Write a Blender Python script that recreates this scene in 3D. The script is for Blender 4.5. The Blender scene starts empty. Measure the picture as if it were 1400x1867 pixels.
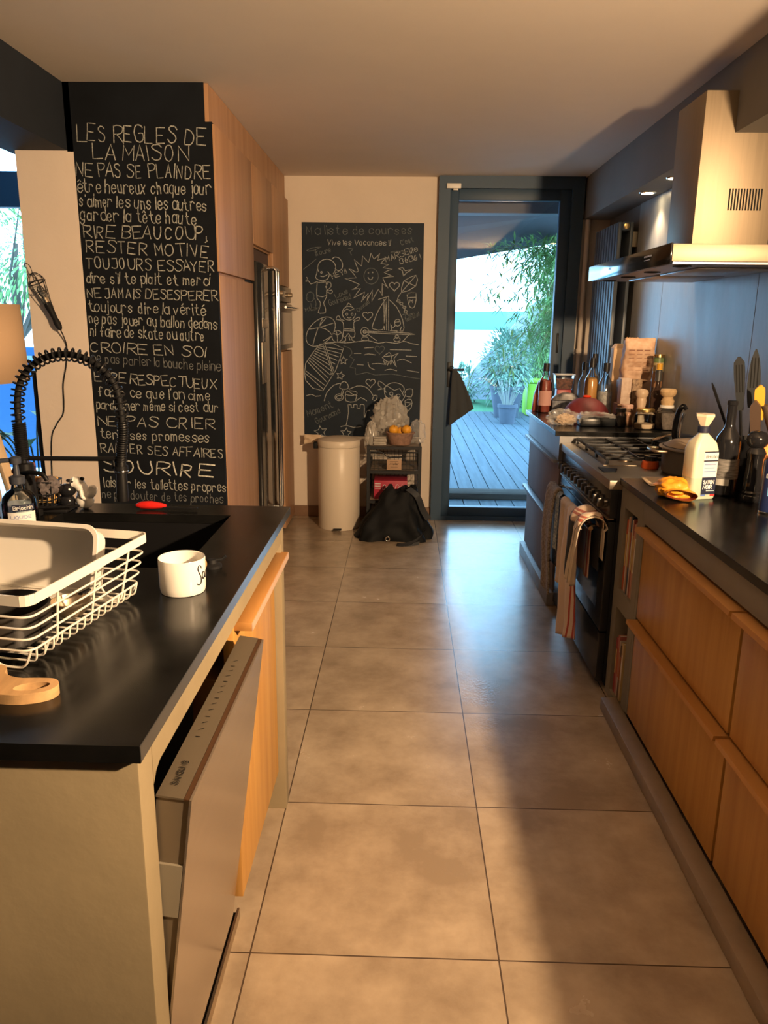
import bpy, bmesh, math, random
from mathutils import Vector, Matrix, noise
random.seed(7)
SC = bpy.context.scene
COL = SC.collection
PI = math.pi

# ------------------------------------------------------------------ camera
cam_data = bpy.data.cameras.new('camera')
cam = bpy.data.objects.new('camera', cam_data)
COL.objects.link(cam)
SC.camera = cam
cam_data.sensor_fit = 'HORIZONTAL'
cam_data.sensor_width = 36.0
cam_data.lens = 1397.6 * 36.0 / 1400.0
cam_data.clip_start = 0.05
cam_data.clip_end = 2000
_p, _y, _r = 0.243128, -0.024149, 0.012074
_F = Vector((math.sin(_y) * math.cos(_p), math.cos(_y) * math.cos(_p), -math.sin(_p)))
_R = Vector((math.cos(_y), -math.sin(_y), 0))
_U = _R.cross(_F)
_R2 = _R * math.cos(_r) + _U * math.sin(_r)
_U2 = _U * math.cos(_r) - _R * math.sin(_r)
cam.matrix_world = Matrix(((_R2.x, _U2.x, -_F.x, 0), (_R2.y, _U2.y, -_F.y, 0), (_R2.z, _U2.z, -_F.z, 1.48526), (0, 0, 0, 1)))

# ------------------------------------------------------------------ sky, exposure, window light guides
WARM = (1.0, 0.68, 0.385)
LAMP_POWER = 340.0
SPOT_POWER = 8.0
SKY_COLOR = (0.33, 0.66, 1.0)
SKY_STRENGTH = 4.5
vs = SC.view_settings
vs.view_transform = 'Standard'
vs.look = 'None'
vs.gamma = 1.0
vs.exposure = 1.12
vs.use_curve_mapping = False
world = bpy.data.worlds.new('sky')
SC.world = world
world.use_nodes = True
_n = world.node_tree.nodes
_l = world.node_tree.links
_n.clear()
_wo = _n.new('ShaderNodeOutputWorld')
_bg = _n.new('ShaderNodeBackground')
_bg.inputs['Color'].default_value = (*SKY_COLOR, 1)
_bg.inputs['Strength'].default_value = SKY_STRENGTH
_l.new(_bg.outputs[0], _wo.inputs['Surface'])

def portal(name, loc, rot, sx, sy):
    d = bpy.data.lights.new(name, 'AREA')
    d.shape = 'RECTANGLE'
    d.size, d.size_y = sx, sy
    d.cycles.is_portal = True
    o = bpy.data.objects.new(name, d)
    COL.objects.link(o)
    o.location = loc
    o.rotation_euler = rot
portal('door_daylight', (0.72, 5.84, 1.2), (-PI / 2, 0, 0), 0.72, 2.24)
portal('window_daylight', (-3.6, 5.84, 1.35), (-PI / 2, 0, 0), 3.4, 2.2)

# ------------------------------------------------------------------ materials
MATS = {}
def mat(name, col, rough=0.5, metal=0.0, var=0.0, scale=8.0, stretch=(1, 1, 1), bump=0.0, bscale=None, spec=0.5,
        trans=0.0, alpha=1.0, emit=0.0, coat=0.0, col2=None, detail=4.0, ior=1.45, rvar=0.0, sheen=0.0):
    if name in MATS:
        return MATS[name]
    m = bpy.data.materials.new(name)
    m.use_nodes = True
    nt = m.node_tree
    b = nt.nodes['Principled BSDF']
    b.inputs['Base Color'].default_value = (*col, 1)
    b.inputs['Roughness'].default_value = rough
    b.inputs['Metallic'].default_value = metal
    b.inputs['Specular IOR Level'].default_value = spec
    b.inputs['IOR'].default_value = ior
    b.inputs['Transmission Weight'].default_value = trans
    b.inputs['Alpha'].default_value = alpha
    b.inputs['Coat Weight'].default_value = coat
    b.inputs['Sheen Weight'].default_value = sheen
    if emit:
        b.inputs['Emission Color'].default_value = (*col, 1)
        b.inputs['Emission Strength'].default_value = emit
    if var or bump or col2 or rvar:
        tc = nt.nodes.new('ShaderNodeTexCoord')
        mp = nt.nodes.new('ShaderNodeMapping')
        mp.inputs['Scale'].default_value = stretch
        nz = nt.nodes.new('ShaderNodeTexNoise')
        nz.inputs['Scale'].default_value = scale
        nz.inputs['Detail'].default_value = detail
        nz.inputs['Roughness'].default_value = 0.6
        nt.links.new(tc.outputs['Object'], mp.inputs[0])
        nt.links.new(mp.outputs[0], nz.inputs['Vector'])
        if var or col2:
            rp = nt.nodes.new('ShaderNodeValToRGB')
            if col2 is None:
                c1 = tuple(max(0, c * (1 - var)) for c in col)
                c2 = tuple(min(1, c * (1 + var)) for c in col)
            else:
                c1, c2 = col, col2
            rp.color_ramp.elements[0].position = 0.32
            rp.color_ramp.elements[0].color = (*c1, 1)
            rp.color_ramp.elements[1].position = 0.68
            rp.color_ramp.elements[1].color = (*c2, 1)
            nt.links.new(nz.outputs['Fac'], rp.inputs[0])
            nt.links.new(rp.outputs[0], b.inputs['Base Color'])
        if rvar:
            mr = nt.nodes.new('ShaderNodeMapRange')
            mr.inputs['To Min'].default_value = max(0, rough - rvar)
            mr.inputs['To Max'].default_value = rough + rvar
            nt.links.new(nz.outputs['Fac'], mr.inputs['Value'])
            nt.links.new(mr.outputs[0], b.inputs['Roughness'])
        if bump:
            bp = nt.nodes.new('ShaderNodeBump')
            bp.inputs['Strength'].default_value = bump
            bp.inputs['Distance'].default_value = 0.01
            if bscale:
                n2 = nt.nodes.new('ShaderNodeTexNoise')
                n2.inputs['Scale'].default_value = bscale
                n2.inputs['Detail'].default_value = 3
                nt.links.new(mp.outputs[0], n2.inputs['Vector'])
                nt.links.new(n2.outputs['Fac'], bp.inputs['Height'])
            else:
                nt.links.new(nz.outputs['Fac'], bp.inputs['Height'])
            nt.links.new(bp.outputs[0], b.inputs['Normal'])
    MATS[name] = m
    return m

def pane_mat(name, tint=(1, 1, 1), ior=1.45, gloss=1.0):
    """thin clear pane: transparent, with a fresnel mirror on it"""
    if name in MATS:
        return MATS[name]
    m = bpy.data.materials.new(name)
    m.use_nodes = True
    nt = m.node_tree
    nt.nodes.clear()
    out = nt.nodes.new('ShaderNodeOutputMaterial')
    mx = nt.nodes.new('ShaderNodeMixShader')
    tr = nt.nodes.new('ShaderNodeBsdfTransparent')
    tr.inputs[0].default_value = (*tint, 1)
    gl = nt.nodes.new('ShaderNodeBsdfGlossy')
    gl.inputs['Roughness'].default_value = 0.02
    gl.inputs['Color'].default_value = (gloss, gloss, gloss, 1)
    fr = nt.nodes.new('ShaderNodeFresnel')
    fr.inputs[0].default_value = ior
    nt.links.new(fr.outputs[0], mx.inputs[0])
    nt.links.new(tr.outputs[0], mx.inputs[1])
    nt.links.new(gl.outputs[0], mx.inputs[2])
    nt.links.new(mx.outputs[0], out.inputs[0])
    MATS[name] = m
    return m

def film_mat(name, col, alpha, rough=0.25):
    """crumpled film or tinted thin plastic: part see-through, part lit plastic"""
    if name in MATS:
        return MATS[name]
    m = bpy.data.materials.new(name)
    m.use_nodes = True
    nt = m.node_tree
    b = nt.nodes['Principled BSDF']
    b.inputs['Base Color'].default_value = (*col, 1)
    b.inputs['Roughness'].default_value = rough
    b.inputs['Alpha'].default_value = alpha
    b.inputs['Specular IOR Level'].default_value = 0.8
    MATS[name] = m
    return m

def tile_mat():
    m = bpy.data.materials.new('floor_tiles')
    m.use_nodes = True
    nt = m.node_tree
    N, L = nt.nodes, nt.links
    b = N['Principled BSDF']
    tc = N.new('ShaderNodeTexCoord')
    sep = N.new('ShaderNodeSeparateXYZ')
    L.new(tc.outputs['Object'], sep.inputs[0])
    def axis(sock, off):
        a = N.new('ShaderNodeMath'); a.operation = 'SUBTRACT'; a.inputs[1].default_value = off
        L.new(sock, a.inputs[0])
        d = N.new('ShaderNodeMath'); d.operation = 'DIVIDE'; d.inputs[1].default_value = 0.6
        L.new(a.outputs[0], d.inputs[0])
        r = N.new('ShaderNodeMath'); r.operation = 'ROUND'
        L.new(d.outputs[0], r.inputs[0])
        s = N.new('ShaderNodeMath'); s.operation = 'SUBTRACT'
        L.new(d.outputs[0], s.inputs[0]); L.new(r.outputs[0], s.inputs[1])
        ab = N.new('ShaderNodeMath'); ab.operation = 'ABSOLUTE'
        L.new(s.outputs[0], ab.inputs[0])
        fl = N.new('ShaderNodeMath'); fl.operation = 'FLOOR'
        L.new(d.outputs[0], fl.inputs[0])
        return ab, fl
    ax, fx = axis(sep.outputs[0], -0.348)
    ay, fy = axis(sep.outputs[1], 1.5345)
    mn = N.new('ShaderNodeMath'); mn.operation = 'MINIMUM'
    L.new(ax.outputs[0], mn.inputs[0]); L.new(ay.outputs[0], mn.inputs[1])
    gr = N.new('ShaderNodeMath'); gr.operation = 'LESS_THAN'; gr.inputs[1].default_value = 0.0033
    L.new(mn.outputs[0], gr.inputs[0])
    cmb = N.new('ShaderNodeCombineXYZ')
    L.new(fx.outputs[0], cmb.inputs[0]); L.new(fy.outputs[0], cmb.inputs[1])
    wn = N.new('ShaderNodeTexWhiteNoise'); wn.noise_dimensions = '3D'
    L.new(cmb.outputs[0], wn.inputs['Vector'])
    add = N.new('ShaderNodeVectorMath'); add.operation = 'ADD'
    sc = N.new('ShaderNodeVectorMath'); sc.operation = 'SCALE'; sc.inputs['Scale'].default_value = 7
    L.new(wn.outputs['Color'], sc.inputs[0])
    L.new(tc.outputs['Object'], add.inputs[0]); L.new(sc.outputs[0], add.inputs[1])
    n1 = N.new('ShaderNodeTexNoise'); n1.inputs['Scale'].default_value = 4.5; n1.inputs['Detail'].default_value = 7; n1.inputs['Roughness'].default_value = 0.62
    L.new(add.outputs[0], n1.inputs['Vector'])
    rp = N.new('ShaderNodeValToRGB')
    rp.color_ramp.elements[0].position = 0.36; rp.color_ramp.elements[0].color = (0.285, 0.215, 0.150, 1)
    rp.color_ramp.elements[1].position = 0.64; rp.color_ramp.elements[1].color = (0.45, 0.355, 0.255, 1)
    L.new(n1.outputs['Fac'], rp.inputs[0])
    mix = N.new('ShaderNodeMix'); mix.data_type = 'RGBA'
    L.new(gr.outputs[0], mix.inputs['Factor'])
    L.new(rp.outputs[0], mix.inputs['A'])
    mix.inputs['B'].default_value = (0.075, 0.05, 0.035, 1)
    L.new(mix.outputs['Result'], b.inputs['Base Color'])
    # embossed woven patches
    vo = N.new('ShaderNodeTexVoronoi'); vo.inputs['Scale'].default_value = 115
    L.new(tc.outputs['Object'], vo.inputs['Vector'])
    n2 = N.new('ShaderNodeTexNoise'); n2.inputs['Scale'].default_value = 3.2; n2.inputs['Detail'].default_value = 4
    L.new(add.outputs[0], n2.inputs['Vector'])
    mr = N.new('ShaderNodeMapRange'); mr.inputs['From Min'].default_value = 0.5; mr.inputs['From Max'].default_value = 0.65
    L.new(n2.outputs['Fac'], mr.inputs['Value'])
    mu = N.new('ShaderNodeMath'); mu.operation = 'MULTIPLY'
    L.new(vo.outputs['Distance'], mu.inputs[0]); L.new(mr.outputs[0], mu.inputs[1])
    bp = N.new('ShaderNodeBump'); bp.inputs['Strength'].default_value = 0.07; bp.inputs['Distance'].default_value = 0.006
    L.new(mu.outputs[0], bp.inputs['Height'])
    L.new(bp.outputs[0], b.inputs['Normal'])
    rr = N.new('ShaderNodeMapRange'); rr.inputs['To Min'].default_value = 0.18; rr.inputs['To Max'].default_value = 0.32
    L.new(n1.outputs['Fac'], rr.inputs['Value'])
    L.new(rr.outputs[0], b.inputs['Roughness'])
    b.inputs['Specular IOR Level'].default_value = 0.85
    return m

M_TILE = tile_mat()
M_LOWBOUNCE = mat('low_bounce_dark', (0.10, 0.085, 0.07), 0.9)  # unseen walls and ceiling coloured dark to cut bounced light
M_CEIL = mat('ceiling_paint', (0.72, 0.63, 0.54), 0.9, var=0.02, scale=3)
M_WALL = mat('cream_paint', (0.70, 0.60, 0.50), 0.85, var=0.03, scale=4, bump=0.05, bscale=60)
M_PILLAR = mat('pillar_paint', (0.74, 0.62, 0.52), 0.85, var=0.03, scale=3, bump=0.05, bscale=60)
M_GREYWALL = mat('grey_paint', (0.20, 0.19, 0.18), 0.7, var=0.05, scale=3)
M_NAVY = mat('dark_blue_paint', (0.010, 0.014, 0.022), 0.8, var=0.1, scale=5)
M_CHALKBOARD = mat('blackboard_paint', (0.0045, 0.0062, 0.0095), 0.85, var=0.35, scale=3.5, detail=6, spec=0.25)
M_BOARD2 = mat('slate_board_paint', (0.007, 0.016, 0.030), 0.6, var=0.3, scale=4, detail=6, spec=0.35)
M_CHALK = mat('white_chalk', (0.34, 0.34, 0.31), 0.95, var=0.45, scale=120)
M_CHALK_BOLD = mat('bold_chalk', (0.55, 0.54, 0.48), 0.95, var=0.35, scale=120)
M_CHALK_FAINT = mat('faint_chalk', (0.15, 0.155, 0.155), 0.95, var=0.5, scale=100)
M_SKETCH = mat('sketch_chalk', (0.34, 0.36, 0.36), 0.95, var=0.4, scale=120)
M_SKETCH_FAINT = mat('rubbed_chalk', (0.12, 0.14, 0.15), 0.95, var=0.5, scale=100)
M_OAK = mat('oak_veneer', (0.42, 0.205, 0.05), 0.5, scale=3.0, stretch=(7, 7, 0.35), col2=(0.55, 0.30, 0.085), detail=6, bump=0.03)
M_OAK_TALL = mat('oak_boards', (0.36, 0.19, 0.095), 0.5, scale=2.2, stretch=(5, 5, 0.15), col2=(0.50, 0.285, 0.155), detail=5, bump=0.03)
M_OAK_EDGE = mat('oak_edge', (0.38, 0.17, 0.045), 0.5, scale=3.0, stretch=(3, 0.4, 7), col2=(0.50, 0.25, 0.075), detail=6)
M_PALE_EDGE = mat('pale_oak_edge', (0.52, 0.36, 0.27), 0.6, scale=3.0, stretch=(3, 0.4, 7), var=0.1)
M_CONC = mat('beige_concrete', (0.27, 0.213, 0.128), 0.8, scale=3.0, var=0.12, detail=8, bump=0.08, bscale=35)
M_CONC_GREY = mat('grey_concrete', (0.22, 0.20, 0.165), 0.75, scale=3.0, var=0.12, detail=8, bump=0.06, bscale=35)
M_BACKSPLASH = mat('backsplash_panel', (0.36, 0.375, 0.385), 0.42, scale=2.4, stretch=(1, 2.2, 0.8), var=0.22, detail=7, rvar=0.1)
M_STONE = mat('black_stone', (0.006, 0.006, 0.006), 0.22, scale=7, var=0.5, detail=7, rvar=0.08, spec=0.38)
M_STEEL = mat('brushed_steel', (0.52, 0.43, 0.32), 0.42, 1.0, scale=3, stretch=(40, 40, 1), var=0.06, rvar=0.06)
M_STEEL_H = mat('brushed_steel_flat', (0.36, 0.315, 0.26), 0.42, 1.0, scale=3, stretch=(1, 40, 40), var=0.06, rvar=0.06)
M_HOOD = mat('hood_steel', (0.34, 0.27, 0.19), 0.55, 1.0, scale=3, stretch=(40, 40, 1), var=0.06, rvar=0.05)
M_CHROME = mat('chrome', (0.8, 0.78, 0.75), 0.12, 1.0)
M_BLACKGLOSS = mat('black_gloss', (0.012, 0.012, 0.014), 0.12)
M_BLACKENAMEL = mat('black_enamel', (0.016, 0.019, 0.023), 0.25)
M_BLACKSATIN = mat('black_satin', (0.007, 0.007, 0.008), 0.42, spec=0.35)
M_BLACKRUBBER = mat('black_rubber', (0.007, 0.007, 0.008), 0.65, spec=0.3)
M_BLACKMETAL = mat('black_metal', (0.02, 0.021, 0.024), 0.45, 0.3)
M_DARK = mat('dark_void', (0.006, 0.006, 0.006), 0.9)
M_WHITEWIRE = mat('white_coated_wire', (0.80, 0.76, 0.68), 0.38)
M_WHITEPLASTIC = mat('white_plastic', (0.80, 0.76, 0.70), 0.4)
M_CERAMIC = mat('white_ceramic', (0.82, 0.79, 0.74), 0.1, coat=0.3)
M_FRAME = mat('slate_frame', (0.035, 0.07, 0.12), 0.5)
M_GLASS = pane_mat('window_glass')
M_BOTTLEGLASS = pane_mat('clear_glass', (0.93, 0.96, 0.97), 1.5)
M_BAMBOOWOOD = mat('light_wood', (0.56, 0.34, 0.16), 0.5, scale=5, stretch=(8, 1, 8), var=0.2, detail=5)
M_PALEWOOD = mat('pale_wood', (0.60, 0.44, 0.28), 0.55, scale=4, stretch=(6, 6, 0.6), var=0.12)

# ------------------------------------------------------------------ mesh builder
class MB:
    def __init__(s):
        s.bm = bmesh.new()
    def _face(s, vs):
        try:
            return s.bm.faces.new(vs)
        except ValueError:
            return None
    def box(s, x0, x1, y0, y1, z0, z1, bev=0.0, seg=2):
        v = [s.bm.verts.new(p) for p in ((x0, y0, z0), (x1, y0, z0), (x1, y1, z0), (x0, y1, z0), (x0, y0, z1), (x1, y0, z1), (x1, y1, z1), (x0, y1, z1))]
        fs = [s._face([v[i] for i in q]) for q in ((0, 3, 2, 1), (4, 5, 6, 7), (0, 1, 5, 4), (1, 2, 6, 5), (2, 3, 7, 6), (3, 0, 4, 7))]
        if bev:
            es = list({e for f in fs for e in f.edges})
            bmesh.ops.bevel(s.bm, geom=es, offset=bev, segments=seg, profile=0.5, affect='EDGES', clamp_overlap=True)
        return s
    def obox(s, c, ax, ay, az, bev=0.0):
        """oriented box: centre, three half-axis vectors"""
        c, ax, ay, az = Vector(c), Vector(ax), Vector(ay), Vector(az)
        v = [s.bm.verts.new(c + ax * i + ay * j + az * k) for i, j, k in ((-1, -1, -1), (1, -1, -1), (1, 1, -1), (-1, 1, -1), (-1, -1, 1), (1, -1, 1), (1, 1, 1), (-1, 1, 1))]
        fs = [s._face([v[i] for i in q]) for q in ((0, 3, 2, 1), (4, 5, 6, 7), (0, 1, 5, 4), (1, 2, 6, 5), (2, 3, 7, 6), (3, 0, 4, 7))]
        if bev:
            bmesh.ops.bevel(s.bm, geom=list({e for f in fs for e in f.edges}), offset=bev, segments=2, profile=0.5, affect='EDGES', clamp_overlap=True)
        return s
    def prism(s, pts, ax, a0, a1, bev=0.0):
        """2D outline extruded along axis ax ('x','y','z') from a0 to a1"""
        def P(u, v, a):
            return {'x': (a, u, v), 'y': (u, a, v), 'z': (u, v, a)}[ax]
        lo = [s.bm.verts.new(P(u, v, a0)) for u, v in pts]
        hi = [s.bm.verts.new(P(u, v, a1)) for u, v in pts]
        n = len(pts)
        fs = [s._face(lo[::-1]), s._face(hi)]
        for i in range(n):
            fs.append(s._face([lo[i], lo[(i + 1) % n], hi[(i + 1) % n], hi[i]]))
        if bev:
            bmesh.ops.bevel(s.bm, geom=list({e for f in fs if f for e in f.edges}), offset=bev, segments=2, profile=0.5, affect='EDGES', clamp_overlap=True)
        return s
    def cyl(s, p0, p1, r0, r1=None, n=16, cap=True):
        return s.tube([p0, p1], [r0, r0 if r1 is None else r1], n, cap=cap)
    def tube(s, pts, r, n=8, closed=False, cap=True, flat=1.0):
        pts = [Vector(p) for p in pts]
        m = len(pts)
        rs = r if isinstance(r, (list, tuple)) else [r] * m
        up = None
        rings = []
        for i, p in enumerate(pts):
            if closed:
                d = pts[(i + 1) % m] - pts[i - 1]
            else:
                d = pts[min(i + 1, m - 1)] - pts[max(i - 1, 0)]
            if d.length < 1e-9:
                d = Vector((0, 0, 1))
            d.normalize()
            if up is None:
                up = Vector((0, 0, 1)) if abs(d.z) < 0.9 else Vector((1, 0, 0))
            a = d.cross(up)
            if a.length < 1e-6:
                a = d.orthogonal()
            a.normalize()
            b = a.cross(d).normalized()
            up = b
            rings.append([s.bm.verts.new(p + (a * math.cos(2 * PI * k / n) + b * math.sin(2 * PI * k / n) * flat) * rs[i]) for k in range(n)])
        rng = range(m) if closed else range(m - 1)
        for i in rng:
            A, B = rings[i], rings[(i + 1) % m]
            for k in range(n):
                s._face([A[k], A[(k + 1) % n], B[(k + 1) % n], B[k]])
        if cap and not closed:
            s._face(rings[0][::-1])
            s._face(rings[-1])
        return s
    def lathe(s, prof, c=(0, 0, 0), n=32, sx=1.0, sy=1.0):
        c = Vector(c)
        rings = []
        for r, z in prof:
            if r <= 1e-6:
                rings.append([s.bm.verts.new(c + Vector((0, 0, z)))])
            else:
                rings.append([s.bm.verts.new(c + Vector((r * sx * math.cos(2 * PI * k / n), r * sy * math.sin(2 * PI * k / n), z))) for k in range(n)])
        for A, B in zip(rings, rings[1:]):
            for k in range(n):
                k2 = (k + 1) % n
                if len(A) == 1 and len(B) == 1:
                    continue
                if len(A) == 1:
                    s._face([A[0], B[k2], B[k]][::-1])
                elif len(B) == 1:
                    s._face([A[k], A[k2], B[0]])
                else:
                    s._face([A[k], A[k2], B[k2], B[k]])
        return s
    def sph(s, c, r, n=16, sx=1, sy=1, sz=1):
        m = n // 2
        return s.lathe([(r * math.sin(PI * i / m) * 1.0, -r * sz * math.cos(PI * i / m)) for i in range(m + 1)], c, n, sx, sy)
    def grid(s, f, nu, nv, closed_u=False):
        g = [[s.bm.verts.new(f(i / nu, j / nv)) for j in range(nv + 1)] for i in range(nu + (0 if closed_u else 1))]
        k = len(g)
        for i in range(nu):
            for j in range(nv):
                s._face([g[i][j], g[(i + 1) % k][j], g[(i + 1) % k][j + 1], g[i][j + 1]])
        return s
    def ribbon(s, pts, w, nrm):
        pts = [Vector(p) for p in pts]
        nrm = Vector(nrm)
        L_, R_ = [], []
        for i, p in enumerate(pts):
            d = pts[min(i + 1, len(pts) - 1)] - pts[max(i - 1, 0)]
            if d.length < 1e-9:
                d = Vector((0, 0, 1))
            t = d.normalized().cross(nrm).normalized() * w * 0.5
            e = Vector((0, 0, 0))
            if i == 0:
                e = -d.normalized() * w * 0.4
            if i == len(pts) - 1:
                e = d.normalized() * w * 0.4
            L_.append(s.bm.verts.new(p - t + e))
            R_.append(s.bm.verts.new(p + t + e))
        for i in range(len(pts) - 1):
            s._face([L_[i], R_[i], R_[i + 1], L_[i + 1]])
        return s
    def build(s, name, m, parent=None, thick=0.0, smooth=38, flip=True, sub=0):
        off = OFF.get(parent, Vector((0, 0, 0))) if parent else Vector((0, 0, 0))
        if flip:
            bmesh.ops.recalc_face_normals(s.bm, faces=s.bm.faces)
        me = bpy.data.meshes.new(name)
        if off.length:
            bmesh.ops.translate(s.bm, verts=s.bm.verts, vec=-off)
        s.bm.to_mesh(me)
        s.bm.free()
        me.materials.append(m)
        if smooth:
            me.polygons.foreach_set('use_smooth', [True] * len(me.polygons))
            me.set_sharp_from_angle(angle=math.radians(smooth))
        o = bpy.data.objects.new(name, me)
        COL.objects.link(o)
        if thick:
            md = o.modifiers.new('thickness', 'SOLIDIFY')
            md.thickness = thick
            md.offset = 0
        if sub:
            md = o.modifiers.new('subdivision', 'SUBSURF')
            md.levels = md.render_levels = sub
        if parent:
            o.parent = parent
            OFF[o] = off
        else:
            OFF[o] = Vector((0, 0, 0))
        return o

OFF = {}
def tag(o, label, cat, group=None, kind=None):
    o['label'] = label
    o['category'] = cat
    if group:
        o['group'] = group
    if kind:
        o['kind'] = kind
    return o

def thing(name, label, cat, loc=(0, 0, 0), rotz=0.0, group=None, local=False):
    """empty at the base of a thing; parts are built in world coordinates unless local"""
    o = bpy.data.objects.new(name, None)
    o.empty_display_size = 0.05
    COL.objects.link(o)
    o.location = loc
    o.rotation_euler = (0, 0, rotz)
    OFF[o] = Vector((0, 0, 0)) if local else Vector(loc)
    return tag(o, label, cat, group)

def single(name, mb, m, label, cat, loc=None, rotz=0.0, group=None, kind=None, **kw):
    """thing that is one mesh; mesh given local to loc"""
    o = mb.build(name, m, None, **kw)
    if loc:
        o.location = loc
        o.rotation_euler = (0, 0, rotz)
    return tag(o, label, cat, group, kind)

def structure(name, mb, m, label, cat, **kw):
    o = mb.build(name, m, None, **kw)
    return tag(o, label, cat, None, 'structure')

def dup(root, loc, rotz=None, label=None, group=None):
    r = root.copy()
    COL.objects.link(r)
    r.location = loc
    if rotz is not None:
        r.rotation_euler = (0, 0, rotz)
    if label:
        r['label'] = label
    if group:
        r['group'] = group
    for ch in list(root.children):
        c = ch.copy(); COL.objects.link(c); c.parent = r
        for g in ch.children:
            d = g.copy(); COL.objects.link(d); d.parent = c
    return r

def rrect(x0, x1, y0, y1, r, n=5):
    p = []
    for cx, cy, a in ((x1 - r, y1 - r, 0), (x0 + r, y1 - r, 90), (x0 + r, y0 + r, 180), (x1 - r, y0 + r, 270)):
        for i in range(n + 1):
            t = math.radians(a + 90 * i / n)
            p.append((cx + r * math.cos(t), cy + r * math.sin(t)))
    return p

def fillet(pts, r, n=4, closed=False):
    """round the corners of a 3D polyline"""
    pts = [Vector(p) for p in pts]
    out = []
    m = len(pts)
    for i, p in enumerate(pts):
        if not closed and i in (0, m - 1):
            out.append(p)
            continue
        a = pts[i - 1] - p
        b = pts[(i + 1) % m] - p
        k = min(r, a.length * 0.49, b.length * 0.49)
        A, B = p + a.normalized() * k, p + b.normalized() * k
        for j in range(n + 1):
            t = j / n
            out.append(A * (1 - t) ** 2 + p * 2 * t * (1 - t) + B * t * t)
    return out

def spline(pts, n=6):
    """Catmull-Rom through points"""
    pts = [Vector(p) for p in pts]
    out = []
    for i in range(len(pts) - 1):
        p0, p1, p2, p3 = pts[max(i - 1, 0)], pts[i], pts[i + 1], pts[min(i + 2, len(pts) - 1)]
        for j in range(n):
            t = j / n
            out.append(0.5 * ((2 * p1) + (p2 - p0) * t + (2 * p0 - 5 * p1 + 4 * p2 - p3) * t * t + (3 * p1 - p0 - 3 * p2 + p3) * t ** 3))
    out.append(pts[-1])
    return out

def nz(x, y=0.0, z=0.0):
    return noise.noise(Vector((x, y, z)))

# ------------------------------------------------------------------ handwriting
GLYPH = {
 'A': "022842 1434", 'B': "0208 *0838473505 *053544433202", 'C': "*4738180604123243", 'D': "0208 *082846443202", 'E': "48080242 0535",
 'F': "480802 0535", 'G': "*4738180604123243 434525", 'H': "0208 4248 0545", 'I': "0208", 'J': "*4843321203 1848", 'K': "0208 480542",
 'L': "080242", 'M': "0208244842", 'N': "02084248", 'O': "*28180604123244463828", 'P': "0208 *0838473505", 'Q': "*28180604123244463828 3341",
 'R': "0208 *0838473505 1542", 'S': "*47381807163544321203", 'T': "0848 2822", 'U': "*080412324448", 'V': "082248", 'W': "0812253248",
 'X': "0248 0842", 'Y': "082548 2522", 'Z': "08480242",
 'a': "*3526160503122233 3632", 'b': "0802 *0416263533221203", 'c': "*3526160503122233", 'd': "*3526160503122233 3832",
 'e': "*04343526160503122233", 'f': "*37281712 0525", 'g': "*3526160503122233 *3631201001", 'h': "0802 *0416263532", 'i': "0206 0708",
 'j': "*16111000 1718", 'k': "0802 260432", 'l': "0802", 'm': "0602 *0516252 2", 'n': "0602 *0516263532", 'o': "*160503122233352616",
 'p': "0600 *0516263533221203", 'q': "*3526160503122233 3630", 'r': "0602 *05162635", 's': "*35261605142433221203", 't': "*18132232 0626",
 'u': "*0603122233 3632", 'v': "061236", 'w': "0612253246", 'x': "0236 0632", 'y': "0613 3600", 'z': "06360232",
 "'": "0807", '!': "0804 0302", ',': "0301", '.': "0202", '-': "0535", '0': "*28180604123244463828", '1': "162822", '2': "*07182836024 2", '5': "380805354422 02",
}
GLYPH['m'] = "0602 *05162522 *25364542"
GLYPH['2'] = "*0718283702 0242"
GLYPH['5'] = "3808053544433202"
GLYPH['.'] = "0203"
ACC = {'é': ('e', "1728"), 'è': ('e', "0817"), 'ê': ('e', "071827"), 'à': ('a', "0817"), 'î': ('i', "07180 7"), 'É': ('E', "2A3B"), 'ç': ('c', "2120")}
ACC['î'] = ('ı', "0708")
GLYPH['ı'] = "0206"
def _strokes(ch):
    extra = ''
    if ch in ACC:
        ch, extra = ACC[ch]
    g = GLYPH.get(ch)
    if g is None:
        return []
    out = []
    for st in (g + (' ' + extra if extra else '')).split(' '):
        sm = st.startswith('*')
        st = st.lstrip('*')
        p = [(int(st[i]), int(st[i + 1], 16) - 2) for i in range(0, len(st) - 1, 2)]
        if sm:
            for _ in range(2):
                q = [p[0]]
                for a, b in zip(p, p[1:]):
                    q += [(a[0] * .75 + b[0] * .25, a[1] * .75 + b[1] * .25), (a[0] * .25 + b[0] * .75, a[1] * .25 + b[1] * .75)]
                q.append(p[-1])
                p = q
        out.append(p)
    return out

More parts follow.
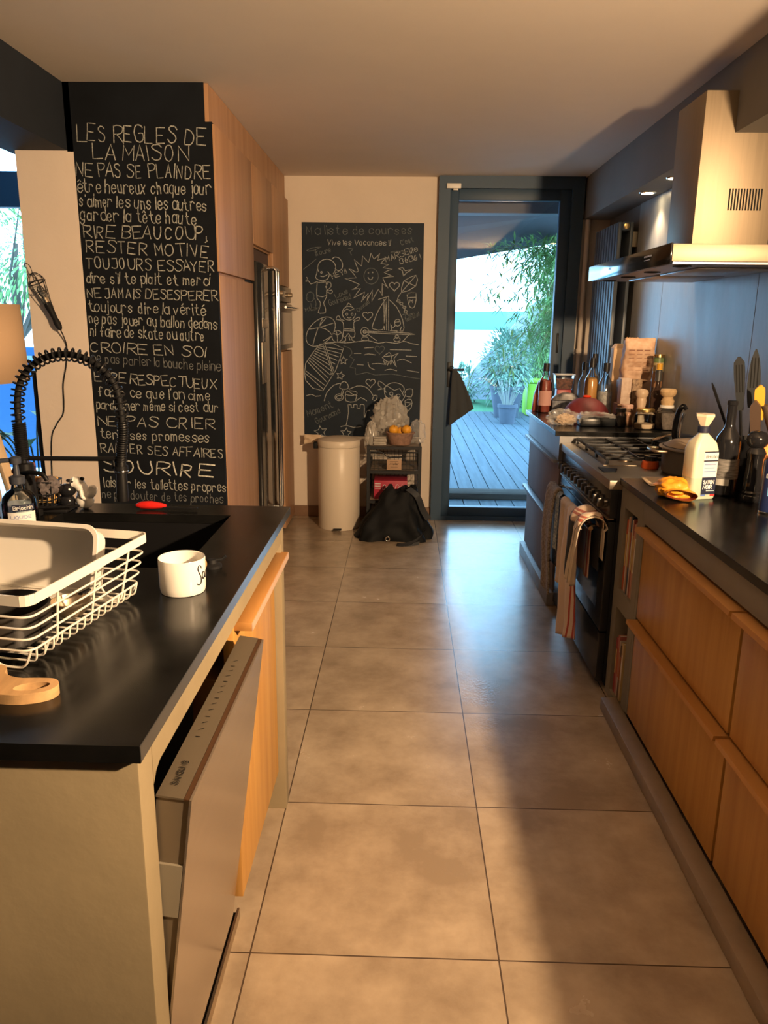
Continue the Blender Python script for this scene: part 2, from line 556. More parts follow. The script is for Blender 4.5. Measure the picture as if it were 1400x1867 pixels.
def lettering(mb, text, o, u, v, length, height, w, nrm, jitter=0.0, slant=0.0, rnd=None):
    """single-line lettering: origin o, direction u, up v (unit), cap height, fitted to length"""
    o, u, v = Vector(o), Vector(u).normalized(), Vector(v).normalized()
    rnd = rnd or random.Random(sum(map(ord, text)))
    x = 0.0
    items = []
    for ch in text:
        if ch == ' ':
            x += 2.6
            continue
        st = _strokes(ch)
        if not st:
            continue
        wd = max(p[0] for s_ in st for p in s_)
        gap = 1.5 + (rnd.uniform(-0.5, 0.5) if jitter else 0)
        items.append((x, st))
        x += wd + gap
    tot = max(x - 1.5, 1)
    k = length / tot
    h = height / 6.0
    for x0, st in items:
        dy = rnd.uniform(-jitter, jitter)
        sc = 1 + rnd.uniform(-jitter, jitter) * 0.25
        rot = rnd.uniform(-0.14, 0.14) * (1 if jitter else 0)
        sx = 1 + rnd.uniform(-0.18, 0.18) * (1 if jitter else 0)
        for p in st:
            if jitter:
                p = [(a * sx + rot * (b - 3) + rnd.uniform(-0.10, 0.10), b - rot * 0.6 * (a - 2) + rnd.uniform(-0.13, 0.13)) for a, b in p]
                if len(p) == 2 or max(abs(p[0][0] - q[0]) + abs(p[0][1] - q[1]) for q in p) > 3 and len(p) < 7:
                    p2 = [p[0]]
                    for A_, B_ in zip(p, p[1:]):
                        p2 += [((A_[0] + B_[0]) / 2 + rnd.uniform(-0.12, 0.12), (A_[1] + B_[1]) / 2 + rnd.uniform(-0.10, 0.10)), B_]
                    p = p2
            pts = [o + u * ((x0 + a * sc + slant * b) * k) + v * ((b * sc + dy) * h) for a, b in p]
            mb.ribbon(pts, w * rnd.uniform(0.85, 1.15), nrm)
    return mb


# ================================================================== THE SETTING
structure('floor', MB().box(-6.2, 1.6, -3.4, 5.9, -0.12, 0.0), M_TILE, 'taupe stone-look tile floor with thin dark grout lines', 'floor', smooth=0)
structure('ceiling', MB().box(-1.78, 1.6, -3.4, 5.95, 2.481, 2.62), M_CEIL, 'plain matt kitchen ceiling', 'ceiling', smooth=0)
structure('ceiling_left', MB().box(-6.2, -1.78, -3.4, 5.95, 3.0, 3.12), M_LOWBOUNCE, 'higher ceiling of the room on the left', 'ceiling', smooth=0)
w = MB()
w.box(-1.785, 0.22, 5.82, 5.95, 0, 2.62)
w.box(1.225, 1.6, 5.82, 5.95, 0, 2.62)
structure('wall_end', w, M_WALL, 'cream end wall with the slate drawing board and the garden door', 'wall', smooth=0)
structure('wall_right', MB().box(1.44, 1.6, -3.4, 5.82, 0, 2.481), M_GREYWALL, 'dark grey right wall behind cooker and worktops', 'wall', smooth=0)
structure('wall_back', MB().box(-6.2, 1.44, -3.4, -3.25, 0, 3.0), M_LOWBOUNCE, 'wall behind the viewer', 'wall', smooth=0)
structure('wall_left', MB().box(-6.2, -6.05, -3.25, 5.95, 0, 3.0), M_LOWBOUNCE, 'far left wall of the adjoining room', 'wall', smooth=0)
w = MB()
w.box(-6.05, -5.3, 5.82, 5.95, 0, 3.0)
w.box(-5.3, -1.785, 5.82, 5.95, 2.82, 3.0)
structure('wall_window', w, M_WALL, 'wall around the tall left window', 'wall', smooth=0)
structure('trim_1', MB().box(-1.79, -1.51, -3.25, 3.64, 2.205, 2.62), M_NAVY, 'dark blue ceiling beam at upper left above the island', 'beam', smooth=0)
structure('trim_2', MB().box(1.25, 1.44, -3.25, 5.82, 2.205, 2.481), M_GREYWALL, 'grey bulkhead with spotlights along the right ceiling edge', 'bulkhead', smooth=0)
structure('wall_pillar', MB().box(-1.745, -1.482, 3.64, 4.25, 0, 2.205), M_PILLAR, 'cream plastered pillar left of the blackboard', 'pillar', smooth=0)
structure('wall_pillar_head', MB().box(-1.79, -1.482, 3.64, 5.82, 2.205, 2.62), M_NAVY, 'dark lintel behind the ceiling beam', 'lintel', smooth=0)
structure('trim_3', MB().box(-1.775, -1.747, 3.66, 3.70, 0, 1.24), M_BLACKSATIN, 'black edge strip on the left side of the pillar', 'trim', smooth=0)
structure('baseboard_end', MB().box(-0.845, 0.22, 5.803, 5.82, 0, 0.085, 0.003), mat('brown_skirting', (0.20, 0.115, 0.07), 0.6, var=0.1), 'brown skirting board under the slate board', 'skirting board')

# ---- garden door
d = structure('door_1', MB().box(0.22, 0.30, 5.76, 5.88, 0, 2.481).box(1.15, 1.235, 5.76, 5.88, 0, 2.481).box(0.30, 1.15, 5.76, 5.88, 2.40, 2.481).box(0.30, 1.15, 5.76, 5.88, 0, 0.03),
              M_FRAME, 'tall dark framed glass door to the garden deck', 'door', smooth=0)
OFF[d] = Vector((0, 0, 0))
lf = MB()
lf.box(0.30, 0.362, 5.785, 5.85, 0.03, 2.40, 0.003).box(1.075, 1.15, 5.785, 5.85, 0.03, 2.40, 0.003)
lf.box(0.362, 1.075, 5.785, 5.85, 2.325, 2.40, 0.003).box(0.362, 1.075, 5.785, 5.85, 0.03, 0.10, 0.003)
lf.build('leaf_frame', M_FRAME, d)
MB().box(0.355, 1.08, 5.815, 5.823, 0.095, 2.33).build('glass_pane', M_GLASS, d, smooth=0)
MB().box(1.108, 1.122, 5.772, 5.786, 1.28, 1.42, 0.003).build('pull_slot', M_BLACKSATIN, d)
h = MB()
h.box(0.318, 0.342, 5.772, 5.785, 1.02, 1.20, 0.002)
h.tube(fillet([(0.33, 5.775, 1.15), (0.33, 5.735, 1.15), (0.44, 5.735, 1.15)], 0.012), 0.009, 10)
h.build('handle', M_BLACKMETAL, d)
s = thing('door_sensor', 'small white contact sensor at the top of the garden door frame', 'sensor', (0.30, 5.76, 2.40))
MB().box(0.272, 0.372, 5.738, 5.76, 2.395, 2.428, 0.003).build('housing', M_WHITEPLASTIC, s)
MB().box(0.318, 0.352, 5.742, 5.76, 2.383, 2.394, 0.002).build('magnet', M_WHITEPLASTIC, s)

# ---- left window
wd = structure('window_1', MB().box(-5.3, -1.785, 5.83, 5.92, 2.26, 2.50).box(-5.3, -1.785, 5.83, 5.92, 0, 0.07).box(-5.3, -5.23, 5.83, 5.92, 0.07, 2.82).box(-1.86, -1.785, 5.83, 5.92, 0.07, 2.82).box(-3.62, -3.55, 5.83, 5.92, 0.07, 2.26).box(-5.3, -1.785, 5.83, 5.92, 2.78, 2.82),
               M_FRAME, 'tall window at left with a broad dark transom', 'window', smooth=0)
MB().box(-5.23, -3.62, 5.87, 5.876, 0.07, 2.26).box(-3.55, -1.86, 5.87, 5.876, 0.07, 2.26).box(-5.23, -1.86, 5.87, 5.876, 2.50, 2.78).build('glass_pane', M_GLASS, wd, smooth=0)

# ---- backsplash panels on the right wall
for i, (y0, y1, lab) in enumerate(((4.487, 5.05, 'grey wall panel behind the jars, beside the radiator'), (3.283, 4.483, 'grey wall panel behind the cooker and hood'),
                                   (2.083, 3.279, 'grey wall panel behind the utensils'), (0.4, 2.079, 'grey wall panel nearest the viewer'))):
    single('backsplash_panel', MB().box(0, 0.012, 0, y1 - y0, 0, 1.32, 0.0008), M_BACKSPLASH, lab, 'wall panel', (1.428, y0, 0.885), group='backsplash panels on the right wall', smooth=0)

# ================================================================== LAMPS
M_BULB = mat('lit_bulb', (1.0, 0.72, 0.36), emit=30.0)
M_BULB_SOFT = mat('lit_spot', (1.0, 0.74, 0.40), emit=22.0)
def downlight(loc, label, power):
    t = thing('downlight', label, 'spotlight', loc, group='spotlights under the bulkhead', local=True)
    MB().lathe([(0.036, 0.0), (0.036, -0.004), (0.046, -0.004), (0.048, 0.0), (0.046, 0.002)], n=32).build('ring', M_CHROME, t)
    MB().lathe([(0.0, -0.002), (0.034, -0.002)], n=32).build('lens', M_BULB_SOFT, t)
    ld = bpy.data.lights.new('spot_light', 'SPOT')
    ld.energy = power
    ld.color = WARM
    ld.spot_size = math.radians(100)
    ld.spot_blend = 0.7
    ld.shadow_soft_size = 0.03
    lo = bpy.data.objects.new('spot_light', ld)
    COL.objects.link(lo)
    lo.parent = t
    lo.location = (0, 0, -0.012)
    return t
downlight((1.345, 4.64, 2.205), 'lit spotlight under the bulkhead, farther from the hood', SPOT_POWER)
downlight((1.345, 4.18, 2.205), 'lit spotlight under the bulkhead, close beside the hood', SPOT_POWER)
t = thing('wall_lamp', 'warm wall spotlight on the right wall beside the viewer', 'lamp', (1.44, 0.26, 1.78))
MB().cyl((1.44, 0.26, 1.78), (1.424, 0.26, 1.78), 0.05, n=24).build('backplate', M_BLACKMETAL, t)
MB().tube(fillet([(1.425, 0.26, 1.76), (1.385, 0.26, 1.76), (1.385, 0.26, 1.80)], 0.02), 0.008, 8).build('arm', M_BLACKMETAL, t)
ld = bpy.data.lights.new('bulb_light', 'SPOT')
ld.energy = LAMP_POWER
ld.color = WARM
ld.spot_size = math.radians(142)
ld.spot_blend = 1.0
ld.shadow_soft_size = 0.045
lo = bpy.data.objects.new('bulb_light', ld)
COL.objects.link(lo)
lo.parent = t
lo.location = (-0.055, 0.012, 0.08)
aim = Vector((-0.8, 4.2, 1.65)) - Vector((1.385, 0.26, 1.86))
lo.rotation_euler = aim.to_track_quat('-Z', 'Y').to_euler()

# chalk lettering (board metres) and sketch strokes (board millimetres)
RULES=[
('LES REGLES DE', -1.461, 2.245, -0.892, 2.232, 0.065, 1),
('LA MAISON', -1.397, 2.172, -0.972, 2.165, 0.063, 1),
('NE PAS SE PLAINDRE', -1.477, 2.1, -0.881, 2.094, 0.055, 1),
('être heureux chaque jour', -1.476, 2.032, -0.884, 2.029, 0.052, 1),
("s'aimer les uns les autres", -1.473, 1.974, -0.904, 1.96, 0.05, 1),
('garder la tête haute', -1.474, 1.914, -0.949, 1.901, 0.052, 1),
('RIRE BEAUCOUP,', -1.466, 1.84, -0.909, 1.839, 0.052, 1),
('RESTER MOTIVÉ', -1.459, 1.777, -0.903, 1.761, 0.052, 1),
('TOUJOURS ESSAYER', -1.466, 1.708, -0.875, 1.697, 0.047, 1),
("dire s'il te plaît et merci", -1.467, 1.643, -0.903, 1.638, 0.047, 1),
('NE JAMAIS DESESPERER', -1.471, 1.579, -0.868, 1.571, 0.042, 1),
('toujours dire la vérité', -1.469, 1.516, -0.926, 1.505, 0.047, 1),
('ne pas jouer au ballon dedans', -1.471, 1.463, -0.876, 1.444, 0.047, 1),
('ni faire de skate ou autre', -1.469, 1.405, -0.937, 1.388, 0.05, 1),
('CROIRE EN SOI', -1.475, 1.335, -0.934, 1.314, 0.045, 1),
('ne pas parler la bouche pleine', -1.473, 1.285, -0.868, 1.25, 0.045, 0),
('ETRE RESPECTUEUX', -1.467, 1.196, -0.89, 1.166, 0.045, 1),
("faire ce que l'on aime", -1.454, 1.126, -0.921, 1.113, 0.047, 1),
("pardonner même si c'est dur", -1.468, 1.064, -0.885, 1.057, 0.045, 1),
('NE PAS CRIER', -1.467, 0.987, -0.904, 0.976, 0.047, 1),
('tenir ses promesses', -1.459, 0.925, -0.936, 0.911, 0.047, 1),
('RANGER SES AFFAIRES', -1.464, 0.857, -0.865, 0.837, 0.042, 1),
('SOURIRE', -1.459, 0.76, -0.923, 0.741, 0.06, 2),
('laisser les toilettes propres', -1.461, 0.683, -0.864, 0.669, 0.047, 1),
('ne pas douter de tes proches', -1.474, 0.628, -0.88, 0.613, 0.042, 0)]
SKETCH=[
(1,385,1200,339,1221,393,1159,308,1155,416,1112,359,1074,424,1086,370,1015,455,1060,428,989,482,1053,467,993,513,1076,506,994,555,1080,583,1032,582,1121,625,1088,585,1161,666,1169,593,1198,654,1221,585,1231,630,1253,569,1260,610,1300,546,1282,564,1329,519,1289,499,1332,481,1266,438,1310,431,1240,377,1287,408,1207,385,1200),
(0,553,1172,551,1155,543,1139,532,1127,517,1119,501,1116,485,1119,470,1126,459,1139,451,1154,448,1171,451,1188,458,1203,470,1216,484,1224,500,1226,516,1224,531,1216,543,1204,550,1189,553,1172),
(1,478,1164,489,1148,505,1149,512,1164),
(1,484,1193,483,1191,480,1191,478,1193,480,1196,483,1196,484,1193),
(1,515,1197,514,1195,510,1195,509,1197,510,1200,513,1200,515,1197),
(1,112,1226,104,1182,96,1160,115,1142,154,1138,185,1150,197,1183,185,1198),
(1,121,1197,114,1212,112,1228,115,1243,123,1258,134,1270,149,1279,166,1284,184,1285,201,1282,217,1274,229,1264,238,1250,243,1235,242,1219,237,1203,228,1190),
(1,216,1286,236,1301,262,1297,278,1283,293,1257,289,1221,262,1206,239,1220),
(1,131,1168,154,1164,181,1179),
(1,145,1194,143,1189,139,1188,135,1189,133,1193,135,1198,139,1199,143,1198,145,1194),
(1,108,1131,115,1123,177,1128,185,1117,169,1094,188,1065,212,1072,219,1058,204,1046,184,1057),
(1,108,1131,61,1112,38,1145,23,1130,42,1137,31,1159),
(1,107,1116,103,1064,106,1012,126,989,129,960,113,911,145,907,168,915,164,952,153,982,176,1027,173,1124),
(1,107,1030,145,1023,177,1035),
(1,173,1128,204,1124,208,1095,184,1072),
(0,33,1342,71,1361,140,1369,87,1346,41,1339),
(0,98,1346,102,1307),
(0,8,1214,55,1248,101,1285),
(0,32,1011,29,1023,31,1036,37,1047,47,1054,59,1056,70,1052,79,1043,83,1032,82,1019,77,1007),
(0,25,1011,40,989,67,989,87,1011,98,974,90,944,67,936,59,974),
(0,36,944,90,937,129,952),
(1,388,910,385,895,378,881,368,870,354,863,339,860,324,863,311,869,300,880,293,894,291,909,293,924,300,938,311,949,324,956,339,958,354,956,368,949,378,939,385,925,388,910),
(1,293,913,324,939,347,928,378,940,388,914),
(1,331,902,329,896,324,893,319,896,317,902,319,907,324,910,329,908,331,902),
(1,370,902,368,896,363,894,358,896,356,902,358,908,363,910,368,908,370,902),
(1,328,879,341,873,355,881),
(1,324,962,335,981,355,966),
(1,304,856,277,867,265,890,250,882,246,863,269,860,296,841,300,795),
(1,374,857,398,876,417,880,413,861,386,853,374,838,377,796),
(1,300,795,377,793,379,739,351,739,335,765,316,739,296,742,300,795),
(1,300,784,377,781),
(1,312,738,316,712,292,705),
(1,359,739,363,716,383,706),
(1,339,743,347,716),
(1,292,742,290,729,285,717,276,708,265,702,253,700,241,701,230,707,221,716,216,728,214,741,216,754,222,766,230,775,241,781,253,784,265,782,276,776,285,767,290,755,292,742),
(1,222,764,253,749,253,700),
(1,253,749,285,772),
(1,245,783,253,749),
(1,222,864,235,843,239,814,231,782,214,749,188,718,157,693,123,676,89,668,60,671,38,684,24,706,21,734,29,767,47,800,73,830,104,855,138,872,171,880,200,877,222,864),
(1,168,870,108,793,72,678),
(1,42,792,108,801,222,836),
(1,144,866,120,809,167,794,214,749,151,710),
(1,143,687,217,479),
(1,159,687,225,490),
(1,201,463,229,475,217,455,205,475),
(1,125,685,299,655,142,341,13,418),
(1,125,685,15,542,13,418),
(1,119,671,289,645),
(1,109,658,276,619),
(1,99,645,262,593),
(1,89,632,249,567),
(1,80,619,236,541),
(1,70,606,223,515),
(1,60,593,209,489),
(1,50,580,196,463),
(1,40,567,183,437),
(1,30,554,169,410),
(1,20,484,156,384),
(1,10,471,142,357),
(1,298,599,307,579,330,577,312,563,318,541,298,552,279,541,284,562,267,576,290,578,298,599),
(1,285,487,288,465,309,457,288,447,288,425,272,441,250,434,261,454,248,473,271,469,285,487),
(1,116,80,135,51,170,55,148,27,162,-6,129,7,102,-17,104,19,74,36,108,46,116,80),
(1,321,67,331,38,361,34,336,15,341,-15,316,3,288,-11,298,18,277,40,307,40,321,67),
(1,671,1114,672,1118,678,1126,689,1129,702,1124,707,1112,702,1099,690,1088,678,1077,672,1069,671,1066,670,1069,664,1077,652,1087,640,1099,634,1111,639,1123,651,1129,663,1126,669,1118,671,1114),
(1,478,903,479,907,485,915,497,919,509,913,514,901,509,888,497,876,486,866,479,858,478,854,477,858,471,866,459,876,446,888,441,901,446,913,458,918,470,915,477,907,478,903),
(1,502,416,503,420,509,428,520,431,532,426,537,415,532,402,521,391,509,380,504,372,503,369,501,372,495,380,484,390,472,401,467,414,472,425,484,431,495,428,501,420,502,416),
(1,739,1141,827,1182,825,1105,721,1059,739,1141),
(1,739,1141,825,1105),
(1,827,1182,721,1059),
(1,721,1059,695,1018,711,981,750,959,747,922,767,907),
(1,713,1000,713,997,711,994,709,992,705,991,702,991,698,991,695,992,692,994,691,997,690,999,691,1002,692,1005,695,1007,698,1008,701,1009,705,1008,708,1007,711,1005,713,1002,713,1000),
(1,734,981,734,979,732,976,730,974,727,973,723,972,719,973,716,974,714,976,712,978,711,981,712,984,713,986,716,988,719,990,723,990,726,990,729,988,732,987,734,984,734,981),
(1,758,955,758,953,756,950,753,948,750,947,747,946,743,947,740,948,737,950,735,952,735,955,735,958,737,960,740,962,743,964,746,964,750,964,753,963,756,961,757,958,758,955),
(1,766,926,766,923,764,920,762,918,759,917,755,916,751,917,748,918,745,920,744,922,743,925,744,928,745,931,748,933,751,934,755,934,758,934,761,933,764,931,766,928,766,926),
(1,764,1049,829,1057,820,960,785,959,769,1011,764,1049),
(1,768,1023,826,1027),
(1,764,1049,795,1060,829,1057),
(1,696,1225,730,1232,746,1211,799,1222,754,1196,735,1174,727,1210,696,1225),
(0,633,1337,682,1345,759,1342,698,1330,633,1337),
(0,335,1360,370,1356,347,1338,358,1316),
(1,614,1028,617,792),
(1,629,1029,632,788),
(1,595,1010,601,795),
(1,556,1009,629,1032),
(1,606,1010,557,934,526,859,511,813,523,798,589,795,604,875,614,1010),
(1,630,1010,688,958,724,891,741,839,738,786,644,788),
(1,449,782,793,771,785,760,457,773),
(1,484,756,543,715),
(1,793,771,739,713),
(1,720,846,719,838,716,832,711,826,705,823,698,821,692,823,685,826,680,831,677,838,676,845,677,853,680,860,685,865,691,869,698,870,704,869,710,865,715,860,718,853,720,846),
(1,678,849,717,853),
(1,679,823,660,807,647,838,656,792,691,789,714,785,726,816),
(1,719,724,718,720,715,715,710,712,703,710,696,709,689,709,682,712,677,715,674,719,672,724,674,729,677,733,682,736,688,739,696,739,703,739,710,737,715,733,718,729,719,724),
(1,707,746,706,742,704,738,702,736,698,734,694,733,690,734,687,735,684,738,682,742,682,745,682,749,684,752,687,755,690,757,694,758,698,757,701,755,704,753,706,749,707,746),
(1,486,779,485,770,481,762,474,755,466,751,457,749,448,751,439,755,433,761,429,769,427,778,428,787,433,795,439,802,447,806,457,807,466,806,474,802,481,796,485,788,486,779),
(1,469,779,469,775,467,771,464,769,461,767,457,766,453,767,449,768,447,771,445,774,444,778,445,782,447,785,449,788,453,790,457,791,461,790,464,788,467,786,469,782,469,779),
(1,441,740,473,740,485,718,434,717,441,740),
(1,151,691,245,699,316,696,394,704,481,714,559,696,614,706,692,697,747,713,794,699,857,688),
(0,300,673,347,655,363,620,343,597,379,574,347,519,387,512,391,465,474,482,538,463,656,473,760,455,867,441),
(1,454,660,520,665),
(1,646,651,803,649),
(1,379,620,430,621),
(1,454,610,485,618,536,611),
(1,765,606,843,603),
(1,702,571,741,583,805,556),
(1,513,545,561,549,616,542),
(1,399,539,446,536),
(1,609,499,648,508,696,497),
(1,774,502,862,487),
(1,482,556,494,521,530,502),
(1,588,592,638,631,655,601,647,562,616,569,588,592),
(1,600,569,608,538,620,566,628,535,639,566,652,539,655,570),
(1,655,601,709,625,675,586,695,524,663,570),
(1,600,600,647,605),
(0,567,661,568,665,575,672,586,676,598,670,603,659,598,646,587,634,575,624,569,616,568,613,567,616,561,624,549,634,537,645,532,658,537,670,549,675,560,672,566,665,567,661),
(1,154,266,171,324,225,383,274,398),
(1,342,355,400,380,459,376,498,348,527,300),
(1,269,364,279,398,308,413,332,389,332,360,293,355,269,364),
(1,291,355,279,306),
(1,303,355,288,306),
(1,297,295,296,287,291,280,284,274,276,271,266,269,256,270,247,274,241,279,236,286,235,294,236,302,241,309,248,315,256,318,266,320,276,318,284,315,291,310,296,303,297,295),
(1,285,295,284,290,282,287,277,284,272,282,266,281,260,281,254,283,250,286,247,290,246,294,247,298,250,302,254,305,260,307,266,308,272,307,277,306,282,303,284,299,285,295),
(1,401,327,398,322,392,317,382,313,370,310,357,309,343,310,331,312,321,316,315,321,313,326,315,331,321,336,331,340,343,343,357,344,370,343,382,341,392,337,398,333,401,327),
(1,315,321,318,268,386,264,396,318),
(1,327,346,371,317,401,308),
(1,396,269,430,294,474,270),
(1,332,239,357,239,357,220,376,220,376,240,401,240,401,216,425,216,425,240,455,239,455,173,460,143,474,192,499,198),
(1,332,239,337,181,318,82),
(1,278,72,323,82,372,68,431,74),
(1,20,303,59,313,88,299,127,304),
(1,605,369,610,321,635,273,684,259,742,274,766,323),
(1,620,335,612,347,610,360,612,373,621,385,633,395,650,403,668,407,688,408,707,405,725,399,739,391,749,379,755,367,754,354,749,341,739,330),
(1,624,388,682,351,721,366,751,313),
(1,614,388,565,421,561,387,585,368,556,354,605,364),
(1,761,332,770,357,818,362,810,304,761,313),
(1,672,326,672,323,670,319,667,317,663,315,659,315,654,315,651,317,648,319,646,322,645,326,646,330,647,333,650,335,654,337,658,338,663,337,666,336,669,333,671,330,672,326),
(1,726,313,725,309,723,306,720,303,717,301,712,301,708,301,704,303,701,305,699,309,699,312,699,316,701,319,704,322,708,323,712,324,716,323,720,322,723,319,725,316,726,313),
(1,659,287,679,278,698,293),
(1,660,254,684,225,763,197,762,274,810,285,811,227,763,172),
(1,518,281,527,310,552,310,547,281,528,271),
(1,762,265,811,256,767,226)]
NOTES=[
('Ma liste de courses', -0.721, 2.089, 0.039, 2.096, 0.058, 0),
('Vive les Vacances !!', -0.569, 2.018, -0.119, 2.019, 0.037, 1),
("C'est", -0.039, 2.02, 0.048, 2.049, 0.034, 0),
('MARSEille', -0.144, 1.906, 0.076, 1.981, 0.037, 1),
('BéBé !', -0.045, 1.893, 0.104, 1.927, 0.034, 1),
('HEY!!', -0.535, 1.785, -0.431, 1.827, 0.031, 1),
('Lous', -0.509, 1.648, -0.424, 1.686, 0.034, 0),
('Gourmand', -0.556, 1.595, -0.396, 1.649, 0.037, 0),
('Coucou', -0.346, 1.553, -0.265, 1.621, 0.027, 0),
('Tim', -0.015, 1.515, 0.062, 1.539, 0.024, 0),
('Gourmand', 0.009, 1.489, 0.105, 1.535, 0.031, 0),
('Tours', -0.653, 1.942, -0.546, 1.972, 0.031, 0),
('M', 0.03, 1.624, 0.057, 1.625, 0.024, 1),
('Miam', -0.735, 1.552, -0.649, 1.568, 0.027, 0),
('Moment', -0.723, 0.777, -0.535, 0.853, 0.05, 0),
('Gourmand', -0.659, 0.724, -0.477, 0.815, 0.041, 0)]

# ================================================================== CHALKBOARDS
t = thing('chalkboard', 'tall blackboard wall with house rules handwritten in French chalk', 'blackboard', (-1.17, 3.64, 0))
b = MB()
b.prism([(-1.482, 0), (-0.862, 0), (-0.862, 2.325), (-0.892, 2.325), (-0.892, 2.481), (-1.51, 2.481), (-1.51, 2.2), (-1.482, 2.2)], 'y', 3.64, 3.668)
b.build('board', M_CHALKBOARD, t, smooth=0)
for (txt, x0, z0, x1, z1, h, k) in RULES:
    mb = MB()
    u = Vector((x1 - x0, 0, z1 - z0))
    lettering(mb, txt, (x0, 3.6388, z0), u, (0.03, 0, 1), u.length, h, (0.0032, 0.0042, 0.0062)[k], (0, -1, 0), jitter=0.35)
    mb.build('chalk_writing', (M_CHALK_FAINT, M_CHALK, M_CHALK_BOLD)[k], t, smooth=0, flip=False)
t = thing('chalkboard', 'slate drawing board on the end wall with a chalk beach scene', 'blackboard', (-0.32, 5.82, 0.635))
MB().box(-0.755, 0.122, 5.811, 5.82, 0.635, 2.172, 0.001).build('board', M_BOARD2, t, smooth=0)
m0, m1 = MB(), MB()
for b_, pts in ((r[0], r[1:]) for r in SKETCH):
    P = [(-0.755 + x / 1000, 5.8098, 0.635 + z / 1000) for x, z in zip(pts[::2], pts[1::2])]
    if len(P) > 2:
        P = spline(P, 2)
    (m1 if b_ else m0).ribbon(P, 0.0052 if b_ else 0.0045, (0, -1, 0))
m1.build('chalk_drawing', M_SKETCH, t, smooth=0, flip=False)
m0.build('faded_drawing', M_SKETCH_FAINT, t, smooth=0, flip=False)
for (txt, x0, z0, x1, z1, h, k) in NOTES:
    mb = MB()
    u = Vector((x1 - x0, 0, z1 - z0))
    lettering(mb, txt, (x0, 5.8098, z0), u, Vector((-u.z, 0, u.x)), u.length, h, 0.0045, (0, -1, 0), jitter=0.3)
    mb.build('chalk_writing' if k else 'faded_writing', M_SKETCH if k else M_SKETCH_FAINT, t, smooth=0, flip=False)

# ================================================================== TALL OAK UNITS, FRIDGE, OVEN
FX = -0.852
t = thing('pantry_cabinet', 'tall oak cupboard beside the blackboard, nearest of the tall units', 'cupboard', (-1.1, 3.67, 0))
MB().box(-1.45, -0.875, 3.67, 4.48, 0, 2.325).build('carcass', M_OAK_TALL, t, smooth=0)
MB().box(-0.875, FX, 3.645, 4.475, 1.70, 2.318, 0.002).build('upper_door', M_OAK_TALL, t)
MB().box(-0.875, FX - 0.006, 3.672, 4.462, 0.08, 1.685, 0.002).build('lower_door', M_OAK_TALL, t)
MB().box(-0.872, -0.866, 4.30, 4.44, 1.686, 1.698).build('hinge', M_BLACKMETAL, t, smooth=0)
t = thing('wall_cabinet', 'oak cupboard above the fridge', 'cupboard', (-1.1, 4.80, 1.90))
MB().box(-1.45, -0.875, 4.482, 5.125, 1.89, 2.325).build('carcass', M_OAK_TALL, t, smooth=0)
MB().box(-0.875, FX, 4.482, 5.122, 1.90, 2.318, 0.002).build('door', M_OAK_TALL, t)
t = thing('oven_cabinet', 'tall oak housing around the built-in oven beside the end wall', 'cupboard', (-1.1, 5.47, 0))
c = MB()
c.box(-1.45, -0.875, 5.128, 5.81, 1.715, 2.325).box(-1.45, -1.40, 5.128, 5.81, 0, 1.715).box(-1.40, -0.875, 5.79, 5.81, 0, 1.715).box(-1.40, -0.875, 5.128, 5.148, 0, 1.715).box(-1.40, -0.875, 5.148, 5.79, 1.26, 1.285)
c.build('carcass', M_OAK_TALL, t, smooth=0)
MB().box(-0.875, FX, 5.128, 5.808, 1.72, 2.318, 0.002).build('upper_door', M_OAK_TALL, t)
MB().box(-0.875, FX + 0.012, 5.36, 5.808, 0.02, 1.275, 0.002).build('lower_door', M_OAK_TALL, t)
MB().box(-1.0, -0.88, 5.15, 5.355, 0.05, 1.255).build('shaded_gap_panel', M_BLACKGLOSS, t, smooth=0)  # black panel standing in for the shadowed gap beside the lower door
single('cornice_panel', MB().box(-0.56, 0, 0, 2.165, 0, 0.153), M_OAK_TALL, 'oak filler panel between the tall cupboards and the ceiling', 'panel', (-0.874, 3.645, 2.326), smooth=0)
# fridge
t = thing('fridge', 'dark glossy fridge with long chrome handles between the oak cupboards', 'fridge', (-1.1, 4.8, 0))
M_FRIDGE = mat('fridge_gloss', (0.035, 0.034, 0.033), 0.16, 0.5)
MB().box(-1.42, -0.88, 4.485, 5.12, 0.02, 1.815).build('cabinet', M_BLACKSATIN, t, smooth=0)
MB().box(-1.2, -0.885, 4.485, 5.122, 1.82, 1.888).build('top_recess_panel', mat('dark_brown_panel', (0.10, 0.06, 0.045), 0.6), t, smooth=0)  # dark brown panel in the recess above the fridge doors
MB().box(-0.88, -0.838, 4.487, 4.842, 0.06, 1.812, 0.012).build('freezer_door', M_FRIDGE, t)
fd = MB().box(-0.88, -0.838, 4.848, 5.118, 0.06, 1.812, 0.012).build('fridge_door', M_FRIDGE, t)
for y in (4.815, 4.885):
    h = MB()
    h.tube(fillet([(-0.84, y, 1.79), (-0.785, y, 1.79), (-0.785, y, 0.30), (-0.84, y, 0.30)], 0.02), 0.011, 10)
    h.build('handle', M_CHROME, t)
MB().box(-0.838, -0.834, 4.56, 4.70, 1.12, 1.36, 0.003).build('dispenser', M_STEEL, t)
MB().box(-0.838, -0.834, 4.60, 4.78, 1.44, 1.49, 0.002).build('display_strip', M_STEEL, t)
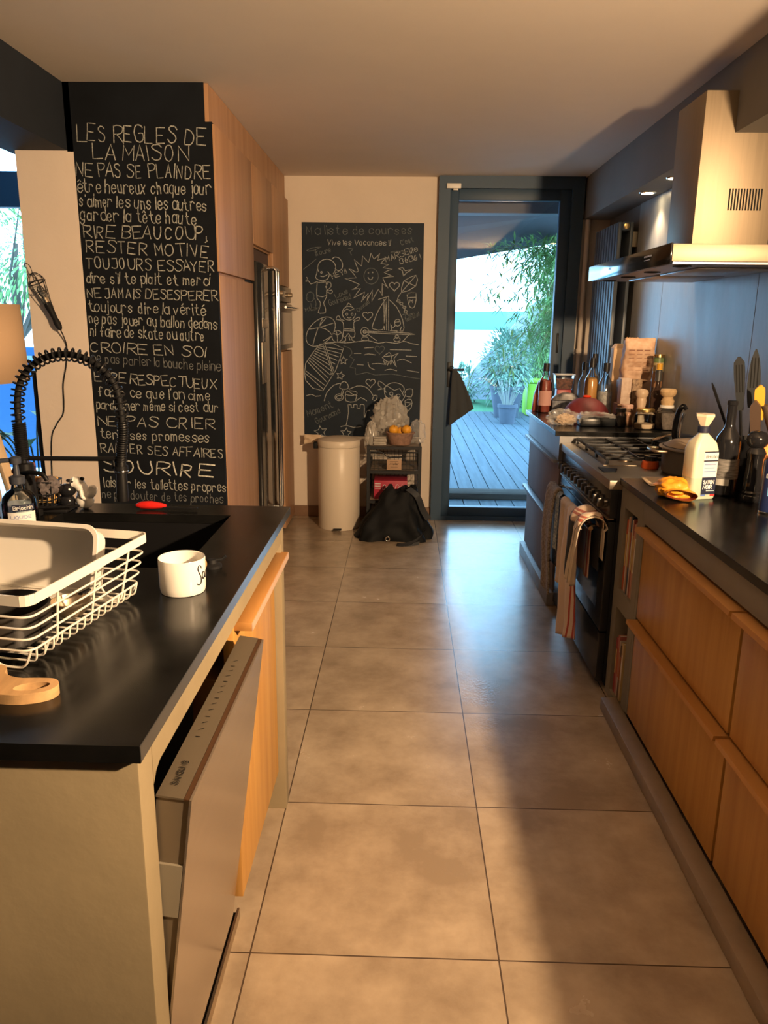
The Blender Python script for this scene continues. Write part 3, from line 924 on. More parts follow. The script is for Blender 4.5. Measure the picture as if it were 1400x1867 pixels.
# oven
t = thing('oven', 'built-in stainless oven with bar handle at head height', 'oven', (-1.1, 5.47, 1.29))
MB().box(-1.38, -0.87, 5.15, 5.788, 1.287, 1.712).build('body', M_BLACKSATIN, t, smooth=0)
cp = MB().box(-0.87, -0.838, 5.15, 5.788, 1.612, 1.712, 0.003).build('control_panel', M_STEEL_H, t)
MB().box(-0.838, -0.836, 5.38, 5.56, 1.64, 1.685).build('display', M_BLACKGLOSS, cp, smooth=0)
for y in (5.26, 5.67):
    MB().cyl((-0.838, y, 1.662), (-0.812, y, 1.662), 0.017, 0.015, 20).build('knob', M_STEEL, cp)
od = MB().box(-0.87, -0.832, 5.15, 5.788, 1.292, 1.598, 0.003).build('door', M_STEEL_H, t)
MB().box(-0.832, -0.8305, 5.20, 5.74, 1.325, 1.54).build('door_window', mat('oven_glass', (0.17, 0.14, 0.12), 0.1), od, smooth=0)
hb = MB().cyl((-0.785, 5.17, 1.572), (-0.785, 5.77, 1.572), 0.009, n=12)
for y in (5.22, 5.72):
    hb.cyl((-0.832, y, 1.572), (-0.785, y, 1.572), 0.006, n=8)
hb.build('handle', M_CHROME, od)

# ================================================================== ISLAND
ZT = 0.945
t = thing('kitchen_island', 'beige concrete island frame carrying the black worktop on the left', 'island', (-1.2, 1.5, 0))
MB().box(-2.3, -0.345, 0.90, 0.955, 0, 0.92, 0.002).build('end_panel', M_CONC, t)
a = MB()
a.prism([(0.955, 0.92), (0.955, 0.845), (0.967, 0.858), (0.985, 0.865), (2.10, 0.865), (2.10, 0.92)], 'x', -0.385, -0.345)
a.build('front_apron', M_CONC, t)
MB().box(-0.455, -0.345, 2.10, 2.147, 0, 0.92, 0.002).box(-2.3, -0.455, 2.15, 2.19, 0, 0.92).build('far_panel', M_CONC, t)
MB().box(-2.25, -2.2, 0.955, 2.10, 0, 0.92).build('rear_panel', M_CONC, t, smooth=0)
MB().box(-0.52, -0.46, 0.955, 2.10, 0.0, 0.11).build('plinth', M_CONC_GREY, t, smooth=0)
g = MB().box(-0.46, -0.402, 0.96, 1.64, 0.004, 0.02).build('kick_slot', M_DARK, t, smooth=0)
MB().box(-0.402, -0.396, 0.96, 1.645, 0.0, 0.03).build('kick_trim', M_STEEL, t, smooth=0)
# worktop with sink cut-out
t = thing('island_worktop', 'matt black stone worktop of the island', 'worktop', (-1.2, 1.5, 0.92))
X0, X1, Y0, Y1 = -2.35, -0.336, 0.886, 2.225
SX0, SX1, SY0, SY1 = -0.97, -0.487, 1.62, 2.105
w = MB()
w.box(X0, SX0, Y0, Y1, 0.92, ZT).box(SX1, X1, Y0, Y1, 0.92, ZT).box(SX0, SX1, Y0, SY0, 0.92, ZT).box(SX0, SX1, SY1, Y1, 0.92, ZT)
bmesh.ops.remove_doubles(w.bm, verts=w.bm.verts, dist=1e-5)
w.build('slab', M_STONE, t, smooth=0)
MB().box(X1, X1 + 0.0012, Y0, Y1, 0.922, ZT).build('front_edge', mat('stone_edge', (0.05, 0.05, 0.05), 0.14), t, smooth=0)
s = thing('sink', 'black composite sink set into the island worktop', 'sink', (-0.73, 1.86, 0.72))
k = MB()
k.box(SX0 - 0.02, SX0, SY0 - 0.02, SY1 + 0.02, 0.73, 0.919).box(SX1, SX1 + 0.02, SY0 - 0.02, SY1 + 0.02, 0.73, 0.919).box(SX0, SX1, SY0 - 0.02, SY0, 0.73, 0.919).box(SX0, SX1, SY1, SY1 + 0.02, 0.73, 0.919).box(SX0 - 0.02, SX1 + 0.02, SY0 - 0.02, SY1 + 0.02, 0.715, 0.73)
k.build('basin', M_BLACKSATIN, s, smooth=0)
MB().lathe([(0, 0.7335), (0.028, 0.7335), (0.04, 0.731), (0.044, 0.7305)], (-0.73, 1.86, 0), 24).build('drain', M_CHROME, s)
# oak door under the sink
t = thing('sink_cabinet', 'oak door cabinet with bar pull at the far end of the island', 'cabinet', (-0.7, 1.83, 0.13))
MB().box(-1.1, -0.39, 1.565, 2.095, 0.13, 0.70).build('carcass', M_OAK, t, smooth=0)
dr = MB().box(-0.39, -0.366, 1.562, 2.094, 0.135, 0.835, 0.002).build('door', M_OAK, t)
hp = MB().box(-0.366, -0.326, 1.572, 2.112, 0.818, 0.838, 0.0015).build('handle_bar', M_OAK_EDGE, dr)
MB().box(-0.3262, -0.3245, 1.572, 2.112, 0.819, 0.837).build('pale_front_edge', M_PALE_EDGE, dr, smooth=0)
# dishwasher: door ajar, leaning out at the top
t = thing('dishwasher', 'stainless dishwasher left slightly open under the island worktop', 'dishwasher', (-0.7, 1.25, 0.1))
MB().box(-1.1, -0.46, 0.962, 1.548, 0.10, 0.85).build('tub', M_DARK, t, smooth=0)
ang = math.radians(7.4)
def dw(x, z):
    """door section: x outwards from the back of the door, z up along the door"""
    return (-0.437 + x * math.cos(ang) + z * math.sin(ang), 0.115 + z * math.cos(ang) - x * math.sin(ang))
M_DW = mat('dishwasher_steel', (0.50, 0.43, 0.36), 0.22, 0.85, scale=3, stretch=(1, 1, 30), var=0.05)
M_DWSIDE = mat('dishwasher_side', (0.20, 0.16, 0.115), 0.4, 0.4)
L = 0.712
core = MB().prism([dw(0, 0), dw(0.048, 0), dw(0.048, L), dw(0, L)], 'y', 0.962, 1.53)
dd = core.build('door', M_DWSIDE, t, smooth=0)
MB().prism([dw(0.0485, 0), dw(0.052, 0), dw(0.052, L + 0.002), dw(0.0485, L + 0.002)], 'y', 0.958, 1.533).build('front_panel', M_DW, dd, smooth=0)
MB().prism([dw(0.0, L + 0.0005), dw(0.040, L + 0.0005), dw(0.040, L + 0.0035), dw(0.0, L + 0.0035)], 'y', 0.958, 1.533).build('control_strip', mat('control_strip', (0.13, 0.105, 0.075), 0.45, 0.3), dd, smooth=0)
MB().prism([dw(0.0405, L + 0.0005), dw(0.048, L + 0.0005), dw(0.048, L + 0.0025), dw(0.0405, L + 0.0025)], 'y', 0.958, 1.533).build('copper_line', mat('copper_line', (0.12, 0.06, 0.03), 0.35, 0.6), dd, smooth=0)
p = dw(0.008, L - 0.17)
MB().prism([dw(0.004, L - 0.20), dw(0.0475, L - 0.20), dw(0.0475, L - 0.11), dw(0.004, L - 0.11)], 'y', 0.9575, 0.962).build('side_clip', mat('grey_clip', (0.24, 0.21, 0.16), 0.5), dd, smooth=0)
mb = MB()
o_ = dw(0.016, L + 0.0042)
lettering(mb, 'SAMSUNG', (dw(0.028, 0)[0] - dw(0, 0)[0] + dw(0, L)[0] - 0.004, 0.985, dw(0.02, L + 0.0045)[1] + 0.0008), (0, 1, 0), (-math.cos(ang), 0, math.sin(ang)), 0.062, 0.0085, 0.0017, (math.sin(ang), 0, math.cos(ang)))
for i in range(14):
    yy = 1.12 + i * 0.022
    x_, z_ = dw(0.018, L + 0.0045)
    mb.ribbon([(x_ - 0.003, yy, z_ + 0.0008), (x_ + 0.003, yy + (0.004 if i % 3 else 0), z_ + 0.0004)], 0.002, (0, 0, 1))
mb.build('lettering', M_BLACKSATIN, dd, smooth=0, flip=False)
MB().box(-0.46, -0.38, 1.235, 1.26, 0.815, 0.83, 0.003).build('latch', M_BLACKRUBBER, t)

# ================================================================== ON THE ISLAND
# mug
t = thing('mug', 'white ceramic mug with black handwritten lettering on the island edge', 'mug', (-0.446, 1.478, ZT), local=True)
MB().lathe([(0, 0.004), (0.041, 0.004), (0.044, 0.001), (0.045, 0.004), (0.0462, 0.012), (0.0472, 0.070), (0.0462, 0.0725), (0.0438, 0.0705), (0.043, 0.012), (0.038, 0.008), (0, 0.008)], n=48).build('cup', M_CERAMIC, t)
ar = math.radians(64)
MB().tube([Vector((0.0452 * math.cos(ar), 0.0452 * math.sin(ar), 0.057)) + Vector((math.cos(ar), math.sin(ar), 0)) * (0.022 * math.sin(PI * i / 12)) + Vector((0, 0, -0.036 * i / 12)) for i in range(13)], 0.006, 10).build('handle', mat('tan_handle', (0.50, 0.27, 0.10), 0.35), t)
mb = MB()
word = [[(0.010, 0.044), (0.007, 0.05), (0.002, 0.05), (0.0, 0.044), (0.003, 0.036), (0.008, 0.026), (0.007, 0.016), (0.001, 0.013), (-0.004, 0.016)],
        [(0.019, 0.034), (0.014, 0.035), (0.012, 0.028), (0.015, 0.022), (0.020, 0.027), (0.021, 0.034), (0.022, 0.024), (0.026, 0.023)],
        [(0.030, 0.035), (0.030, 0.024), (0.034, 0.022), (0.038, 0.034), (0.038, 0.023)], [(0.044, 0.035), (0.044, 0.022)], [(0.044, 0.030), (0.048, 0.035), (0.052, 0.033)]]
for st in word:
    P = []
    for u, v in spline([(a, 0, b) for a, b in st], 4) and [(q.x, q.z) for q in spline([(a, 0, b) for a, b in st], 4)]:
        th = math.radians(-33) + u / 0.0472
        P.append(Vector((0.0473 * math.cos(th), 0.0473 * math.sin(th), 0.008 + v * 1.05)))
    mb.tube(P, 0.0011, 5)
mb.build('lettering', M_BLACKSATIN, t)
# drain knob
t = thing('drain_knob', 'small black drain control knob behind the white mug', 'knob', (-0.425, 1.635, ZT), local=True)
MB().lathe([(0.022, 0), (0.022, 0.006), (0.012, 0.010), (0.010, 0.018), (0, 0.019)], n=20).build('base', M_BLACKRUBBER, t)
MB().tube([(0, 0, 0.015), (0.022, 0.006, 0.017), (0.03, 0.008, 0.024)], 0.004, 8).build('lever', M_BLACKRUBBER, t)
# dish rack
RA = math.radians(-9.4)
t = thing('dish_rack', 'white wire dish rack on the island beside the sink', 'dish rack', (-0.572, 1.088, ZT), RA, local=True)
W_, D_, H_ = 0.46, 0.345, 0.125
def rk(u, v, z):
    """u 0..1 from right to left, v 0..1 from near to far; flares upward"""
    f = 0.022 * (z / H_ - 0.3)
    x0, x1 = 0.0 + f, -W_ - f
    y0, y1 = 0.0 - f, D_ + f
    return Vector((x0 + (x1 - x0) * u, y0 + (y1 - y0) * v, z))
rim = MB()
outer = [rk(0, 0, H_), rk(0, 1, H_), rk(1, 1, H_), rk(1, 0, H_)]
path = fillet(outer, 0.02, 5, closed=True)
for i in range(len(path)):
    a, b_ = path[i], path[(i + 1) % len(path)]
    n_ = (b_ - a).cross(Vector((0, 0, 1))).normalized() * 0.0012
    rim.obox((a + b_) / 2, (b_ - a) / 2 * 1.03, n_, Vector((0, 0, 0.0085)))
rim.build('rim_band', M_WHITEWIRE, t)
wr = MB()
for z in (0.096, 0.076, 0.056, 0.036):
    wr.tube(fillet([rk(0, 0, z), rk(0, 1, z), rk(1, 1, z), rk(1, 0, z)], 0.022, 5, closed=True), 0.0019, 6, closed=True)
wr.build('ring_wires', M_WHITEWIRE, t)
wr = MB()
for v in (0.2, 0.5, 0.8):
    wr.tube(fillet([rk(0, v, H_ - 0.01), rk(0, v, 0.02), rk(1, v, 0.02), rk(1, v, H_ - 0.01)], 0.012, 4), 0.0021, 6)
for u in (0.25, 0.5, 0.75):
    wr.tube(fillet([rk(u, 0, H_ - 0.01), rk(u, 0, 0.02), rk(u, 1, 0.02), rk(u, 1, H_ - 0.01)], 0.012, 4), 0.0021, 6)
wr.build('upright_wires', M_WHITEWIRE, t)
wr = MB()
n_ = 15
for i in range(n_):
    v = 0.04 + 0.92 * i / (n_ - 1)
    wr.tube(fillet([rk(0, v, 0.036), rk(0, v, 0.012), rk(1, v, 0.012), rk(1, v, 0.036)], 0.010, 4), 0.0017, 6)
wr.build('base_wires', M_WHITEWIRE, t)
wr = MB()
for v in (0.02, 0.16, 0.84, 0.98):
    z0 = 0.0022
    wr.tube(fillet([rk(0.01, v, 0.036), rk(0.03, v - 0.01, z0), rk(0.13, v - 0.01, z0), rk(0.19, v, 0.03), rk(0.5, v, 0.03), rk(0.81, v, 0.03), rk(0.87, v - 0.01, z0), rk(0.97, v - 0.01, z0), rk(0.99, v, 0.036)], 0.014, 4), 0.0021, 6)
wr.build('foot_wires', M_WHITEWIRE, t)
wr = MB()
for i in range(7):
    u = 0.42 + i * 0.075
    wr.tube(fillet([rk(u, 0.06, 0.014), rk(u, 0.06, 0.085), rk(u, 0.26, 0.085), rk(u, 0.26, 0.014)], 0.014, 4), 0.0017, 6)
wr.build('plate_dividers', M_WHITEWIRE, t)
def in_rack(u, v, z):
    q = rk(u, v, z)
    c, s_ = math.cos(RA), math.sin(RA)
    return Vector((-0.572 + q.x * c - q.y * s_, 1.088 + q.x * s_ + q.y * c, ZT + q.z))
# white tub
o = in_rack(0, 0, 0)
t = thing('plastic_tub', 'white plastic tub lying in the back of the dish rack', 'tub', tuple(in_rack(0.475, 0.80, 0.018)), RA, local=True)
k = MB()
hx, hy, hz = 0.170, 0.068, 0.055
A = rrect(-hx * 0.93, hx * 0.93, -hy * 0.9, hy * 0.9, 0.022)
B = rrect(-hx, hx, -hy, hy, 0.025)
def ringz(P, z, s_=1.0):
    return [k.bm.verts.new((x * s_, y * s_, z)) for x, y in P]
R_ = [ringz(A, 0.0), ringz(B, hz), ringz(rrect(-hx - 0.006, hx + 0.006, -hy - 0.006, hy + 0.006, 0.028), hz), ringz(rrect(-hx - 0.006, hx + 0.006, -hy - 0.006, hy + 0.006, 0.028), hz + 0.004), ringz(rrect(-hx + 0.002, hx - 0.002, -hy + 0.002, hy - 0.002, 0.023), hz + 0.004), ringz(rrect(-hx * 0.92, hx * 0.92, -hy * 0.88, hy * 0.88, 0.02), 0.004)]
for P, Q in zip(R_, R_[1:]):
    for i in range(len(P)):
        k._face([P[i], P[(i + 1) % len(P)], Q[(i + 1) % len(Q)], Q[i]])
k._face(R_[0][::-1]); k._face(R_[-1])
bmesh.ops.rotate(k.bm, verts=k.bm.verts, cent=(0, 0, 0), matrix=Matrix.Rotation(math.radians(74), 3, 'X'))
bmesh.ops.translate(k.bm, verts=k.bm.verts, vec=(0, 0.045, -min(v.co.z for v in k.bm.verts)))
k.build('shell', M_WHITEPLASTIC, t)
# things drying in the rack
M_PAN = mat('dark_pan', (0.035, 0.032, 0.03), 0.35, 0.3)
t = thing('saucepan', 'dark saucepan lying on its side in the dish rack', 'saucepan', tuple(in_rack(0.24, 0.24, 0.017)), RA + 1.75, local=True)
k = MB().lathe([(0, 0), (0.072, 0), (0.077, 0.005), (0.078, 0.055), (0.075, 0.057), (0.073, 0.054), (0.072, 0.006), (0, 0.005)], n=36)
k.build('pan', M_PAN, t)
MB().tube([(-0.02, 0.075, 0.048), (-0.03, 0.11, 0.052), (-0.045, 0.20, 0.056)], [0.008, 0.009, 0.011], 10, flat=0.6).build('handle', M_BLACKRUBBER, t)
t = thing('ladle', 'steel ladle with black handle lying along the dish rack', 'ladle', tuple(in_rack(0.10, 0.62, 0.02)), RA, local=True)
MB().lathe([(0, 0), (0.02, 0.004), (0.032, 0.018), (0.035, 0.032), (0.0335, 0.032), (0.030, 0.019), (0.019, 0.006), (0, 0.002)], (0, -0.03, 0), 24).build('bowl', M_STEEL, t)
MB().tube([(0, 0.002, 0.031), (-0.005, 0.05, 0.026), (-0.02, 0.10, 0.02)], 0.005, 8, flat=0.5).build('handle', M_BLACKRUBBER, t)
t = thing('glass_bowl', 'small clear glass bowl in the near corner of the dish rack', 'bowl', tuple(in_rack(0.62, 0.16, 0.017)), 0, local=True)
MB().lathe([(0, 0), (0.03, 0), (0.04, 0.006), (0.055, 0.03), (0.06, 0.045), (0.058, 0.045), (0.052, 0.03), (0.037, 0.009), (0, 0.006)], n=32).build('shell', M_BOTTLEGLASS, t)
t = thing('plate', 'blue patterned saucer upright between the rack dividers', 'plate', tuple(in_rack(0.80, 0.17, 0.02)), RA, local=True)
pl = MB()
pl.lathe([(0, 0), (0.03, 0), (0.05, 0.006), (0.055, 0.010), (0.054, 0.012), (0.03, 0.004), (0, 0.004)], n=36)
bmesh.ops.rotate(pl.bm, verts=pl.bm.verts, cent=(0, 0, 0), matrix=Matrix.Rotation(math.radians(80), 3, 'Y'))
bmesh.ops.translate(pl.bm, verts=pl.bm.verts, vec=(0, 0, 0.057))
pl.build('dish', mat('blue_glaze', (0.08, 0.20, 0.30), 0.2, scale=60, col2=(0.5, 0.55, 0.55)), t)
# wooden utensil
t = thing('wooden_board', 'light wooden board handle with hanging hole at the near edge of the island', 'cutting board', (-0.56, 1.02, ZT), math.radians(2), local=True)
k = MB()
loop = [(-0.16, 0.022), (-0.11, 0.03), (-0.07, 0.060), (-0.055, 0.066), (-0.043, 0.056), (-0.036, 0.036), (-0.01, 0.022), (0.02, 0.022), (0.044, 0.020), (0.056, 0.008), (0.058, -0.006), (0.050, -0.020), (0.030, -0.030), (0.005, -0.034), (-0.03, -0.028), (-0.06, -0.018), (-0.11, -0.014), (-0.16, -0.013)]
out = spline([(a, b_, 0) for a, b_ in loop], 4)
hole = [Vector((0.036 + 0.014 * math.cos(a), -0.003 + 0.010 * math.sin(a) + 0.3 * 0.014 * math.cos(a), 0)) for a in [2 * PI * i / 16 for i in range(16)]]
hole = [Vector((0.022 + 0.024 * math.cos(a), -0.006 + 0.0125 * math.sin(a) + 0.006 * math.cos(a), 0)) for a in [2 * PI * i / 16 for i in range(16)]]
ou = [k.bm.verts.new(v) for v in out]
ho = [k.bm.verts.new(v) for v in hole]
es = [k.bm.edges.new((ou[i], ou[(i + 1) % len(ou)])) for i in range(len(ou))] + [k.bm.edges.new((ho[i], ho[(i + 1) % 16])) for i in range(16)]
bmesh.ops.triangle_fill(k.bm, use_beauty=True, edges=es)
r_ = bmesh.ops.extrude_face_region(k.bm, geom=list(k.bm.faces))
bmesh.ops.translate(k.bm, verts=[v for v in r_['geom'] if isinstance(v, bmesh.types.BMVert)], vec=(0, 0, 0.016))
ob = k.build('blade', M_BAMBOOWOOD, t)
bv = ob.modifiers.new('rounding', 'BEVEL'); bv.width = 0.005; bv.segments = 3; bv.limit_method = 'ANGLE'
# red peeler
t = thing('peeler', 'red handled paring tool with black blade lying behind the sink', 'kitchen tool', (-0.70, 2.155, ZT), math.radians(-2), local=True)
MB().tube([(-0.075, 0, 0.012), (-0.06, 0, 0.013), (-0.03, 0, 0.014), (0.0, 0, 0.013), (0.012, 0, 0.012)], [0.006, 0.013, 0.014, 0.009, 0.006], 14, flat=0.85).build('handle', mat('red_plastic', (0.62, 0.02, 0.015), 0.25), t)
MB().obox((0.055, 0, 0.008), (0.05, 0, 0), (0, 0.007, 0), (0, 0, 0.0015)).build('blade', M_BLACKSATIN, t)
# faucet
FXC, FYC = -1.03, 2.03
t = thing('kitchen_faucet', 'tall matt black spring faucet arching over the island sink', 'faucet', (FXC, FYC, ZT))
MB().lathe([(0.027, 0), (0.027, 0.008), (0.0235, 0.010), (0.0235, 0.155), (0.020, 0.157), (0, 0.157)], (FXC, FYC, ZT), 28).build('column', M_BLACKSATIN, t)
arc = [Vector((FXC, FYC, ZT + 0.15)), Vector((FXC - 0.003, FYC, 1.16)), Vector((FXC - 0.003, FYC, 1.25))]
cx, cz, rx, rz = -0.893, 1.265, 0.137, 0.128
for i in range(1, 20):
    a = PI - (PI + 0.10) * i / 20
    arc.append(Vector((cx + rx * math.cos(a), FYC, cz + rz * math.sin(a))))
arc += [Vector((-0.752, FYC, 1.20)), Vector((-0.760, FYC, 1.14)), Vector((-0.764, FYC, 1.09))]
arc = spline(arc, 4)
hose = MB().tube(arc, 0.0085, 12).build('hose', M_BLACKRUBBER, t)
dist = [0.0]
for a, b_ in zip(arc, arc[1:]):
    dist.append(dist[-1] + (b_ - a).length)
def along(s_):
    for i in range(len(arc) - 1):
        if dist[i + 1] >= s_:
            f = (s_ - dist[i]) / max(dist[i + 1] - dist[i], 1e-9)
            return arc[i].lerp(arc[i + 1], f), (arc[i + 1] - arc[i]).normalized()
    return arc[-1], (arc[-1] - arc[-2]).normalized()
def coil(s0, s1, pitch, R, name):
    n = max(8, int((s1 - s0) / pitch * 14))
    P = []
    for i in range(n + 1):
        s_ = s0 + (s1 - s0) * i / n
        p, tg = along(s_)
        side = Vector((0, 1, 0))
        nn = tg.cross(side).normalized()
        a = 2 * PI * (s_ - s0) / pitch
        P.append(p + side * (R * math.cos(a)) + nn * (R * math.sin(a)))
    MB().tube(P, 0.0026, 6).build(name, M_BLACKSATIN, t)
T_ = dist[-1]
coil(0.015, 0.115, 0.0056, 0.0155, 'tight_spring')
coil(0.115, T_ - 0.13, 0.0165, 0.0165, 'spring')
coil(T_ - 0.13, T_ - 0.02, 0.0062, 0.0125, 'spray_spring')
sp = MB().tube([(-0.764, FYC, 1.115), (-0.764, FYC, 1.10), (-0.765, FYC, 1.06), (-0.766, FYC, 1.012), (-0.766, FYC, 1.0)], [0.012, 0.0135, 0.0145, 0.0165, 0.0155], 20)
sp.build('spray_head', M_BLACKSATIN, t)
ar_ = MB().cyl((FXC, FYC, 1.114), (-0.775, FYC, 1.116), 0.0065, n=12)
ar_.lathe([(0.0155, 1.078), (0.019, 1.078), (0.019, 1.098), (0.0155, 1.098), (0.0155, 1.078)], (-0.765, FYC, 0), 20)
ar_.cyl((-0.785, FYC, 1.115), (-0.783, FYC, 1.09), 0.006, n=10)
ar_.build('holder_arm', M_BLACKSATIN, t)
MB().lathe([(0.0192, 1.082), (0.0198, 1.083), (0.0192, 1.086)], (-0.765, FYC, 0), 24).build('chrome_ring', M_CHROME, t)
MB().tube(spline([(FXC, FYC - 0.02, 1.075), (FXC + 0.04, FYC - 0.05, 1.085), (FXC + 0.075, FYC - 0.06, 1.083), (FXC + 0.088, FYC - 0.062, 1.067)], 5), 0.006, 10).build('lever', M_BLACKSATIN, t)
# soap bottles
def label_patch(c, r, a0, a1, z0, z1, m, name, parent, n=14, sx=1, sy=1):
    return MB().grid(lambda u, v: Vector((c[0] + r * sx * math.cos(a0 + (a1 - a0) * u), c[1] + r * sy * math.sin(a0 + (a1 - a0) * u), c[2] + z0 + (z1 - z0) * v)), n, 1).build(name, m, parent)
def label_text(txt, c, r, a0, a1, z, h, w, m, name, parent):
    mb = MB()
    lettering(mb, txt, (0, 0, 0), (1, 0, 0), (0, 0, 1), 1.0, h, w / r / (a1 - a0) * 1.0, (0, -1, 0))
    mb.bm.free()
    mb = MB()
    # bend straight lettering round the bottle
    tmp = MB()
    lettering(tmp, txt, (0, 0, 0), (1, 0, 0), (0, 0, 1), r * (a1 - a0), h, w, (0, -1, 0))
    for v in tmp.bm.verts:
        a = a0 + v.co.x / r
        v.co = Vector((c[0] + r * math.cos(a), c[1] + r * math.sin(a), c[2] + z + v.co.z))
    return tmp.build(name, m, parent, smooth=0, flip=False)
M_LABEL = mat('paper_label', (0.68, 0.68, 0.66), 0.6)
M_LABELNAVY = mat('navy_label', (0.012, 0.016, 0.04), 0.5)
M_BLUEINK = mat('blue_ink', (0.10, 0.16, 0.42), 0.6)
SBX, SBY = -0.935, 1.80
t = thing('soap_bottle', 'clear pump soap bottle with white label in front of the faucet', 'soap bottle', (SBX, SBY, ZT))
MB().lathe([(0, 0.003), (0.036, 0.003), (0.040, 0.008), (0.041, 0.10), (0.038, 0.115), (0.028, 0.128), (0.016, 0.136), (0.014, 0.148), (0.0128, 0.148), (0.0145, 0.134), (0.027, 0.125), (0.0365, 0.113), (0.039, 0.1), (0.038, 0.01), (0, 0.006)], (SBX, SBY, ZT), 36).build('bottle', M_BOTTLEGLASS, t)
MB().lathe([(0, 0.008), (0.0365, 0.008), (0.0378, 0.012), (0.0378, 0.10), (0, 0.10)], (SBX, SBY, ZT), 32).build('soap', film_mat('clear_soap', (0.50, 0.56, 0.60), 0.8, 0.15), t)
pu = MB().lathe([(0.016, 0.148), (0.018, 0.150), (0.018, 0.166), (0.008, 0.170), (0.006, 0.196), (0.013, 0.198), (0.014, 0.212), (0.006, 0.216), (0, 0.216)], (SBX, SBY, ZT), 20)
pu.tube([(SBX, SBY, ZT + 0.207), (SBX - 0.03, SBY - 0.012, ZT + 0.206), (SBX - 0.045, SBY - 0.018, ZT + 0.196)], 0.0055, 8)
pu.build('pump', mat('slate_plastic', (0.04, 0.045, 0.06), 0.35), t)
la0, la1 = math.radians(-105), math.radians(-12)
label_patch((SBX, SBY, ZT), 0.0416, la0, la1, 0.03, 0.085, M_LABEL, 'label', t)
label_patch((SBX, SBY, ZT), 0.0419, math.radians(-88), math.radians(-15), 0.088, 0.104, M_LABELNAVY, 'brand_band', t)
label_text('Briochin', (SBX, SBY, ZT), 0.0422, math.radians(-84), math.radians(-22), 0.0915, 0.009, 0.0013, M_LABEL, 'brand_lettering', t)
label_text('LIQUIDE', (SBX, SBY, ZT), 0.0419, math.radians(-95), math.radians(-30), 0.070, 0.007, 0.0012, M_BLUEINK, 'product_lettering', t)
label_text('MAINS', (SBX, SBY, ZT), 0.0419, math.radians(-80), math.radians(-42), 0.057, 0.007, 0.0013, M_LABELNAVY, 'product_lettering', t)
PBX, PBY = -0.995, 1.74
t = thing('soap_bottle', 'clear bottle half full of pink soap at the left picture edge', 'soap bottle', (PBX, PBY, ZT))
MB().lathe([(0, 0.003), (0.033, 0.003), (0.037, 0.01), (0.037, 0.075), (0.030, 0.105), (0.016, 0.125), (0.012, 0.13), (0.012, 0.142), (0, 0.143)], (PBX, PBY, ZT), 32).build('bottle', M_BOTTLEGLASS, t)
MB().lathe([(0, 0.006), (0.0335, 0.006), (0.0345, 0.012), (0.0345, 0.072), (0, 0.072)], (PBX, PBY, ZT), 28).build('soap', mat('pink_soap', (0.46, 0.16, 0.22), 0.25), t)
# wire caddy with scrubbers
CX, CY = -1.055, 2.145
t = thing('sponge_caddy', 'black wire basket of scrubbers behind the faucet', 'basket', (CX, CY, ZT))
k = MB()
for z in (0.012, 0.03, 0.048, 0.066, 0.084):
    s_ = 0.9 + z * 1.1
    k.tube([(CX + x * s_, CY + y * s_, ZT + z) for x, y in ((-0.055, -0.035), (0.055, -0.035), (0.055, 0.035), (-0.055, 0.035))], 0.0018 if z < 0.08 else 0.003, 6, closed=True)
for i in range(9):
    x = -0.055 + 0.11 * i / 8
    for y in (-0.035, 0.035):
        k.tube([(CX + x * 0.91, CY + y * 0.91, ZT + 0.012), (CX + x * 0.995, CY + y * 0.995, ZT + 0.086)], 0.0014, 5)
for i in range(4):
    y = -0.02 + 0.04 * i / 3
    for x in (-0.055, 0.055):
        k.tube([(CX + x * 0.91, CY + y, ZT + 0.012), (CX + x * 0.995, CY + y, ZT + 0.086)], 0.0014, 5)
    k.tube([(CX - 0.05, CY + y, ZT + 0.012), (CX + 0.05, CY + y, ZT + 0.012)], 0.0014, 5)
k.build('wire_basket', M_BLACKMETAL, t)
k = MB().box(CX - 0.04, CX + 0.10, CY - 0.05, CY + 0.03, ZT, ZT + 0.010, 0.004)
k.build('drip_tray', M_BLACKRUBBER, t)
t2 = single('sponge', MB().box(-0.04, 0.04, -0.012, 0.012, 0, 0.078, 0.006), mat('yellow_sponge', (0.50, 0.30, 0.10), 0.9, var=0.2, scale=60), 'ochre sponge standing in the black wire basket', 'sponge', (CX + 0.012, CY + 0.015, ZT + 0.0145))
def puff(n_=60, r=0.03, seed=1):
    k = MB()
    k.sph((0, 0, r), r, 20)
    for v in k.bm.verts:
        d_ = (v.co - Vector((0, 0, r)))
        v.co += d_ * (0.35 * nz(v.co.x * 90 + seed, v.co.y * 90, v.co.z * 90))
    return k
single('scrubber', puff(seed=3), mat('plum_scourer', (0.22, 0.08, 0.11), 0.8, var=0.4, scale=120), 'dark pink scouring puff on top of the wire basket', 'scourer', (CX - 0.03, CY - 0.008, ZT + 0.083))
single('scrubber', puff(seed=9), mat('grey_scourer', (0.12, 0.10, 0.10), 0.7, var=0.4, scale=120), 'grey scouring puff in the wire basket beside the sponge', 'scourer', (CX + 0.035, CY - 0.013, ZT + 0.04))
t = thing('dish_brush', 'black dish brush lying across the tray in front of the wire basket', 'brush', (-0.985, 2.06, ZT), local=True)
MB().tube([(-0.04, 0, 0.024), (0.01, 0.008, 0.024), (0.075, 0.02, 0.026)], [0.006, 0.005, 0.006], 10, flat=0.6).build('handle', M_BLACKSATIN, t)
MB().box(-0.065, -0.025, -0.014, 0.014, 0.0, 0.022, 0.004).build('head', M_BLACKRUBBER, t)
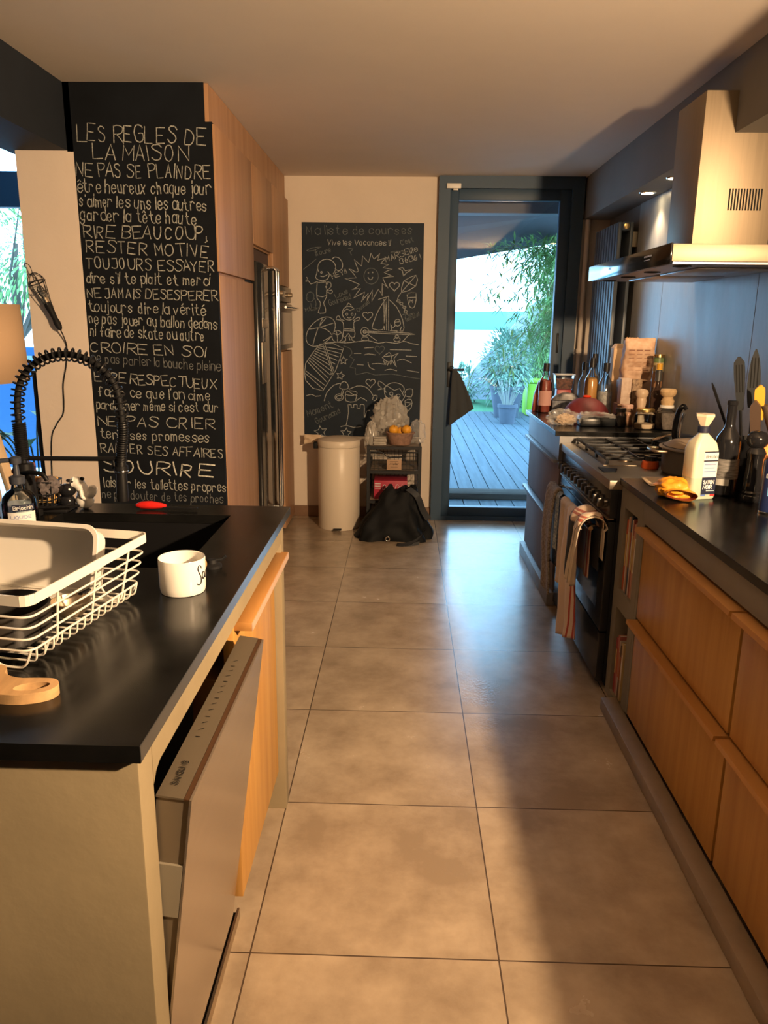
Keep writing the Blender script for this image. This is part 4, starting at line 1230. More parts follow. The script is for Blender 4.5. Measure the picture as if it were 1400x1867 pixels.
# hugging ceramic pair
t = thing('ceramic_figurine', 'black ceramic dog shaker leaning on its white partner', 'figurine', (-0.975, 2.15, ZT), local=True)
k = MB()
k.sph((0, 0, 0.022), 0.026, 18, 0.9, 0.8, 0.85)
k.sph((0.004, -0.004, 0.056), 0.022, 18, 1.15, 0.95, 0.9)
k.build('body', M_BLACKGLOSS, t)
MB().sph((-0.019, -0.006, 0.058), 0.009, 12, 0.5, 1, 1.3).build('ear', M_BLACKGLOSS, t)
MB().sph((0.018, -0.021, 0.062), 0.0035, 10).build('eye', M_CERAMIC, t)
t = thing('ceramic_figurine', 'white ceramic dog shaker hugging the black one', 'figurine', (-0.928, 2.155, ZT), local=True)
k = MB()
k.sph((0.003, 0, 0.026), 0.028, 18, 0.95, 0.8, 0.95)
k.tube(spline([(0.005, 0, 0.03), (0.0, 0, 0.055), (-0.014, 0, 0.074), (-0.03, -0.002, 0.080)], 5), [0.02] * 5 + [0.017] * 5 + [0.0165] * 5 + [0.011], 16)
k.sph((-0.016, 0, 0.077), 0.0195, 18, 1.15, 0.9, 0.9)
k.tube(spline([(0.014, -0.004, 0.04), (0.028, -0.006, 0.05), (0.034, -0.004, 0.07)], 5), [0.013] * 6 + [0.012] * 4 + [0.004], 12)
k.build('body', M_CERAMIC, t)
MB().sph((-0.040, -0.001, 0.083), 0.006, 12, 1.3, 1, 0.8).build('nose', M_BLACKGLOSS, t)
MB().sph((-0.022, -0.0175, 0.083), 0.0028, 10).build('eye', M_BLACKGLOSS, t)
MB().sph((0.002, -0.006, 0.09), 0.008, 12, 0.9, 0.6, 0.7).build('ear', M_BLACKGLOSS, t)
MB().tube(spline([(0.018, -0.02, 0.03), (0.006, -0.025, 0.042), (0.002, -0.02, 0.058)], 5), 0.005, 8).build('arm', M_CERAMIC, t)

# ================================================================== CAGE LAMP ON THE PILLAR
t = thing('inspection_lamp', 'black caged hand lamp hanging on the cream pillar', 'lamp', (-1.66, 3.64, 1.43))
A0 = Vector((-1.688, 3.60, 1.655)); A1 = Vector((-1.592, 3.60, 1.432))
ax = (A1 - A0).normalized()
sd = Vector((ax.z, 0, -ax.x)).normalized()
if sd.x < 0: sd = -sd
fw = Vector((0, -1, 0))
def cg(s_, r, th):
    return A0 + ax * s_ + (sd * math.cos(th) + fw * math.sin(th)) * r
k = MB()
for i in range(6):
    th = 2 * PI * i / 6 + 0.3
    prof = [(-0.028, 0.004), (-0.02, 0.022), (0.0, 0.036), (0.02, 0.036), (0.07, 0.027), (0.125, 0.016)]
    k.tube(spline([cg(a, b_, th) for a, b_ in prof], 4), 0.0018, 6)
for s_, r, w_ in ((0.015, 0.037, 0.003), (0.062, 0.0285, 0.002), (-0.028, 0.004, 0.003)):
    k.tube([cg(s_, r, 2 * PI * i / 20) for i in range(20)], w_, 6, closed=True)
k.build('cage', M_BLACKMETAL, t)
k = MB()
k.tube(spline([cg(-0.028, 0, 0), cg(-0.05, 0.004, 0), cg(-0.068, 0.002, 0), cg(-0.078, -0.008, 0), cg(-0.072, -0.017, 0), cg(-0.06, -0.016, 0)], 4), 0.0018, 6)
k.build('hook', M_BLACKMETAL, t)
MB().tube([cg(s_, 0, 0) for s_ in (0.115, 0.13, 0.15, 0.19, 0.205, 0.225, 0.238, 0.243)], [0.017, 0.018, 0.015, 0.0125, 0.0155, 0.0145, 0.010, 0.006], 16).build('grip', M_BLACKRUBBER, t)
MB().tube([cg(s_, 0, 0) for s_ in (0.088, 0.09, 0.112)], [0.010, 0.012, 0.012], 14).build('socket', M_STEEL, t)
MB().tube([cg(s_, 0, 0) for s_ in (0.03, 0.036, 0.05, 0.07, 0.088)], [0.003, 0.012, 0.016, 0.013, 0.009], 14).build('bulb', M_BOTTLEGLASS, t)
e = cg(0.243, 0, 0)
cord = [e, Vector((-1.585, 3.634, 1.36)), Vector((-1.595, 3.634, 1.27)), Vector((-1.617, 3.634, 1.18)), Vector((-1.622, 3.634, 1.09)), Vector((-1.632, 3.634, 1.035)), Vector((-1.668, 3.634, 0.985)), Vector((-1.70, 3.635, 0.90)), Vector((-1.72, 3.635, 0.6))]
MB().tube(spline(cord, 6), 0.0028, 6).build('cord', M_BLACKRUBBER, t)

# ================================================================== FLOOR LAMP
LX, LY = -1.765, 3.05
t = thing('floor_lamp', 'tripod floor lamp with beige drum shade and pale wooden legs', 'floor lamp', (LX, LY, 0))
k = MB()
k.lathe([(0.236, 1.535), (0.246, 1.235)], (LX, LY, 0), 48)
k.build('shade', mat('beige_shade', (0.52, 0.35, 0.22), 0.85), t, thick=0.004)
for i, a in enumerate((-20, 100, 220)):
    a = math.radians(a)
    d_ = Vector((math.cos(a), math.sin(a), 0))
    n_ = Vector((-d_.y, d_.x, 0))
    top, bot = Vector((LX, LY, 1.30)) + d_ * 0.06, Vector((LX, LY, 0.0)) + d_ * 0.44
    v_ = (bot - top) / 2
    MB().obox((top + bot) / 2, v_, n_ * 0.021, v_.cross(n_).normalized() * 0.012, 0.003).build('leg', M_PALEWOOD, t)
MB().cyl((LX, LY, 1.25), (LX, LY, 1.36), 0.03, n=16).build('hub', M_BLACKMETAL, t)

# ================================================================== RIGHT: NEAR COUNTER
t = thing('base_cabinet', 'beige panelled base carcass of the near right counter', 'cabinet', (1.14, 1.2, 0))
k = MB()
k.box(0.862, 1.42, -0.6, 2.68, 0.80, 0.878).box(0.90, 1.42, -0.6, 2.68, 0.055, 0.80).box(0.862, 0.90, 2.655, 2.68, 0.055, 0.80)
k.build('carcass', M_CONC_GREY, t, smooth=0)
MB().box(0.802, 0.862, -0.6, 2.80, 0, 0.05, 0.003).build('plinth', mat('brown_tile_plinth', (0.27, 0.205, 0.14), 0.5, var=0.15, scale=6), t)
M_OAKD = M_OAK
def drawer(y0, y1, z0, z1, name, label_loc=None):
    dr = MB().box(0.862, 0.90, y0, y1, z0, z1 - 0.02, 0.0015).build(name, M_OAKD, t)
    MB().prism([(0.826, z1 - 0.014), (0.828, z1), (0.90, z1), (0.90, z1 - 0.019), (0.862, z1 - 0.019)], 'y', y0, y1).build('handle_lip', M_OAK_EDGE, dr, smooth=0)
    return dr
for (y0, y1) in ((1.835, 2.65), (0.95, 1.82), (0.05, 0.935)):
    drawer(y0, y1, 0.448, 0.79, 'upper_drawer')
    drawer(y0, y1, 0.06, 0.44, 'lower_drawer')
t = thing('open_shelf_unit', 'narrow beige open shelf with cookbooks between cooker and drawers', 'shelf', (1.1, 2.82, 0))
k = MB()
k.box(0.862, 1.42, 2.902, 2.962, 0.0, 0.878).box(0.862, 1.42, 2.682, 2.735, 0.0, 0.878)
k.box(0.862, 1.42, 2.735, 2.902, 0.80, 0.878).box(0.862, 1.42, 2.735, 2.902, 0.395, 0.47).box(0.862, 1.42, 2.735, 2.902, 0.0, 0.035).box(1.12, 1.14, 2.735, 2.902, 0.035, 0.80)
k.build('carcass', M_CONC_GREY, t, smooth=0)
def book(y, th, h, dep, z, col, lab, grp, x=0.875):
    b = thing('book', lab, 'book', (x, y, z), 0, grp, local=True)
    mc = mat('book_cover_%02x%02x%02x' % tuple(int(c * 255) for c in col), col, 0.5)
    k = MB()
    k.box(0, dep, -th / 2, -th / 2 + 0.002, 0, h).box(0, dep, th / 2 - 0.002, th / 2, 0, h)
    k.box(-0.002, 0.0, -th / 2, th / 2, 0, h)
    k.build('cover', mc, b, smooth=0)
    MB().box(0.0005, dep - 0.004, -th / 2 + 0.0021, th / 2 - 0.0021, 0.003, h - 0.003).build('pages', mat('book_pages', (0.62, 0.55, 0.45), 0.9), b, smooth=0)
    MB().box(-0.0024, -0.0019, -th * 0.28, th * 0.28, h * 0.35, h * 0.8).build('spine_title', mat('spine_title_%d' % (int(h * 1e4) % 3), [(0.7, 0.66, 0.6), (0.45, 0.12, 0.05), (0.6, 0.5, 0.2)][int(h * 1e4) % 3], 0.6), b, smooth=0)
UP = [(0.022, .285, (0.45, 0.08, 0.03), 'orange red cookbook at the far end of the upper niche'), (0.012, .30, (0.62, 0.55, 0.47), 'thin cream book second from the far end of the upper niche'), (0.016, .305, (0.40, 0.22, 0.14), 'brown cookbook third from the far end of the upper niche'),
      (0.02, .31, (0.04, 0.07, 0.12), 'navy cookbook in the middle of the upper niche'), (0.012, .30, (0.55, 0.50, 0.45), 'thin pale grey book just nearer than the navy one'), (0.018, .305, (0.28, 0.07, 0.05), 'dark red cookbook in the nearer half of the upper niche'),
      (0.014, .29, (0.50, 0.24, 0.18), 'salmon spined book second from the near end of the upper niche'), (0.02, .30, (0.33, 0.22, 0.15), 'brown book at the near end of the upper niche')]
y = 2.897
for th, h, c, lab in UP:
    book(y - th / 2, th - 0.001, h, 0.21, 0.4705, c, lab, 'cookbooks in the upper niche')
    y -= th
LO = [(0.022, .23, (0.30, 0.03, 0.04), 'crimson book at the far end of the lower niche'), (0.024, .25, (0.42, 0.14, 0.13), 'rose spined book second from the far end of the lower niche'), (0.014, .235, (0.50, 0.44, 0.36), 'thin cream book in the middle of the lower niche'),
      (0.02, .22, (0.10, 0.05, 0.04), 'dark brown book in the lower niche beside the cream one'), (0.022, .24, (0.52, 0.40, 0.20), 'straw yellow book at the near end of the lower niche')]
y = 2.895
for th, h, c, lab in LO:
    book(y - th / 2, th - 0.001, h, 0.2, 0.0355, c, lab, 'books in the lower niche')
    y -= th
single('counter_worktop', MB().box(0, 0.575, 0, 3.562, 0, 0.025, 0.0015), M_STONE, 'black stone worktop of the near right counter', 'worktop', (0.85, -0.6, 0.8795), smooth=0)
ZR = 0.9045

# ================================================================== FAR RIGHT UNIT
t = thing('drawer_cabinet', 'grey steel-edged drawer cabinet between cooker and garden door', 'cabinet', (1.1, 4.45, 0))
M_GREYFRONT = mat('grey_front', (0.20, 0.155, 0.145), 0.7, var=0.06, spec=0.2)
M_STEELFACE = mat('satin_steel_face', (0.26, 0.26, 0.27), 0.42, 0.7, var=0.08, scale=5)
k = MB()
k.box(0.805, 1.42, 3.945, 4.93, 0.80, 0.925).box(0.84, 1.42, 3.945, 4.93, 0.08, 0.80)
k.build('carcass', M_STEELFACE, t, smooth=0)
MB().box(0.79, 1.42, 3.94, 4.95, 0, 0.075, 0.002).build('plinth', mat('tile_plinth', (0.26, 0.25, 0.24), 0.5, var=0.2, scale=12, stretch=(1, 6, 1)), t)
for z0, z1, nm in ((0.475, 0.78, 'upper_drawer'), (0.085, 0.455, 'lower_drawer')):
    dr = MB().box(0.815, 0.84, 3.955, 4.925, z0, z1, 0.002).build(nm, M_GREYFRONT, t)
    MB().box(0.782, 0.84, 3.955, 4.925, z1 + 0.001, z1 + 0.018, 0.002).build('handle_lip', M_STEELFACE, dr)
single('counter_worktop', MB().box(0, 0.645, 0, 1.0, 0, 0.025, 0.002), M_STONE, 'raised black worktop beside the garden door, crowded with jars', 'worktop', (0.78, 3.94, 0.9255), smooth=0)
ZF = 0.951

# ================================================================== COOKER
t = thing('range_cooker', 'wide black range cooker with steel hob and towels on its rail', 'cooker', (1.1, 3.45, 0))
CY0, CY1, CXF = 2.972, 3.932, 0.822
MB().box(CXF + 0.03, 1.40, CY0, CY1, 0.03, 0.855).build('body', M_BLACKENAMEL, t, smooth=0)
MB().box(0.812, 1.41, CY0 - 0.002, CY1 + 0.002, 0.855, 0.892, 0.003).build('hob_top', M_STEEL_H, t)
MB().box(1.34, 1.41, CY0, CY1, 0.892, 0.91, 0.003).build('hob_rear_rail', M_STEEL_H, t)
MB().box(0.87, 1.33, 3.30, 3.915, 0.892, 0.8945).build('hob_well', M_STEEL_H, t, smooth=0)
cp = MB().box(CXF, CXF + 0.03, CY0, CY1, 0.738, 0.855, 0.002).build('control_panel', M_BLACKENAMEL, t)
MB().box(CXF - 0.006, CXF + 0.02, CY0, CY1, 0.73, 0.737, 0.001).build('panel_ridge', M_STEEL_H, t)
for i in range(12):
    y = 3.03 + i * 0.0745
    kb = MB().cyl((CXF, y, 0.79), (CXF - 0.012, y, 0.79), 0.019, 0.018, 20).build('knob', mat('dark_steel', (0.16, 0.15, 0.14), 0.3, 0.9), cp)
    MB().box(CXF - 0.036, CXF - 0.012, y - 0.005, y + 0.005, 0.772, 0.808, 0.003).build('grip', mat('dark_steel', (0.16, 0.15, 0.14), 0.3, 0.9), kb)
od = MB().box(CXF, CXF + 0.03, CY0 + 0.002, CY1 - 0.002, 0.256, 0.722, 0.003).build('oven_door', M_BLACKENAMEL, t)
MB().box(CXF - 0.0015, CXF, CY0 + 0.01, CY1 - 0.01, 0.684, 0.690).build('trim_line', M_STEEL_H, od, smooth=0)
MB().box(CXF - 0.0015, CXF, 3.06, 3.84, 0.33, 0.60).build('door_window', M_BLACKGLOSS, od, smooth=0)
hb = MB().cyl((0.766, CY0 + 0.05, 0.682), (0.766, CY1 - 0.03, 0.682), 0.0095, n=14)
for y in (CY0 + 0.10, CY1 - 0.08):
    hb.cyl((CXF, y, 0.682), (0.766, y, 0.682), 0.008, n=10)
hb.build('towel_rail', M_CHROME, od)
MB().box(CXF, CXF + 0.03, CY0 + 0.002, CY1 - 0.002, 0.032, 0.248, 0.003).build('storage_drawer', M_BLACKENAMEL, t)
MB().box(0.87, 1.38, CY0 + 0.02, CY1 - 0.02, 0.0, 0.03).build('plinth', M_DARK, t, smooth=0)
GX0, GX1 = 0.885, 1.32
for gy0, gy1 in ((3.315, 3.505), (3.515, 3.70), (3.71, 3.905)):
    k = MB()
    z = 0.925
    for y in (gy0, gy1, (gy0 + gy1) / 2):
        k.box(GX0, GX1, y - 0.004, y + 0.004, z - 0.012, z, 0.001)
    for x in (GX0, GX0 + 0.145, GX0 + 0.29, GX1):
        k.box(x - 0.004, x + 0.004, gy0, gy1, z - 0.012, z, 0.001)
    for x in (GX0 + 0.004, GX1 - 0.004):
        for y in (gy0, gy1):
            k.box(x - 0.005, x + 0.005, y - 0.005, y + 0.005, 0.8946, z - 0.01)
    k.build('pan_grate', M_BLACKMETAL, t)
M_BURN = mat('burner_alloy', (0.5, 0.42, 0.34), 0.4, 0.8)
for x, y, r in ((0.99, 3.41, 0.032), (1.22, 3.41, 0.04), (1.10, 3.607, 0.055), (0.99, 3.81, 0.04), (1.22, 3.81, 0.045)):
    b_ = MB().lathe([(0, 0.8946), (r, 0.8946), (r, 0.904), (r * 0.7, 0.906), (0, 0.906)], (x, y, 0), 24).build('burner', M_BURN, t)
    MB().lathe([(r * 0.75, 0.906), (r * 0.75, 0.911), (r * 0.6, 0.913), (0, 0.913)], (x, y, 0), 24).build('burner_cap', M_BLACKENAMEL, b_)
single('worktop_corner_rest', MB().prism([(0, 0), (0.045, 0.0), (0.075, 0.08), (0.0, 0.11)], 'z', 0, 0.004), M_BLACKRUBBER, 'black spoon rest lying at the front corner of the hob', 'spoon rest', (0.83, 3.13, 0.8925), smooth=0)

# ---- cloths on the rail
def drape(name, y0, y1, zf, zb, m, label, cat, fold=0.006, waves=3.0, seed=0.0, xoff=0.0, bulge=0.0, ytap=0.0, ztilt=0.0, thick=0.0025, nu=60, nv=24, grp=None, ret=False, xr=0.0115):
    """cloth hung over the rail: long front fall, short back fall"""
    zr = 0.682
    lenf, lenb = zr - zf, zr - zb
    r = xr + xoff
    L_ = lenf + PI * r + lenb
    def f(u, v):
        s_ = u * L_
        yy = y0 + (y1 - y0) * v
        if s_ < lenf:
            k_ = 1 - s_ / lenf
            x, z = 0.766 - r, zr - (lenf - s_)
            z += ztilt * (v - 0.5) * k_
            wv = fold * (0.3 + k_) * math.sin(waves * 2 * PI * v + seed + 1.5 * k_) + 0.3 * fold * nz(v * 5 + seed, s_ * 9)
            x -= 0.004 + abs(fold) * (0.3 + k_) * 0.8 + wv + bulge * math.sin(PI * min(1, k_ * 1.2))
            yy = (y0 + y1) / 2 + (yy - (y0 + y1) / 2) * (1 + ytap * k_) + 0.008 * nz(s_ * 6 + seed, v * 3)
        elif s_ < lenf + PI * r:
            a = (s_ - lenf) / r
            x, z = 0.766 - (r + 0.003) * math.cos(a), zr + (r + 0.003) * math.sin(a)
            z += 0.003 * math.sin(waves * 2 * PI * v + seed) * math.sin(a)
        else:
            k_ = (s_ - lenf - PI * r) / lenb
            x, z = 0.766 + r, zr - k_ * lenb
            x += 0.004 * math.sin(waves * 2 * PI * v + seed) * k_
            x = min(x, 0.811)
        return Vector((x, yy, z))
    k = MB()
    k.grid(f, nu, nv)
    o = k.build(name, m, None, thick=thick, smooth=70, flip=False)
    return tag(o, label, cat, grp)
def stripe_mat(name, base, strip, ax, bands, rough=0.9):
    m = bpy.data.materials.new(name)
    m.use_nodes = True
    nt = m.node_tree
    b = nt.nodes['Principled BSDF']
    b.inputs['Roughness'].default_value = rough
    b.inputs['Sheen Weight'].default_value = 0.2
    tc = nt.nodes.new('ShaderNodeTexCoord')
    sp = nt.nodes.new('ShaderNodeSeparateXYZ')
    nt.links.new(tc.outputs['Object'], sp.inputs[0])
    prev = None
    for lo_, hi_ in bands:
        g1 = nt.nodes.new('ShaderNodeMath'); g1.operation = 'GREATER_THAN'; g1.inputs[1].default_value = lo_
        g2 = nt.nodes.new('ShaderNodeMath'); g2.operation = 'LESS_THAN'; g2.inputs[1].default_value = hi_
        nt.links.new(sp.outputs[ax], g1.inputs[0]); nt.links.new(sp.outputs[ax], g2.inputs[0])
        mu = nt.nodes.new('ShaderNodeMath'); mu.operation = 'MULTIPLY'
        nt.links.new(g1.outputs[0], mu.inputs[0]); nt.links.new(g2.outputs[0], mu.inputs[1])
        if prev:
            ad = nt.nodes.new('ShaderNodeMath'); ad.operation = 'ADD'; ad.use_clamp = True
            nt.links.new(prev.outputs[0], ad.inputs[0]); nt.links.new(mu.outputs[0], ad.inputs[1])
            prev = ad
        else:
            prev = mu
    mx = nt.nodes.new('ShaderNodeMix'); mx.data_type = 'RGBA'
    mx.inputs['A'].default_value = (*base, 1); mx.inputs['B'].default_value = (*strip, 1)
    nt.links.new(prev.outputs[0], mx.inputs['Factor'])
    nt.links.new(mx.outputs['Result'], b.inputs['Base Color'])
    return m
M_GLOVE = mat('speckled_cloth', (0.16, 0.12, 0.09), 0.9, scale=90, col2=(0.42, 0.36, 0.28), detail=2)
g = drape('oven_glove', 3.67, 3.86, 0.16, 0.30, M_GLOVE, 'long speckled oven glove at the far end of the cooker rail', 'oven glove', fold=0.003, waves=1, seed=1, xoff=0.004, bulge=0.012, thick=0.012, nv=14)
mb = MB()
mb.tube([(0.742, 3.67 + 0.19 * i / 10, 0.34 + 0.003 * math.sin(i)) for i in range(11)], 0.0035, 6)
mb.build('band', M_BLACKRUBBER, g)
drape('dish_towel', 3.37, 3.54, 0.30, 0.42, mat('linen_cloth', (0.66, 0.54, 0.43), 0.95, var=0.1, scale=60), 'plain linen towel hanging mid rail beside the oven glove', 'towel', fold=0.006, waves=1.5, seed=0.4, xoff=0.003)
drape('dish_towel', 3.58, 3.65, 0.42, 0.46, mat('blue_print_cloth', (0.10, 0.16, 0.24), 0.9, scale=80, col2=(0.45, 0.5, 0.52), detail=2), 'narrow blue printed cloth between glove and linen towel', 'towel', fold=0.004, waves=1, seed=2)
M_STRIPE = stripe_mat('red_striped_towel', (0.70, 0.56, 0.46), (0.42, 0.05, 0.04), 1, ((3.06, 3.08), (3.09, 3.11), (3.13, 3.14)))
drape('dish_towel', 3.08, 3.37, 0.13, 0.45, M_STRIPE, 'long cream tea towel with red stripes at the near end of the rail', 'towel', fold=0.013, waves=2.2, seed=2.2, xoff=0.004, bulge=0.01, ytap=0.15, ztilt=-0.10)
drape('dish_cloth', 3.02, 3.22, 0.48, 0.50, mat('charcoal_cloth', (0.035, 0.037, 0.04), 0.9), 'dark grey cloth draped over the striped tea towel', 'cloth', fold=0.008, waves=1.2, seed=0.9, xoff=0.026, ztilt=-0.14)
M_STRIPE2 = stripe_mat('beige_striped_cloth', (0.64, 0.54, 0.42), (0.13, 0.11, 0.09), 1, ((2.995, 3.000), (3.02, 3.025), (3.05, 3.055), (3.08, 3.085)))
drape('dish_cloth', 2.975, 3.065, 0.45, 0.56, M_STRIPE2, 'beige pin-striped cloth folded over the near end of the rail', 'cloth', fold=0.010, waves=2.0, seed=0.2, xoff=0.042, ytap=0.15)
def bunch(u, v):
    yy = 2.99 + 0.17 * v
    a = u * PI * 1.25 - 0.35
    r = 0.045 + 0.012 * nz(v * 4, u * 4, 3.3) + 0.008 * math.sin(v * 9)
    return Vector((0.766 - r * 1.05 * math.cos(a), yy, 0.70 + r * math.sin(a) * 0.95))
k = MB().grid(bunch, 24, 20)
tag(k.build('dish_cloth', stripe_mat('rust_striped_cloth', (0.66, 0.50, 0.38), (0.36, 0.08, 0.05), 2, ((0.716, 0.726), (0.731, 0.738))), None, thick=0.003, smooth=70, flip=False), 'rust striped cloth bunched on top of the near end of the rail', 'cloth')

# ================================================================== COOKER HOOD
t = thing('cooker_hood', 'stainless chimney hood with black glass front above the cooker', 'cooker hood', (1.2, 3.39, 1.69))
HY0, HY1, HX = 2.79, 4.0, 0.905
MB().box(HX + 0.006, 1.425, HY0, HY1, 1.70, 1.757, 0.0015).build('canopy', M_HOOD, t)
MB().box(HX, HX + 0.006, HY0, HY1, 1.692, 1.76, 0.001).build('front_glass', M_BLACKGLOSS, t)
MB().box(HX + 0.015, 1.41, HY0 + 0.015, HY1 - 0.015, 1.692, 1.70).build('underside', mat('underside_steel', (0.30, 0.30, 0.30), 0.4, 0.8), t, smooth=0)
for y0, y1 in ((2.95, 3.38), (3.41, 3.84)):
    MB().box(1.06, 1.34, y0, y1, 1.686, 1.692, 0.002).build('grease_filter', mat('filter_steel', (0.34, 0.33, 0.32), 0.35, 0.9, scale=40, stretch=(1, 12, 1), var=0.3), t)
for y in (2.90, 3.24, 3.58, 3.9):
    MB().lathe([(0.032, 0), (0.032, -0.004), (0.024, -0.004), (0.022, -0.001), (0, -0.001)], (0.985, y, 1.692), 20).build('lamp_lens', M_BLACKSATIN, t)
ch = MB().box(1.128, 1.425, 3.235, 3.545, 1.757, 2.352, 0.001).build('chimney', M_HOOD, t)
gr = MB()
for i in range(12):
    x = 1.252 + i * 0.0112
    gr.box(x, x + 0.0055, 3.2335, 3.2350, 1.925, 2.005)
gr.build('vent_slots', M_DARK, t, smooth=0)
mb = MB()
lettering(mb, 'smeg', (HX - 0.0006, 3.62, 1.722), (0, -1, 0), (0, 0, 1), 0.045, 0.014, 0.0022, (-1, 0, 0))
for i in range(6):
    mb.ribbon([(HX - 0.0006, 3.09 - i * 0.016, 1.735), (HX - 0.0006, 3.083 - i * 0.016, 1.735)], 0.006, (-1, 0, 0))
mb.ribbon([(HX - 0.0006, 3.09, 1.722), (HX - 0.0006, 3.02, 1.722)], 0.0025, (-1, 0, 0))
mb.build('lettering', M_WHITEPLASTIC, t, smooth=0, flip=False)

# ================================================================== RADIATOR
t = thing('radiator', 'tall dark vertical radiator on the right wall beside the garden door', 'radiator', (1.37, 5.3, 0.35))
M_RAD = mat('anthracite_paint', (0.10, 0.12, 0.15), 0.4)
for i in range(9):
    y = 5.04 + i * 0.066
    MB().box(1.30, 1.325, y, y + 0.048, 0.36, 2.10, 0.006).build('fin', M_RAD, t)
k = MB()
k.box(1.325, 1.375, 5.04, 5.62, 0.36, 0.41, 0.004).box(1.325, 1.375, 5.04, 5.62, 2.05, 2.10, 0.004).box(1.375, 1.395, 5.04, 5.62, 0.36, 2.10, 0.004)
k.build('manifold', M_RAD, t)
k = MB().box(1.395, 1.44, 5.10, 5.15, 1.96, 2.05).box(1.395, 1.44, 5.50, 5.55, 1.96, 2.05).box(1.395, 1.44, 5.10, 5.15, 0.5, 0.56)
k.build('bracket', M_STEEL, t, smooth=0)
MB().lathe([(0.018, 0), (0.018, 0.006), (0.009, 0.008), (0, 0.008)], n=20).build('bleed_valve', mat('brass', (0.72, 0.50, 0.22), 0.25, 1.0), t)
vv = bpy.data.objects['bleed_valve']
vv.rotation_euler = (PI / 2, 0, 0)
vv.location = Vector((1.35, 5.04, 2.075)) - Vector((1.37, 5.3, 0.35))
for v in vv.data.vertices:
    v.co += Vector((1.37, 5.3, 0.35))
pt = thing('heating_pipe', 'beige vertical heating pipe in the corner by the garden door', 'pipe', (1.27, 5.78, 0))
MB().cyl((1.275, 5.775, 0.0), (1.275, 5.775, 2.2), 0.018, n=16).build('pipe', M_WALL, pt)
MB().cyl((1.275, 5.775, 1.28), (1.275, 5.775, 1.31), 0.024, n=16).build('pipe_joint', M_WALL, pt)

# ================================================================== BOTTLES, JARS AND PACKS ON THE FAR WORKTOP
def bottle(x, y, z, r, h, neck, glass, liquid, fill, cap, label, cat='bottle', lab=None, shoulder=0.6, grp=None, nm='bottle', labcol=None):
    t = thing(nm, label, cat, (x, y, z), 0, grp, local=True)
    sh = h * shoulder
    MB().lathe([(0, 0.001), (r * 0.9, 0.001), (r, 0.006), (r, sh), (r * 0.86, sh + h * 0.06), (neck * 1.15, sh + h * 0.16), (neck, h * 0.82), (neck, h * 0.90)], n=28).build('glass', glass, t)
    if liquid:
        f = min(fill, shoulder) * h
        pr = [(0, 0.004), (r * 0.86, 0.004), (r * 0.93, 0.01), (r * 0.93, f)]
        if fill > shoulder:
            pr += [(r * 0.8, sh + h * 0.06), (neck * 0.9, fill * h)]
        pr.append((0, pr[-1][1]))
        MB().lathe(pr, n=24).build('contents', liquid, t)
    MB().lathe([(neck * 1.02, h * 0.84), (neck * 1.25, h * 0.845), (neck * 1.25, h), (0, h)], n=20).build('cap', cap, t)
    if lab:
        MB().grid(lambda u, v: Vector((r * 1.012 * math.cos(math.radians(-170 + 160 * u)), r * 1.012 * math.sin(math.radians(-170 + 160 * u)), sh * (lab[0] + (lab[1] - lab[0]) * v))), 16, 1).build('paper_label', labcol or M_LABEL, t)
    return t
M_CAPBLACK = mat('black_cap', (0.015, 0.015, 0.018), 0.35)
bottle(0.870, 4.80, ZF, 0.040, 0.30, 0.0155, M_BOTTLEGLASS, mat('red_sauce', (0.27, 0.06, 0.04), 0.4), 0.62, M_CAPBLACK, 'red sauce bottle with black cap at the left end of the raised worktop', lab=(0.25, 0.75), labcol=mat('pinkish_label', (0.55, 0.30, 0.26), 0.7))
M_CLEARLIQ = film_mat('clear_spirit', (0.75, 0.80, 0.82), 0.12, 0.05)
bottle(1.098, 4.58, ZF, 0.041, 0.345, 0.015, M_BOTTLEGLASS, mat('amber_syrup', (0.55, 0.30, 0.10), 0.2), 0.68, M_CAPBLACK, 'tall amber syrup bottle with black cap behind the red dome', lab=(0.1, 0.45), labcol=mat('amber_label', (0.45, 0.25, 0.12), 0.7))
bottle(1.105, 4.80, ZF, 0.034, 0.31, 0.013, M_BOTTLEGLASS, M_CLEARLIQ, 0.6, M_CAPBLACK, 'slim clear bottle with black cap just left of the amber syrup')
bottle(1.19, 4.62, ZF, 0.041, 0.315, 0.016, M_BOTTLEGLASS, M_CLEARLIQ, 0.6, M_CAPBLACK, 'clear spirit bottle with printed label right of the amber syrup', lab=(0.15, 0.8), labcol=mat('grey_print', (0.20, 0.20, 0.20), 0.6, scale=50, col2=(0.45, 0.45, 0.43)))
bottle(1.165, 4.82, ZF, 0.036, 0.36, 0.014, M_BOTTLEGLASS, M_CLEARLIQ, 0.6, M_CAPBLACK, 'tallest clear bottle in the back row behind the amber syrup')
bottle(1.27, 4.80, ZF, 0.036, 0.34, 0.014, M_BOTTLEGLASS, M_CLEARLIQ, 0.6, M_WHITEPLASTIC, 'clear bottle with pale cap between radiator and flour bag')
